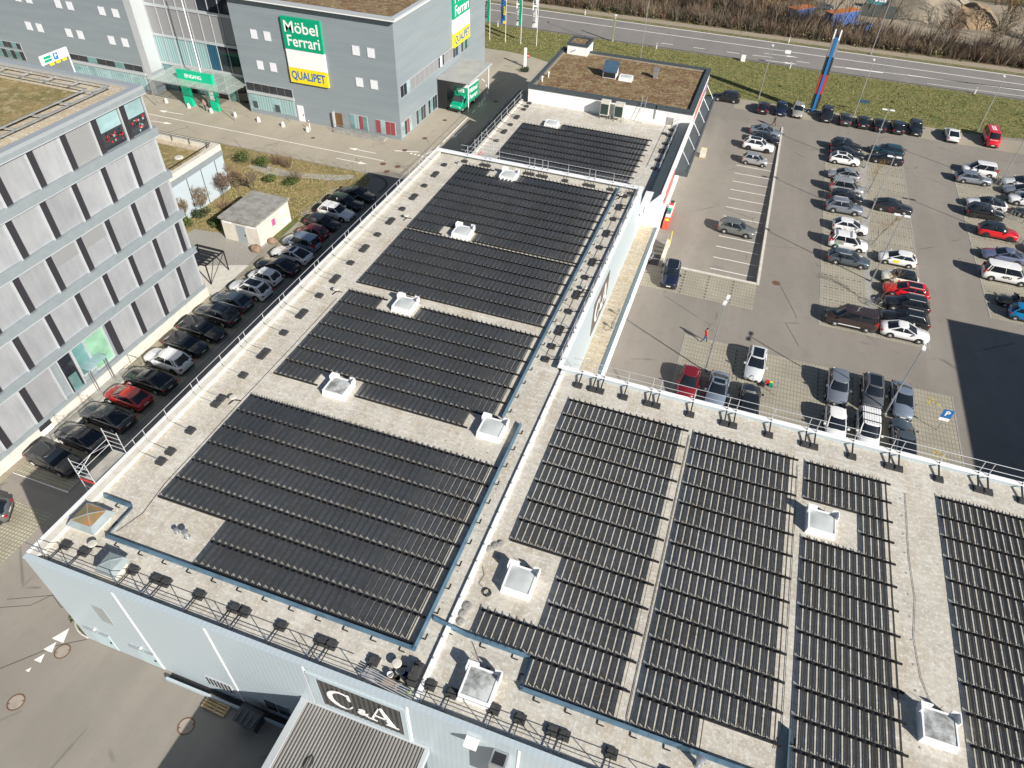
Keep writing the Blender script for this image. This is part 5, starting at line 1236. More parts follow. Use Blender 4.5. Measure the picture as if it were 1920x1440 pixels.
# right row
car('white panel van behind the grey estate in the right row', 'van', 'mpv', 'white', 33.7, 110.9, 180, G4)
car('grey estate with alloy wheels in the right row', 'car', 'wagon', 'steel', 32.6, 107.7, 4, G4)
car('white saloon with large black glass area in the right row', 'car', 'coupe', 'white', 33.3, 100.2, 180, G4, roof='black')
car('black crossover below the white glass-roofed saloon, right row', 'car', 'suv', 'black', 32.7, 97.4, 0, G4, rim='rimd')
car('red crossover with black roof in the right row', 'car', 'suv', 'brightred', 33.55, 92.5, -2, G4, roof='black', rim='rimd')
car('lilac grey old saloon above the white minibus', 'car', 'sedan', 'lilac', 33.4, 86.7, 180, G4)
v = car('white minibus lettered AEPLI at the right picture edge', 'minibus', 'van', 'white', 32.9, 82.0, -1, G4)
put('lettering', text_mesh('lettering', 'AEPLI', .42, .012, M['trim'], .004), v, (32.75, 82.0-.975, .82), (1,-.0175,0), (0,0,1))
car('black open roadster at the right picture edge', 'car', 'roadster', 'black', 33.3, 76.8, 180, G4)
car('azure blue hatchback at the right picture edge', 'car', 'small', 'azure', 33.9, 74.5, -2, G4)
car('white electric saloon behind the lamp foot at the right edge', 'car', 'coupe', 'pearl', 38.9, 109.0, 180, G4, roof='black')
car('blue grey saloon half hidden behind the white off-roader at the right edge', 'car', 'sedan', 'steel', 38.6, 106.3, 180, G4)
car('white off-roader partly cut by the right picture edge', 'car', 'suv', 'white', 38.7, 103.4, 180, G4)
car('dark grey saloon beside a hoop guard at the right picture edge', 'car', 'sedan', 'darkgrey', 39.2, 100.0, 180, G4)
car('dark saloon cut by the right edge beyond the lilac grey saloon', 'car', 'sedan', 'black', 38.9, 90.0, 180, G4)
# along the meadow
for lab, ty, col, x, y, d in (('dark aubergine hatchback, tail to the car park, leftmost of the edge row', 'hatch', 'aubergine', 2.6, 122.1, 90), ('dark blue hatchback nose out, second of the edge row', 'hatch', 'navy', 5.4, 122.5, -90),
    ('sand grey estate nose out left of the blue pylon', 'wagon', 'sand', 8.05, 123.1, -90), ('black off-roader nose out just right of the blue pylon', 'suv', 'black', 12.6, 123.1, -90), ('dark grey hatchback tail out, second right of the pylon', 'hatch', 'darkgrey', 15.5, 122.7, 90),
    ('black hatchback tail out with a big number plate, third right of the pylon', 'hatch', 'black', 18.2, 122.7, 90), ('black saloon tail out, partly behind a lamp post', 'sedan', 'black', 20.75, 122.7, 90), ('black estate tail out with bright red lamps', 'wagon', 'black', 23.4, 123.0, 90),
    ('black estate nose out, rightmost of the dark edge cars', 'wagon', 'jet', 26.1, 123.5, -90), ('white coupe tail out, alone before the red van', 'coupe', 'white', 31.4, 123.3, 90)):
    car(lab, 'car', ty, col, x, y, d, G5)
car('black off-roader parked across behind the store canopy', 'car', 'suv', 'black', -3.6, 123.9, 180, G5)
v = car('red van with white lettering on roof and bonnet by the meadow', 'van', 'van', 'brightred', 37.1, 124.0, -90, G5, name='parked_van')
rr = random.Random(3); m = MB()
for q in range(9):
    for w_ in (-.32,.02): m.box(-1.7+q*.2,-1.7+q*.2+rr.uniform(.08,.15),w_,w_+rr.uniform(.2,.3),1.962,1.97)
part('lettering', m, M['signwhite'], v, None, False)['kind'] = 'stuff'
m = MB()
for q in range(12): m.bar((-1.9+q*.26,-.967,.62),(-1.82+q*.26,-.967,1.05),.07,.012)
part('side_stripes', m, M['signwhite'], v, None, False)['kind'] = 'stuff'
m = MB()
for q in range(8): m.box(1.95,2.1,-.6+q*.15,-.6+q*.15+rr.uniform(.07,.12),1.1,1.135)
part('bonnet_lettering', m, M['signwhite'], v, None, False)['kind'] = 'stuff'
# sunken strip
car('grey saloon at the top of the sunken strip beside a walking person', 'car', 'sedan', 'steel', 3.7, 112.3, -3, G7)
car('black hatchback behind the white crossover on the sunken strip', 'car', 'hatch', 'black', 3.9, 109.4, -3, G7)
car('white crossover with black wheels on the sunken strip', 'car', 'suv', 'white', 3.1, 106.65, -2, G7, rim='rimd', sky_=True)
car('small silver car in front of the white crossover on the sunken strip', 'car', 'small', 'silver', 3.05, 101.65, -2, G7)
car('greenish grey off-roader alone in the middle of the sunken strip', 'car', 'suv', 'greygreen', 2.6, 81.4, -4, G7)
car('dark blue black off-roader nose to the camera at the foot of the store wall', 'car', 'suv', 'navy', -3.3, 67.45, -87, G6, rails=True, sky_=True)
# behind the right wing
car('silver white hatchback with dark glass roof, shadow to its left, behind the guardrail', 'car', 'wagon', 'pearl', 7.0, 55.4, -92, G6, sky_=True)
car('dark red hatchback behind the roof edge guardrail', 'car', 'hatch', 'wine', 1.3, 50.4, -91, G6)
car('pale blue grey saloon beside the dark red hatchback', 'car', 'sedan', 'bluesilver', 3.95, 50.3, -91, G6, sky_=True)
car('black estate beside the pale blue grey saloon behind the roof edge', 'car', 'wagon', 'black', 6.9, 49.8, 90, G6)
for lab, ty, col, x, y, d, k in (('blue grey off-roader nose to the camera, left of the back three', 'suv', 'steel', 14.5, 54.7, -91, {}), ('grey estate with open dark sunroof, middle of the back three', 'suv', 'grey', 17.6, 55.2, -91, dict(sky_=True)),
    ('pale blue silver saloon, right of the back three beside the lamp post', 'sedan', 'bluesilver', 20.2, 55.2, -90, {}), ('white hatchback half hidden by the roof edge, left of the front three', 'hatch', 'white', 14.35, 49.7, -90, {}),
    ('dark grey saloon tail up, right of the front three behind the roof edge', 'coupe', 'slate', 20.0, 50.0, 90, {})):
    car(lab, 'car', ty, col, x, y, d, G6, **k)
v = car('white delivery van with roof bars and ribbed roof, middle of the front three', 'van', 'mpv', 'white', 17.05, 49.95, -90, G6)
m = MB()
for x in (-1.7,-.8,.2): m.bar((x,-.8,1.88),(x,.8,1.88),.06)
part('roof_bars', m, M['trim'], v, None, False)
m = MB()
for k in range(7): m.box(-1.9,.5,-.62+k*.2,-.57+k*.2,1.79,1.815)
part('roof_ribs', m, M['whitem'], v, None, False)
# green delivery truck
t = thing('delivery_truck', 'green Möbel Ferrari box truck parked under the pale canopy', 'truck', (-43.1,103.6,0), R(-94))
lz = []
part('cargo_box', B(-3.4,.75,-1.1,1.1,.75,3.25), pt('vangreen'), t, None, False); part('box_roof', B(-3.42,.77,-1.12,1.12,3.25,3.32), M['signwhite'], t, None, False); part('box_front', B(.752,.9,-1.1,1.1,2.1,3.25), pt('vangreen'), t, None, False)
m = MB(); P = []
for x, z0, z1, w_ in ((.8,.35,2.2,.98),(1.35,.35,2.15,.98),(2.1,.35,1.35,.97),(2.85,.4,1.1,.93),(3.02,.45,.85,.8)):
    P += [(x,-w_,z0),(x,w_,z0),(x,w_,z1-.12),(x,w_*.86,z1),(x,-w_*.86,z1),(x,-w_,z1-.12)]
F = [(i*6+j,i*6+(j+1)%6,(i+1)*6+(j+1)%6,(i+1)*6+j) for i in range(4) for j in range(6)]+[tuple(range(6)), tuple(range(24,30))[::-1]]
m.add(P, F); part('cab', m, pt('vangreen'), t, 30, False)
m = MB(); m.add([(2.08,-.82,1.39),(2.08,.82,1.39),(1.42,.78,2.13),(1.42,-.78,2.13),(2.05,-.82,1.36),(2.05,.82,1.36),(1.39,.78,2.1),(1.39,-.78,2.1)], [(0,1,2,3),(7,6,5,4),(0,4,5,1),(1,5,6,2),(2,6,7,3),(3,7,4,0)]); part('windscreen', m, M['carglass'], t, None, False)
for s in (-1,1):
    part('side_window', B(1.0,1.75,min(s*.975,s*.995),max(s*.975,s*.995),1.35,1.85), M['carglass'], t, None, False); part('mirror', B(1.8,1.95,min(s*1.0,s*1.25),max(s*1.0,s*1.25),1.3,1.65), M['trim'], t, None, False)
    part('headlight', B(2.8,2.97,min(s*.6,s*.88),max(s*.6,s*.88),.75,.98), M['headlamp'], t, None, False)
    for x in (2.2,-1.9):
        o = mkobj('wheel', car_meshes('van')['tyre'], t, (x,s*.9,.36), 0 if s < 0 else PI); mkobj('rim', car_meshes('van')['rim'], o)
part('bumper', B(2.9,3.08,-.9,.9,.3,.62), M['trim'], t, None, False); part('chassis', B(-3.3,2.6,-.8,.8,.4,.75), M['trim'], t, None, False)
a = R(-94); ux, uy = math.cos(a), math.sin(a)
def tp(x, y, z): return (-43.1+x*ux-y*uy, 103.6+x*uy+y*ux, z)
put('lettering', text_mesh('lettering', 'Möbel', 1.0, .02, M['signwhite'], .0, 2.8), t, tp(-1.4,1.115,2.5), (-ux,-uy,0), (0,0,1)); put('lettering', text_mesh('lettering', 'Ferrari', 1.0, .02, M['signwhite'], .0, 2.8), t, tp(-1.4,1.115,1.5), (-ux,-uy,0), (0,0,1))
fb = part('name_plate', B(.9,.915,-.6,.6,2.5,3.05), M['signwhite'], t, None, False)
put('lettering', text_mesh('lettering', 'Möbel', .3, .01, M['green'], .0), fb, tp(.922,0,2.9), (-uy,ux,0), (0,0,1)); put('lettering', text_mesh('lettering', 'Ferrari', .3, .01, M['green'], .0), fb, tp(.922,0,2.64), (-uy,ux,0), (0,0,1))
# ================================================================ LAMPS, SIGNS, STREET FURNITURE
def lamp(label, x, y, h=8.4, heads=2, az=0, banner=None):
    t = thing('street_lamp', label, 'lamp post', (x,y,0), 0, 'grey lamp posts')
    m = MB(); m.tube((0,0,0),(0,0,h),.085,.05,8); m.lathe((0,0,0), [(.16,0),(.16,.35),(.09,.4)], 10); part('post', m, M['steel'], t, 40, False)
    c, s = math.cos(az), math.sin(az)
    for k in ((1,-1) if heads == 2 else (1,)):
        m = MB(); m.bar((0,0,h-.03),(k*c*.25,k*s*.25,h),.06); m.cbox(k*c*.5,k*s*.5,h-.05,.6,.28,.12,0,az); part('lamp_head', m, M['whitem'], t, None, False)
    return t
lamp('lamp post beside the pedestrian in red, heads towards the store', 2.58, 53.18, 8.4, 2, R(80)); lamp('lamp post behind the back roof edge among the parked cars', 18.76, 53.04, 8.4, 2, R(80))
lamp('lamp post in the car park beside the white two-tone car', 18.32, 75.67, 8.4, 2, 0); lamp('lamp post in the car park beside the grey off-roader', 18.32, 90.73, 8.4, 2, 0); lamp('lamp post at the far end of the car park by the black off-roader', 18.33, 106.36, 8.4, 2, 0)
lamp('lamp post at the right row behind the grey estate', 36.3, 108.3, 8.4, 2, 0); lamp('lamp post at the right edge beside the red crossover', 36.4, 91.5, 8.4, 2, 0)
lamp('lamp post at the meadow edge left of the red van', 35.95, 128.0, 8.4, 1, R(90)); lamp('lamp post at the meadow edge behind the dark parked cars', 17.13, 127.2, 8.4, 1, R(90)); lamp('lamp post at the meadow edge left of the blue pylon', 1.55, 127.3, 8.4, 1, R(90))
lamp('tall thin lamp post on the far side of the highway', 20.6, 160.9, 14, 1, R(-90)); lamp('tall thin lamp post in the meadow behind the planted roof', -21.36, 139.0, 15, 1, R(90))
def hoop(label, x, y):
    m = MB()
    for a in range(4):
        t = a*PI/2+.4; p = (x+.55*math.cos(t), y+.55*math.sin(t)); q = (x+.55*math.cos(t+.9), y+.55*math.sin(t+.9)); m.path([(*p,0),(*p,.8),(*q,.8),(*q,0)], .03, 5)
    solo('hoop_guard', m, M['steel'], label, 'hoop guard', 'steel hoop guards between bays', None, (x,y,0))
hoop('steel hoop guard round the near young tree by the brown van', 18.5, 70.8); hoop('steel hoop guard round the middle young tree by the delivery van', 18.55, 84.0); hoop('steel hoop guard round the far young tree by the silver family car', 18.4, 98.4); hoop('steel hoop guard at the right row beside the black crossover', 36.5, 98.6)
hoop('steel hoop guard round the lamp foot at the far right row', 36.3, 108.3); hoop('steel hoop guard round the lamp foot beside the red crossover', 36.4, 91.5)
# pylon
t = thing('advertising_pylon', 'tall blue pylon with black and red panels at the meadow edge', 'pylon', (10.4,124.6,0))
part('foot', B(9.7,11.1,124.1,125.2,0,.35), M['concrete'], t)
part('blue_blade', B(10.2,10.6,123.9,125.3,.35,11.6), plain('pylon_blue', (.02,.16,.42), .35), t)
for z0, z1, mt in ((.9,3.2,'black'),(3.25,6.3,'red'),(6.35,8.9,'black'),(8.95,11.4,'steel')):
    part('panel', B(10.62,10.95,124.0,125.2,z0,z1), M[mt], t); part('panel', B(9.85,10.18,124.0,125.2,z0,z1), M[mt], t)
for x in (9.95,10.8): part('top_fin', B(x-.1,x+.1,124.4,124.9,11.4,12.7), M['whitem'], t)
# flags
def flag(label, x, y, cols, txt, h=10.5):
    t = thing('banner_flag', label, 'flag', (x,y,0), 0, 'tall banner flags by the highway'); m = MB(); m.tube((0,0,0),(0,0,h),.06,.04,8); part('pole', m, M['whitem'], t, None, False)
    N = 14; rows = []
    for i in range(N+1):
        z = h-.1-(h-3.4)*i/N; rows.append([(-.06-.0, .05*math.sin(i*.9), z), (-.55, .12*math.sin(i*.8+1), z-.03), (-1.05, .16*math.sin(i*.7), z-.08)])
    m = MB(); P = [p for r_ in rows for p in r_]; n = len(P); P += [(a,b+.02,c) for a,b,c in P]
    F = []; mi = []
    for i in range(N):
        for j in range(2):
            q = [i*3+j, i*3+j+1, (i+1)*3+j+1, (i+1)*3+j]; F += [q, [n+k for k in q[::-1]]]; c = (0 if j == 0 else 1) if len(cols) == 2 else (2 if i % 5 in (1,2) and j == 0 else j); mi += [c, c]
    m.v = P; m.f = F; m.m = mi; fl = part('cloth', m, [M[c] for c in cols], t, 60, False)
    put('lettering', text_mesh('lettering', txt, .7, .01, M['anth'], .012, 5.6), fl, (x-.55, y-.2, (h+3.4)/2), (0,0,-1), (1,0,0))
flag('leftmost banner flag, grey green with dark lettering', -50.9, 136.2, ('green','concrete'), 'Möbel Ferrari'); flag('yellow and blue banner flag, second from the left', -47.7, 136.4, ('yellow','signblue','signblue'), 'QUALIPET')
flag('white and green banner flag, third from the left', -44.6, 136.6, ('green','signwhite'), 'Möbel Ferrari'); flag('pale banner flag furthest right, nearest the planted roof', -41.45, 136.8, ('signwhite','signwhite'), 'Möbel Ferrari')
# road signs
def sign(label, x, y, z, kind):
    t = thing('road_sign', label, 'sign', (x,y,0)); m = MB(); m.tube((x,y,0),(x,y,z+.3),.035); part('post', m, M['steel'], t)
    if kind == 'noentry':
        m = MB(); m.lathe((x,y-.06,z), [(.36,0),(.36,.03)], 20, 0, 'y'); p = part('disc', m, M['red'], t); part('bar', B(x-.26,x+.26,y-.075,y-.06,z-.06,z+.06), M['signwhite'], p)
    if kind == 'P':
        p = part('board', B(x-.42,x+.42,y-.06,y-.03,z-.6,z+.35), M['signblue'], t); part('lower_board', B(x-.42,x+.42,y-.06,y-.03,z-.95,z-.62), M['signwhite'], t); put('lettering', text_mesh('lettering','P',.75,.02,M['signwhite'],.0), p, (x,y-.065,z-.1), (1,0,0), (0,0,1))
    return t
sign('red and white no entry disc beside the white pillar on the service road', -39.4, 125.2, 1.9, 'noentry'); sign('blue P sign on a slim post by the wheelchair bays', 23.2, 52.9, 2.2, 'P')
t = thing('white_pillar', 'plain white pillar sign beside the no entry disc', 'pillar', (-39.8,124.8,0)); part('panel', B(-40.0,-39.55,124.7,124.95,0,3.3), M['signwhite'], t)
t = thing('display_board', 'narrow sign board on a post at the highway edge', 'sign', (-28.4,145.9,0)); part('board', B(-28.7,-28.2,145.85,145.97,.5,4.3), plain('sign_olive', (.2,.23,.15), .5), t); m = MB(); m.tube((-28.4,145.9,0),(-28.4,145.9,4.8),.06); m.cbox(-28.4,145.9,4.75,.4,.3,.2); part('post', m, M['whitem'], t)
for i, (x, y, l) in enumerate(((-52.3,144.7,'white delineator post by the highway behind the flags'), (-19.5,145.2,'white delineator post on the near highway edge behind the planted roof'), (5.86,145.2,'white delineator post on the near highway edge left of the pylon'), (37.7,146.0,'white delineator post on the near highway edge behind the red van'),
        (-38.1,160.9,'white delineator post on the far highway edge at the left'), (4.8,161.0,'white delineator post on the far highway edge above the pylon'))):
    t = thing('delineator_post', l, 'marker post', (x,y,0), 0, 'white marker posts along the highway'); part('post', B(x-.07,x+.07,y-.06,y+.06,0,1.15), M['signwhite'], t); part('reflector', B(x-.072,x+.072,y-.062,y+.062,.85,1.0), M['black'], t)
t = thing('guide_sign', 'small direction sign on two posts at the highway turn', 'sign', (4.7,145.3,0)); m = MB(); m.tube((4.7,145.3,0),(4.7,145.3,3.2),.04); part('post', m, M['steel'], t); part('board', B(4.2,5.2,145.22,145.27,2.5,3.1), M['signwhite'], t)
t = thing('traffic_cabinet', 'white roadside cabinet by the highway turn', 'cabinet', (-3.0,147.3,0)); part('cabinet', B(-3.3,-2.5,145.3,145.8,0,1.1), M['signwhite'], t)
t = thing('poster_stand', 'small pale blue poster stand in the meadow behind the parked cars', 'sign', (18.0,128.2,0)); part('board', B(17.2,18.9,128.1,128.2,1.6,2.1), M['bluesign'] if 'bluesign' in M else M['sky_tint_metal'], t); m = MB(); m.tube((17.5,128.15,0),(17.5,128.15,1.6),.03); m.tube((18.6,128.15,0),(18.6,128.15,1.6),.03); part('legs', m, M['steel'], t)
# parking gate sign
t = thing('parking_gate_sign', 'white overhead board with green logo and blue P above the parking entry', 'sign', (-97,79,0))
b = part('board', B(-97.2,-96.95,76.1,81.0,6.9,8.1), M['signwhite'], t)
p = part('logo_frame', B(-96.95,-96.92,76.6,77.9,7.1,7.9), M['green'], b); 
put('lettering', text_mesh('lettering','Möbel Ferrari',.22,.005,M['signwhite'],.0), p, (-96.91,77.25,7.5), (0,1,0), (0,0,1))
p = part('parking_mark', B(-96.95,-96.92,78.3,79.1,7.05,7.95), M['signblue'], b); put('lettering', text_mesh('lettering','P',.7,.02,M['signwhite'],.0), p, (-96.91,78.7,7.5), (0,1,0), (0,0,1))
for k in range(3): part('yellow_bar', B(-97.15,-97.0,77.4+k*1.15,78.1+k*1.15,6.5,6.85), M['yellow'], t)
m = MB(); m.tube((-97.1,81,0),(-97.1,81,6.9),.1); m.tube((-97.1,76.3,0),(-97.1,76.3,6.9),.1); part('post', m, M['whitem'], t)
# stone bollards
for l, x, y in (('stone bollard leftmost before the furniture store entrance', -85.93, 85.67), ('stone bollard second from the left, by the left green pillar', -81.55, 85.45), ('stone bollard third from the left, before the right green pillar', -77.35, 85.3), ('stone bollard fourth from the left along the store front', -73.2, 85.45),
                ('stone bollard before the poster window', -68.95, 85.35), ('stone bollard before the pale door', -64.7, 85.3), ('stone bollard at the foot of the red and white post', -60.5, 85.25)):
    m = MB(); m.lathe((x,y,0), [(.3,0),(.28,.3),(.2,.6),(.06,.75)], 10); solo('stone_bollard', m, M['cream'], l, 'bollard', 'stone bollards along the furniture store', 40, (x,y,0))
t = thing('marker_post', 'red and white marker post beside the last stone bollard', 'post', (-60.4,85.8,0)); m = MB(); m.tube((-60.4,85.8,0),(-60.4,85.8,1.5),.05); part('post', m, M['signwhite'], t); m = MB(); m.tube((-60.4,85.8,1.1),(-60.4,85.8,1.35),.055); part('band', m, M['red'], t)
# slim fence posts along the service road
t = thing('garden_fence', 'slim wire fence on thin posts between garden and service road', 'fence', (-60,76.9,0))
for k in range(9): m = MB(); x = -62+k*1.95; m.tube((x,76.85,0),(x,76.85,1.25),.03); part('post', m, M['steel'], t)
m = MB(); m.tube((-62,76.85,1.2),(-46.4,76.85,1.2),.008); m.tube((-62,76.85,.7),(-46.4,76.85,.7),.008); part('wire', m, M['steel'], t)
# manholes
def manhole(label, x, y, r, pale=False):
    z = .0125; t = thing('manhole_cover', label, 'manhole cover', (x,y,z), 0, 'round manhole covers')
    m = MB(); N = 24
    for i in range(N):
        a, b = 2*PI*i/N, 2*PI*(i+1)/N; m.add([(r*math.cos(a),r*math.sin(a),.004),(r*math.cos(b),r*math.sin(b),.004),(r*.85*math.cos(b),r*.85*math.sin(b),.004),(r*.85*math.cos(a),r*.85*math.sin(a),.004)], [(0,1,2,3)])
    part('ring', m, M['rust'], t, None, False)
    m = MB(); m.lathe((0,0,-.004), [(r*.84,0),(r*.84,.006)], 24); part('lid', m, M['lidstone' if pale else 'rust'], t, None, False)
    m = MB()
    for a in (.6, .6+PI): m.cbox(r*.75*math.cos(a), r*.75*math.sin(a), .002, .12, .08, .004, 0, a)
    part('lifting_slot', m, M['rust'], t, None, False)
for l, x, y, r_, p in (('pale manhole cover by the painted triangles', -32.76, 10.42, .5, 1), ('pale manhole cover at the left edge of the delivery yard', -32.9, 6.95, .52, 1), ('pale manhole cover in the middle of the delivery yard', -22.4, 9.3, .52, 1), ('rusty manhole cover on the pebble bed by the hut', -49.73, 52.65, .4, 0),
        ('rusty manhole cover, left of three at the road junction', -45.5, 80.15, .42, 0), ('rusty manhole cover, right of three at the road junction', -43.3, 80.2, .42, 0), ('rusty manhole cover, nearest of three at the road junction', -44.0, 78.3, .42, 0), ('rusty manhole cover on the stop line by the junction', -44.65, 85.2, .4, 0),
        ('rusty manhole cover before the delivery canopy', -43.7, 90.0, .4, 0), ('rusty manhole cover in front of the green truck', -43.6, 97.2, .36, 0), ('dark manhole cover on the shaded service road', -39.0, 107.5, .4, 0), ('rusty manhole cover beside the sunken strip corner', 8.1, 71.2, .45, 0), ('small manhole cover before the brown door', -58.6, 83.6, .3, 0)):
    manhole(l, x, y, r_, p)
# pallet, waste container
t = thing('wooden_pallet', 'pale wooden pallet lying beside the light well wall', 'pallet', (-21.4,10.9,0), R(-3))
for k in range(5): part('top_board', B(-.85,.85,-.4+k*.18,-.27+k*.18,.13,.155), M['wood'], t, None, False)
for x in (-.78,0,.7): part('bearer', B(x,x+.1,-.4,.45,.02,.13), M['wood'], t, None, False)
t = thing('waste_container', 'dark grey four wheeled waste container beside the light well', 'waste container', (-18.75,10.75,0), R(-4))
m = MB(); m.add([(-.62,-.4,.2),(.62,-.4,.2),(.62,.4,.2),(-.62,.4,.2),(-.7,-.5,1.15),(.7,-.5,1.15),(.7,.5,1.15),(-.7,.5,1.15)], [(3,2,1,0),(4,5,6,7),(0,1,5,4),(1,2,6,5),(2,3,7,6),(3,0,4,7)]); part('body', m, plain('grey_plastic_bin', (.06,.065,.072), .5), t, None, False)
m = MB(); m.add([(-.75,-.56,1.16),(.75,-.56,1.16),(.75,.3,1.32),(-.75,.3,1.32),(-.75,.56,1.2),(.75,.56,1.2)], [(0,1,2,3),(3,2,5,4),(0,3,4),(1,5,2)]); part('lid', m, MATS['grey_plastic_bin'], t, None, False)
for k in range(4): part('lid_rib', B(-.6+k*.38,-.5+k*.38,-.5,.3,1.26,1.33), M['anth'], t, None, False)
for x in (-.5,.5):
    for y in (-.3,.3): m = MB(); m.lathe((x,y-.04,.1), [(.1,0),(.1,.08)], 10, 0, 'y'); part('castor', m, M['black'], t, None, False)
# low wall with yellow post by the store foot
t = thing('stair_wall', 'pale low wall with yellow post beside the store foot', 'wall', (-4.85,72.5,0)); part('wall', B(-5.0,-4.65,70.75,75.0,-.65,.45), M['cream'], t); part('planter_end', B(-5.0,-4.6,69.6,70.7,-.02,.4), M['concrete'], t); part('stair_pit_shade', B(-6.2,-5.05,69.5,71.6,.012,.03), M['dark'], t)  # no pit is modelled; a flat dark slab paints its shade
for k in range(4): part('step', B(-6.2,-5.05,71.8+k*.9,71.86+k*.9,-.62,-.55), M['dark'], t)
m = MB(); m.tube((-4.6,75.0,-.6),(-4.6,75.0,1.6),.06); part('post', m, plain('bright_yellow', (.75,.62,.05), .5), t); m = MB(); m.tube((-4.95,75.1,-.6),(-4.95,75.1,1.2),.03); m.tube((-6.3,75.1,.9),(-4.95,75.1,.9),.025); m.tube((-6.3,69.5,.9),(-5.0,69.5,.9),.025); m.tube((-5,69.5,0),(-5,69.5,.9),.025); part('railing', m, M['steel'], t)
def bike(label, x, y, rz, col):
    t = thing('bicycle', label, 'bicycle', (x,y,sunk_z(x,y)), rz)
    for wx in (-.5,.5):
        m = MB(); N = 16; m.path([(wx+.33*math.cos(2*PI*i/N),0,.33+.33*math.sin(2*PI*i/N)) for i in range(N+1)], .022, 5); part('wheel', m, M['black'], t, None, False)
    m = MB(); m.path([(-.5,0,.33),(-.05,0,.3),(.35,0,.75),(-.2,0,.72),(-.5,0,.33)], .022, 5); m.path([(-.05,0,.3),(-.2,0,.85)], .02, 5); m.path([(.5,0,.33),(.35,0,.75),(.32,0,.95)], .02, 5); part('frame', m, M[col], t, None, False)
    part('saddle', B(-.35,-.1,-.07,.07,.85,.92), M['black'], t, None, False); m = MB(); m.path([(.3,-.28,.95),(.34,0,1.0),(.3,.28,.95)], .018, 5); part('handlebar', m, M['steel'], t, None, False)
bike('grey bicycle leaning by the dark stair pit at the store foot', -6.0, 70.2, R(70), 'steel')
# trolley with colourful bags, sign rails
t = thing('flower_trolley', 'small trolley with red and green goods behind the white hatchback', 'trolley', (8.5,53.0,0))
part('tray', B(8.1,8.8,52.6,53.3,.4,.45), M['steel'], t); m = MB()
for a in ((8.1,52.6),(8.8,52.6),(8.1,53.3),(8.8,53.3)): m.tube((*a,0),(*a,.9),.02)
part('legs', m, M['steel'], t); part('goods', B(8.15,8.45,52.9,53.25,.45,.75), M['red'], t); part('goods', B(8.45,8.75,52.65,53.0,.45,.7), M['green'], t); part('goods', B(8.5,8.75,53.05,53.28,.45,.65), M['yellow'], t)
for l, x in (('steel barrier bar left of the colourful trolley', 6.9), ('steel barrier bar right of the colourful trolley', 9.2)):
    m = MB(); m.path([(x,52.2,0),(x,52.2,.9),(x,53.2,.9),(x,53.2,0)], .03, 5); solo('barrier_bar', m, M['steel'], l, 'barrier', None, None, (x,52.7,0))
# promotional boxes by the store
t = thing('promotion_display', 'red and white promotion display with a round mark under the store canopy', 'display', (-5.6,90,sunk_z(-5.6,80)))
zz = sunk_z(-5.6,80)
part('base', B(-6.2,-5.5,78.8,83.8,zz,zz+1.0), plain('display_red', (.62,.1,.06), .5), t); part('shelf', B(-6.15,-5.55,80.2,83.7,zz+1.0,zz+1.35), M['signwhite'], t)
m = MB(); m.lathe((-5.85,79.5,zz+1.0), [(.26,0),(.26,.01)], 16); q = part('round_mark', m, M['yellow'], t)
for k in range(5): part('goods', B(-6.1,-5.65,80.3+k*.7,80.8+k*.7,zz+1.35,zz+1.6), M[('sky_tint_metal','green','signwhite','red','leafd')[k]], t)
t = thing('goods_pallet', 'stack of cream cartons standing by the store canopy', 'cartons', (-4.2,101,sunk_z(-4.2,101))); zz = sunk_z(-4.2,101)
part('pallet', B(-4.75,-3.85,100.4,101.6,zz,zz+.14), M['wood'], t); part('carton', B(-4.7,-3.9,100.45,101.0,zz+.14,zz+1.1), M['cream'], t); part('carton', B(-4.7,-3.9,101.02,101.55,zz+.14,zz+1.15), plain('cream_carton', (.7,.58,.38), .7), t)
# ================================================================ VEGETATION, FAR YARD, PEOPLE
def twigs(m, base, n, h, spread, rr, w=.05, lean=(0,0), mi=0, seg=2):
    """a clump of thin upright curved twigs"""
    for _ in range(n):
        a = rr.uniform(0, 2*PI); q = spread*math.sqrt(rr.random()); x, y = base[0]+q*.35*math.cos(a), base[1]+q*.35*math.sin(a)
        hh = h*rr.uniform(.5, 1.0); dx, dy = q*math.cos(a)*.8+lean[0], q*math.sin(a)*.8+lean[1]; b = rr.uniform(0, PI); wx, wy = w*math.cos(b)/2, w*math.sin(b)/2
        p0 = (x, y, base[2]); p1 = (x+dx*.35, y+dy*.35, base[2]+hh*.6); p2 = (x+dx, y+dy, base[2]+hh)
        m.add([(p0[0]-wx,p0[1]-wy,p0[2]),(p0[0]+wx,p0[1]+wy,p0[2]),(p1[0]+wx*.8,p1[1]+wy*.8,p1[2]),(p1[0]-wx*.8,p1[1]-wy*.8,p1[2]),p2], [(0,1,2,3),(3,2,4)], mi)
def grow(trunk, crown, p, d, L, r, depth, rr, w, up=.15, kids=3):
    q = p+d*L; (trunk if depth > 1 else crown).tube(p, q, r, r*.72, 5 if depth > 1 else 3)
    if depth == 0: return
    for k in range(kids if depth < 3 else kids+1):
        ax = Vector((rr.uniform(-1,1), rr.uniform(-1,1), rr.uniform(-.3,1)*.6+up)).normalized()
        nd = (d*.62+ax*.7).normalized(); s = p.lerp(q, rr.uniform(.55, 1.0))
        grow(trunk, crown, s, nd, L*rr.uniform(.55,.8), max(r*.55, w), depth-1, rr, w, up, kids)
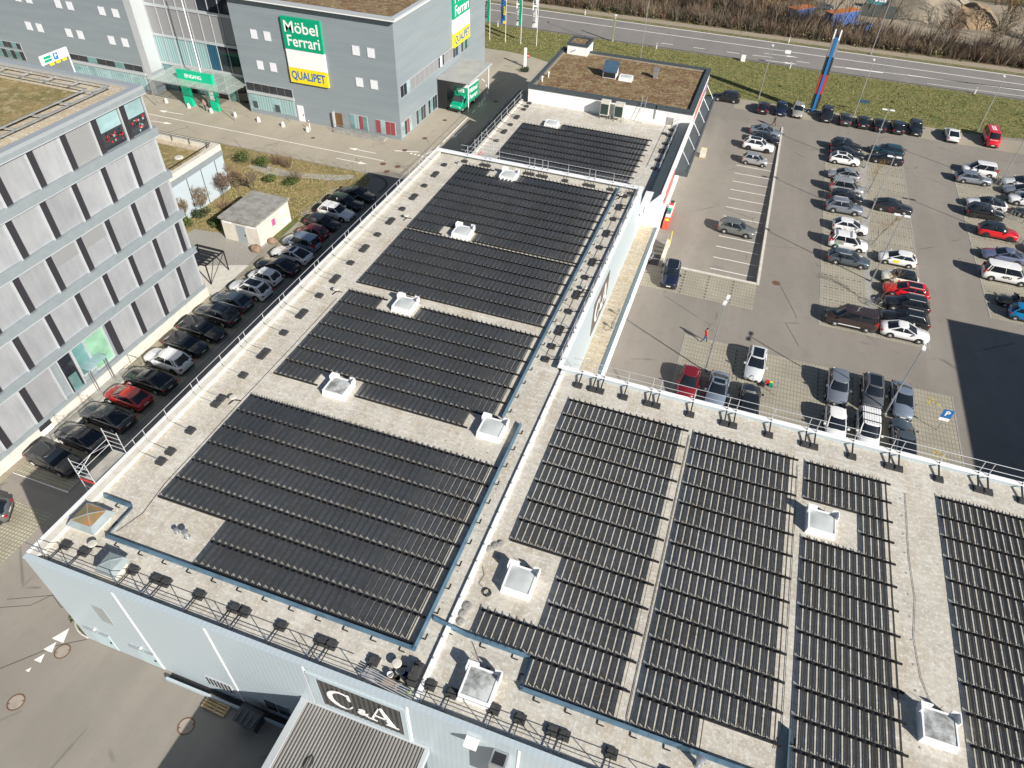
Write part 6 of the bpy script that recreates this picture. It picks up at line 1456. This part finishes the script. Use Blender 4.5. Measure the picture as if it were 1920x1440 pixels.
def bare_tree(name, label, x, y, h, seed, mat='twig', depth=4, lean=(0,0), group=None, w=.012, kids=3, r=None, stem=.34):
    rr = random.Random(seed); t = thing(name, label, 'tree', (x,y,0), 0, group); tr, cr = MB(), MB(); r = r or h*.014
    p = Vector((0,0,0)); d = Vector((lean[0],lean[1],1)).normalized(); n = 4
    for i in range(n):
        q = p+d*(h*stem/n); tr.tube(p, q, r*(1-.1*i), r*(1-.1*(i+1)), 6); d = (d+Vector((rr.uniform(-.1,.1),rr.uniform(-.1,.1),0))).normalized(); p = q
    for k in range(4): 
        nd = (d+Vector((rr.uniform(-.7,.7),rr.uniform(-.7,.7),.25))).normalized(); grow(tr, cr, p-d*h*stem*rr.uniform(0,.45), nd, h*.26, r*.55, depth-1, rr, w, .2, kids)
    grow(tr, cr, p, d, h*.3, r*.65, depth, rr, w, .25, kids)
    part('trunk', tr, M['bark'], t, None, False); part('crown', cr, M[mat], t, None, False); return t
def bush(label, x, y, r, h, seed, mat='leaf', n=700):
    rr = random.Random(seed); t = thing('evergreen_bush', label, 'bush', (x,y,0)); m = MB(); st = MB()
    lobes = [(rr.uniform(-.45,.45)*r, rr.uniform(-.45,.45)*r, h*rr.uniform(.35,.7), rr.uniform(.45,.7)) for _ in range(6)]
    for _ in range(n):
        lx, ly, lz, s = rr.choice(lobes); v = Vector((rr.gauss(0,1),rr.gauss(0,1),rr.gauss(0,1))).normalized()*(rr.random()**.35)
        c = Vector((lx+v.x*r*s, ly+v.y*r*s, max(.03, lz+v.z*h*.42))); a = Vector((rr.uniform(-1,1),rr.uniform(-1,1),rr.uniform(-1,1))).normalized()*.09; b = a.cross(v+Vector((0,0,.3))).normalized()*.06
        m.add([c-a, c+b, c+a, c-b], [(0,1,2,3)], 0 if rr.random() < .72 else 1)
    twigs(st, (0,0,0), 14, h*.6, r, rr, .03)
    part('foliage', m, [M[mat], M['leafd']], t, None, False); part('stems', st, M['bark'], t, None, False)
G8 = 'bare garden shrubs by the annex'
for l, x, y, h, s, mt in (('bare shrub at the near end of the annex wall', -59.6, 57.2, 4.0, 3, 'twig2'), ('bare grey shrub halfway along the annex wall', -59.3, 60.0, 4.2, 4, 'twig2'), ('dense reddish bare tree before the annex wall', -59.0, 63.2, 5.0, 5, 'twig'), ('bare shrub at the far annex corner', -58.6, 65.8, 4.2, 6, 'twig'),
        ('pale many-stemmed bare tree in the dry garden behind the hut', -56.8, 66.5, 3.6, 8, 'twig2')):
    bare_tree('bare_shrub', l, x, y, h, s, mt, 4, (rrx := .05, .0), G8, .014, 4, .035, .12)
for l, x, y, h, s in (('reddish bare bush by the service road fence', -56.9, 74.2, 2.4, 21), ('low reddish bare bush right of the garden path', -53.6, 71.2, 2.0, 22), ('small bare bush beside the evergreen pair', -58.6, 74.4, 2.0, 23), ('low twiggy bush behind the hut', -55.2, 62.6, 1.6, 24), ('twiggy bush at the left hut corner', -57.5, 61.5, 1.7, 25)):
    rr = random.Random(s); t = thing('bare_bush', l, 'bush', (x,y,0), 0, 'leafless bushes in the dry garden'); m = MB(); twigs(m, (0,0,0), 150, h, 1.4, rr, .022); part('twigs', m, M['twig'], t, None, False)
bush('round bright evergreen bush in the garden, left of two', -62.6, 73.2, 1.3, 1.9, 31); bush('round bright evergreen bush in the garden, right of two', -59.9, 73.2, 1.1, 1.6, 32); bush('low evergreen bush by the garden path, left', -56.6, 69.6, 1.1, 1.0, 33); bush('low dark evergreen cushion by the garden path, right', -53.7, 70.3, 1.2, .8, 34)
bush('small evergreen bush in the shade left of the hut', -56.2, 57.6, .9, 1.0, 35); bush('evergreen bush at the office corner', -59.2, 56.2, 1.0, 1.3, 36); bush('dark evergreen bush under the bare shrub', -59.0, 58.8, 1.2, 1.2, 37, 'leafd'); bush('dark clipped bush beside the no entry disc', -38.9, 122.6, 1.1, .9, 38, 'leafd')
bush('ivy cushion at the front left foot of the store', -33.4, 12.9, .8, .35, 39)
for l, x, y, h, s, ln in (('bare young tree in front of the red estate', 18.5, 70.8, 4.3, 41, (.28,.12)), ('leaning bare sapling beside the delivery van', 18.55, 84.0, 4.2, 42, (.3,.2)), ('bare young tree beside the silver family car', 18.4, 98.4, 4.2, 43, (.22,.1)), ('bare young tree at the right picture edge', 37.4, 97.5, 4.5, 44, (.15,.1))):
    bare_tree('young_tree', l, x, y, h, s, 'twig3', 3, ln, 'young trees between the bays', .012, 3, .045, .5)
# tufts on the meadow, garden and roofs
def tufts(name, n, region, h, w, mats, seed, z=0.0):
    rr = random.Random(seed); m = MB()
    for _ in range(n):
        x, y = region(rr)
        if x is None: continue
        for k in range(3):
            a = rr.uniform(0, PI); hh = h*rr.uniform(.4,1.2); c, s = math.cos(a)*w, math.sin(a)*w; ox, oy = rr.uniform(-.25,.25), rr.uniform(-.25,.25)
            m.add([(x+ox-c,y+oy-s,z),(x+ox+c,y+oy+s,z),(x+ox+rr.uniform(-.2,.2)*h*3,y+oy+rr.uniform(-.2,.2)*h*3,z+hh)], [(0,1,2)], rr.randrange(len(mats)))
    o = mkobj(name, m.mesh(name, mats)); o['kind'] = 'stuff'; return o
M['g1'] = plain('grass_blade_green', (.13,.145,.035), .9); M['g2'] = plain('grass_blade_straw', (.33,.27,.13), .9); M['g3'] = plain('grass_blade_olive', (.2,.18,.07), .9)
def reg_meadow(rr):
    x, y = rr.uniform(-75, 75), rr.uniform(127.5, 146)
    if x < -30 and y < 132: return None, None
    return x, y
tufts('meadow_grass', 16000, reg_meadow, .13, .1, [M['g1'], M['g2'], M['g3'], M['g3']], 51)
def reg_garden(rr):
    x, y = rr.uniform(-62, -46.6), rr.uniform(57, 76.5)
    if -54 < x < -48 and 55 < y < 63 or y < 62 and x > -54: return None, None
    return x, y
tufts('garden_grass_tufts', 2600, reg_garden, .16, .08, [M['g2'], M['g3'], M['g2']], 52)
# far woodland along the highway
def reg_wood(x, y): return not (9 < x < 60 and 176 < y < 214)
rr = random.Random(61); m = MB(); cnt = 0
for _ in range(3000):
    x, y = rr.uniform(-85, 95), 165.6+rr.random()**1.5*50
    if not reg_wood(x, y): continue
    k = rr.random(); twigs(m, (x,y,0), 24, rr.uniform(1.6,4.2) if y < 172 else rr.uniform(2.5,6.5), rr.uniform(1.0,2.6), rr, .07, (rr.uniform(-.9,.9), rr.uniform(-.8,.8)), 0 if k < .42 else 1 if k < .62 else 2)
o = mkobj('undergrowth', m.mesh('undergrowth', [M['twig'], M['twig2'], M['bark']])); o['kind'] = 'stuff'
m = MB()
for _ in range(1100):
    x, y = rr.uniform(-85, 95), 165.2+rr.random()**1.4*26
    if not reg_wood(x, y): continue
    for q in range(16):
        c = Vector((x+rr.gauss(0,.9), y+rr.gauss(0,.7), abs(rr.gauss(.4,.5)))); a = Vector((rr.uniform(-1,1),rr.uniform(-1,1),rr.uniform(-.6,.6))).normalized()*.22; b = a.cross(Vector((rr.uniform(-1,1),rr.uniform(-1,1),1))).normalized()*.16; m.add([c-a,c+b,c+a,c-b], [(0,1,2,3)], rr.choice((0,0,1)))
o = mkobj('bramble_cover', m.mesh('bramble_cover', [M['leafd'], M['g3']])); o['kind'] = 'stuff'
G9 = 'bare trees of the strip beyond the highway'
names = [('slender bare trunk left of the pylon top', 6.3,165.6,9), ('slender bare trunk just left of the pylon top', 8.6,165.8,10), ('slender bare trunk behind the pylon top', 10.6,166,11), ('slender bare tree above the pylon top', 13.2,166,11), ('slender bare tree right of the pylon top', 15.0,166.2,12), ('slender dark bare tree before the graffiti container', 16.6,166,12),
    ('twin bare tree before the dark yard fence', 21.6,165.8,12), ('bare tree left of the far highway lamp', 19.4,166.6,11)]
for i, (l, x, y, h) in enumerate(names): bare_tree('bare_tree', l, x, y, h, 70+i, 'twig', 3, (.28,.05), G9, .03, 2, .14, .62)
for i, (l, x, y, h, mt, ln) in enumerate((('pale leaning birch trunk at the far right, left of a pair', 40.6,165.2,11,'twig2',(.25,.1)), ('pale leaning birch trunk at the far right, right of a pair', 45.4,165.6,12,'twig2',(.3,.1)), ('spreading dark branched tree right of the gravel heap', 33.5,167.5,9,'twig',(.1,.1)), ('ochre willow behind the gravel heap', 45.5,182,14,'twig3',(.05,.05)), ('second ochre willow at the upper right', 51,184,14,'twig3',(0,.05)),
    ('bushy bare tree at the upper right corner', 55,172,12,'twig2',(0,0)), ('bare tree above the right red van', 50,170,9,'twig2',(.1,0)), ('bare tree left of the container yard', 1.0,169,10,'twig',(.1,0)), ('bare tree above the middle of the planted roof', -10,170,11,'twig2',(.1,0)), ('grey bare tree above the far lamp in the meadow', -22,171,11,'twig2',(0,0)), ('bare tree left of the meadow lamp', -33,169,10,'twig2',(.1,0)),
    ('bare tree behind the flag poles', -46,170,11,'twig',(0,0)), ('bare tree by the upper middle edge', -4,176,12,'twig2',(0,0)), ('bare tree second from the upper middle edge', -17,178,12,'twig',(0,0)), ('bare tree in the strip behind the furniture store flags', -58,172,11,'twig',(0,0)), ('bare tree at the far right edge of the strip', 60,168,10,'twig',(0,0)))):
    bare_tree('bare_tree', l, x, y, h, 90+i, mt, 4, ln, G9, .03, 3, .16, .3)
for i, (l, x, y) in enumerate((('dark conifer in the upper right wood', 58, 186), ('dark conifer left of the ochre willow', 49, 190), ('dark conifer at the upper right corner', 64, 180))):
    rr = random.Random(120+i); t = thing('conifer', l, 'tree', (x,y,0), 0, 'dark conifers behind the willows'); m = MB()
    for q in range(900):
        z = rr.random()**.8*11; rad = (12-z)*.24; a = rr.uniform(0,2*PI); d = rad*math.sqrt(rr.random()); c = Vector((d*math.cos(a), d*math.sin(a), z+.8)); v = Vector((math.cos(a),math.sin(a),-.4))*.35; b = Vector((-math.sin(a),math.cos(a),.1))*.16; m.add([c, c+v*.6+b, c+v*1.4, c+v*.6-b], [(0,1,2,3)])
    part('foliage', m, M['leafd'], t, None, False); k = MB(); k.tube((0,0,0),(0,0,11.5),.2,.04); part('trunk', k, M['bark'], t, None, False)
# ---- yard beyond the trees
def container(label, x, y, rz, col, L=6.1, open_=False, graf=False):
    t = thing('shipping_container', label, 'container', (x,y,0), rz)
    m = MB(); n = int(L/.28); P = []
    for s in (-1.22,1.22):
        for k in range(n):
            x0 = -L/2+k*L/n; m.box(x0,x0+L/n*.5,min(s,s*1.03),max(s,s*1.03),.15,2.5)
    m.box(-L/2,L/2,-1.22,1.22,.1,2.55); part('body', m, col, t, None, False); part('roof', B(-L/2,L/2,-1.26,1.26,2.55,2.62), M['orange'], t, None, False)
    if graf:
        rr = random.Random(5)
        for k in range(14):
            q = MB(); a = rr.uniform(-L/2+.3,L/2-.8); z = rr.uniform(.5,1.6); q.bar((a,-1.275,z),(a+rr.uniform(-.2,.5),-1.275,z+rr.uniform(.3,.8)),.22,.01); part('painted_stroke', q, M['pink'], t, None, False)
M['cblue'] = plain('container_blue', (.07,.17,.45), .5, var=.25); M['pink'] = plain('spray_pink', (.6,.1,.22), .6)
container('blue container with pink painted strokes beyond the highway', 14.6, 180.2, R(48), M['cblue'], 8.5, graf=True); container('plain blue container left of the painted one beyond the highway', 6.0, 179.0, R(48), M['cblue'], 6.1)
t = thing('waste_skip', 'low open blue skip with scrap in front of the painted container', 'skip', (18.2,176.6,0), R(48)); m = MB(); m.add([(-2.6,-.9,0),(2.6,-.9,0),(2.6,.9,0),(-2.6,.9,0),(-3.1,-1.1,1.2),(3.1,-1.1,1.2),(3.1,1.1,1.2),(-3.1,1.1,1.2)], [(0,1,5,4),(1,2,6,5),(2,3,7,6),(3,0,4,7),(3,2,1,0)]); part('body', m, M['cblue'], t, None, False)
rr = random.Random(9); m = MB()
for _ in range(40): m.cbox(rr.uniform(-2.6,2.6), rr.uniform(-.8,.8), rr.uniform(.7,1.2), rr.uniform(.1,.7), rr.uniform(.1,.4), rr.uniform(.1,.5), rr.randrange(3), rr.uniform(0,3))
part('scrap', m, [M['steel'], M['dark'], M['wood']], t, None, False)['kind'] = 'stuff'
t = thing('yard_fence', 'dark netted yard fence beyond the highway', 'fence', (20,189,0)); part('net', B(18.9,27,188.9,189.0,.1,2.6), plain('dark_netting', (.06,.075,.075), .8), t)
for k in range(4): m = MB(); m.tube((19+k*2.6,188.85,0),(19+k*2.6,188.85,2.7),.05); part('post', m, M['steel'], t)
t = thing('covered_boat', 'white and turquoise boat on blocks in the far yard', 'boat', (23.5,197,0)); m = MB(); m.add([(-3,-.9,1.6),(2,-1,1.6),(3.6,0,1.8),(2,1,1.6),(-3,.9,1.6),(-2.8,-.5,.5),(1.8,-.5,.5),(2.9,0,.7),(1.8,.5,.5),(-2.8,.5,.5)], [(0,1,2,3,4),(0,5,6,1),(1,6,7,2),(2,7,8,3),(3,8,9,4),(4,9,5,0)]); part('hull', m, plain('turquoise_hull', (.1,.42,.5), .4), t, None, False); part('cabin', B(-1.5,.8,-.7,.7,1.62,2.5), M['signwhite'], t, None, False); part('block', B(-2,1.5,-.4,.4,0,.5), M['wood'], t, None, False)
for l, x, y in (('rusty orange roofed shed at the top edge, left of the containers', 0.5, 187), ('dark parked car half hidden behind the containers', 11, 190)):
    if 'shed' in l: t = thing('rusty_shed', l, 'shed', (x,y,0)); part('wall', B(x-3,x+3,y-1.5,y+1.5,0,2.2), M['wood'], t); m = MB(); m.add([(x-3.2,y-1.8,2.1),(x+3.2,y-1.8,2.1),(x+3.2,y+1.8,2.7),(x-3.2,y+1.8,2.7),(x-3.2,y-1.8,2.2),(x+3.2,y-1.8,2.2),(x+3.2,y+1.8,2.8),(x-3.2,y+1.8,2.8)], [(3,2,1,0),(4,5,6,7),(0,1,5,4),(1,2,6,5),(2,3,7,6),(3,0,4,7)]); part('roof', m, M['orange'], t)
    else: car(l, 'car', 'wagon', 'petrol', x, y, 40, 'vehicles in the far yard')
import mathutils.noise as mn
def heap(label, cx, cy, rx, ry, h, mat):
    m = MB(); N = 26
    for i in range(N+1):
        for j in range(N+1):
            a, b = i/N*2-1, j/N*2-1; q = max(0, 1-(a*a+b*b)); z = h*q**.8*(.85+.3*mn.noise((a*2.3+cx,b*2.3,1)))+.25*q*mn.noise((a*9,b*9,cx)); m.v.append((cx+a*rx, cy+b*ry, z+.02))
    for i in range(N):
        for j in range(N): k = i*(N+1)+j; m.f.append([k,k+N+1,k+N+2,k+1]); m.m.append(0)
    return solo('gravel_heap', m, mat, label, 'gravel heap', 'gravel heaps in the far yard', 60, (cx,cy,0))
heap('large pale gravel heap beyond the highway', 34, 199, 11, 10, 6.5, M['gravel']); heap('smaller brownish gravel heap right of the pale one', 42, 195, 6.5, 6, 4.2, plain('brown_gravel', (.3,.215,.13), .95, var=.3))

# ---- people
def person(label, x, y, z, rz, top, legs, hairc, stride=.32, armL=(.14,.1), armR=(-.12,.1), skinc=(.5,.33,.25)):
    J = dict(pel=(0,0,.92), spine=(0,0,1.15), chest=(.02,0,1.36), neck=(.03,0,1.5), head=(.05,0,1.62), crown=(.04,0,1.73),
        hl=(.0,.1,.88), kl=(stride*.55,.11,.5), al=(stride*.75,.11,.09), tl=(stride*.75+.17,.12,.04), hr=(.0,-.1,.88), kr=(-stride*.2,-.11,.48), ar=(-stride*.95,-.11,.14), tr=(-stride*.95+.14,-.12,.05),
        sl=(.02,.19,1.4), el=(-.12,.25,1.14), wl=(.02,.25,.93), fl=(.06,.25,.85), sr=(.02,-.19,1.4), er=(.02,-.26,1.14), wr=(.2,-.24,.98), fr=(.25,-.23,.91))
    rad = dict(pel=.165, spine=.16, chest=.175, neck=.065, head=.1, crown=.085, hl=.1, kl=.07, al=.05, tl=.045, hr=.1, kr=.07, ar=.05, tr=.045, sl=.085, el=.062, wl=.045, fl=.042, sr=.085, er=.062, wr=.045, fr=.042)
    E = [('pel','spine'),('spine','chest'),('chest','neck'),('neck','head'),('head','crown'),('pel','hl'),('hl','kl'),('kl','al'),('al','tl'),('pel','hr'),('hr','kr'),('kr','ar'),('ar','tr'),('chest','sl'),('sl','el'),('el','wl'),('wl','fl'),('chest','sr'),('sr','er'),('er','wr'),('wr','fr')]
    ks = list(J); me = bpy.data.meshes.new('person_skin'); me.from_pydata([J[k] for k in ks], [(ks.index(a), ks.index(b)) for a, b in E], [])
    o = bpy.data.objects.new('person_skin', me); C.objects.link(o); md = o.modifiers.new('skin', 'SKIN'); sv = me.skin_vertices[0].data
    for i, k in enumerate(ks): sv[i].radius = (rad[k]*.92, rad[k]*1.05); sv[i].use_root = (k == 'pel')
    o.modifiers.new('sub', 'SUBSURF').levels = 2
    dg = bpy.context.evaluated_depsgraph_get(); out = bpy.data.meshes.new_from_object(o.evaluated_get(dg)); bpy.data.objects.remove(o)
    out.name = 'person'; out.materials.clear(); tag_ = str(len(bpy.data.materials))
    for mt in (plain('skin'+tag_, skinc, .6), top, legs, M['black']): out.materials.append(mt)
    for p in out.polygons:
        c = p.center; p.use_smooth = True
        p.material_index = 3 if c.z < .1 else 2 if c.z < .86 and abs(c.y) < .2 and not (c.z > .8 and abs(c.y) > .19) else 0 if c.z > 1.49 or (abs(c.y) > .2 and c.z < .93) else 1
    t = tag(mkobj('person', out, None, (x,y,z), rz), label, 'person')
    b = bmesh.new(); bmesh.ops.create_icosphere(b, subdivisions=3, radius=.118)
    for v in b.verts: v.co.z = v.co.z*1.08; v.co.x = v.co.x*.98-.012
    bmesh.ops.delete(b, geom=[v for v in b.verts if v.co.x > .055 and v.co.z < .05 or v.co.z < -.1], context='VERTS')
    hm = bpy.data.meshes.new('hair'); b.to_mesh(hm); b.free(); hm.materials.append(plain('hair'+tag_, hairc, .7)); mkobj('hair', hm, t, (.045,0,1.665))
    m = MB(); m.tube((.15,0,1.655),(.178,0,1.635),.016,.02,6); part('nose', m, out.materials[0], t, None, False)
    m = MB()
    for s in (-.035,.035): m.cbox(.143,s,1.665,.012,.026,.012)
    part('eyes', m, M['dark'], t, None, False); m = MB(); m.cbox(.145,0,1.585,.012,.045,.01); part('mouth', m, M['redcurtain'], t, None, False)
    for s, k in ((1,'fl'),(-1,'fr')):
        hx, hy, hz = J[k]; m = MB()
        for q in range(4): m.tube((hx-.03+q*.018,hy+s*.01,hz-.02),(hx-.02+q*.018,hy-s*.01,hz-.095+abs(q-1.5)*.008),.0085,.007,5)
        m.tube((hx+.03,hy-s*.02,hz),(hx+.055,hy-s*.03,hz-.05),.01,.008,5); part('fingers', m, out.materials[0], t, 40, False)
    return t
person('person in a bright red jacket and blue trousers walking alone near a lamp post', 1.85, 57.6, .012, R(8), plain('red_jacket', (.6,.03,.02), .7), plain('blue_trousers', (.03,.06,.16), .8), (.02,.015,.012))
person('person in dark clothes walking past the top of the sunken strip', 4.75, 116.3, .012, R(160), plain('dark_jacket', (.02,.022,.03), .7), plain('dark_red_trousers', (.1,.02,.02), .8), (.03,.02,.015))
person('person in dark clothes standing at the open yellow door of the portal', -78.6, 85.6, .016, R(-90), plain('pink_coat', (.35,.2,.2), .7), plain('grey_trousers', (.06,.06,.07), .8), (.05,.03,.02), .1)
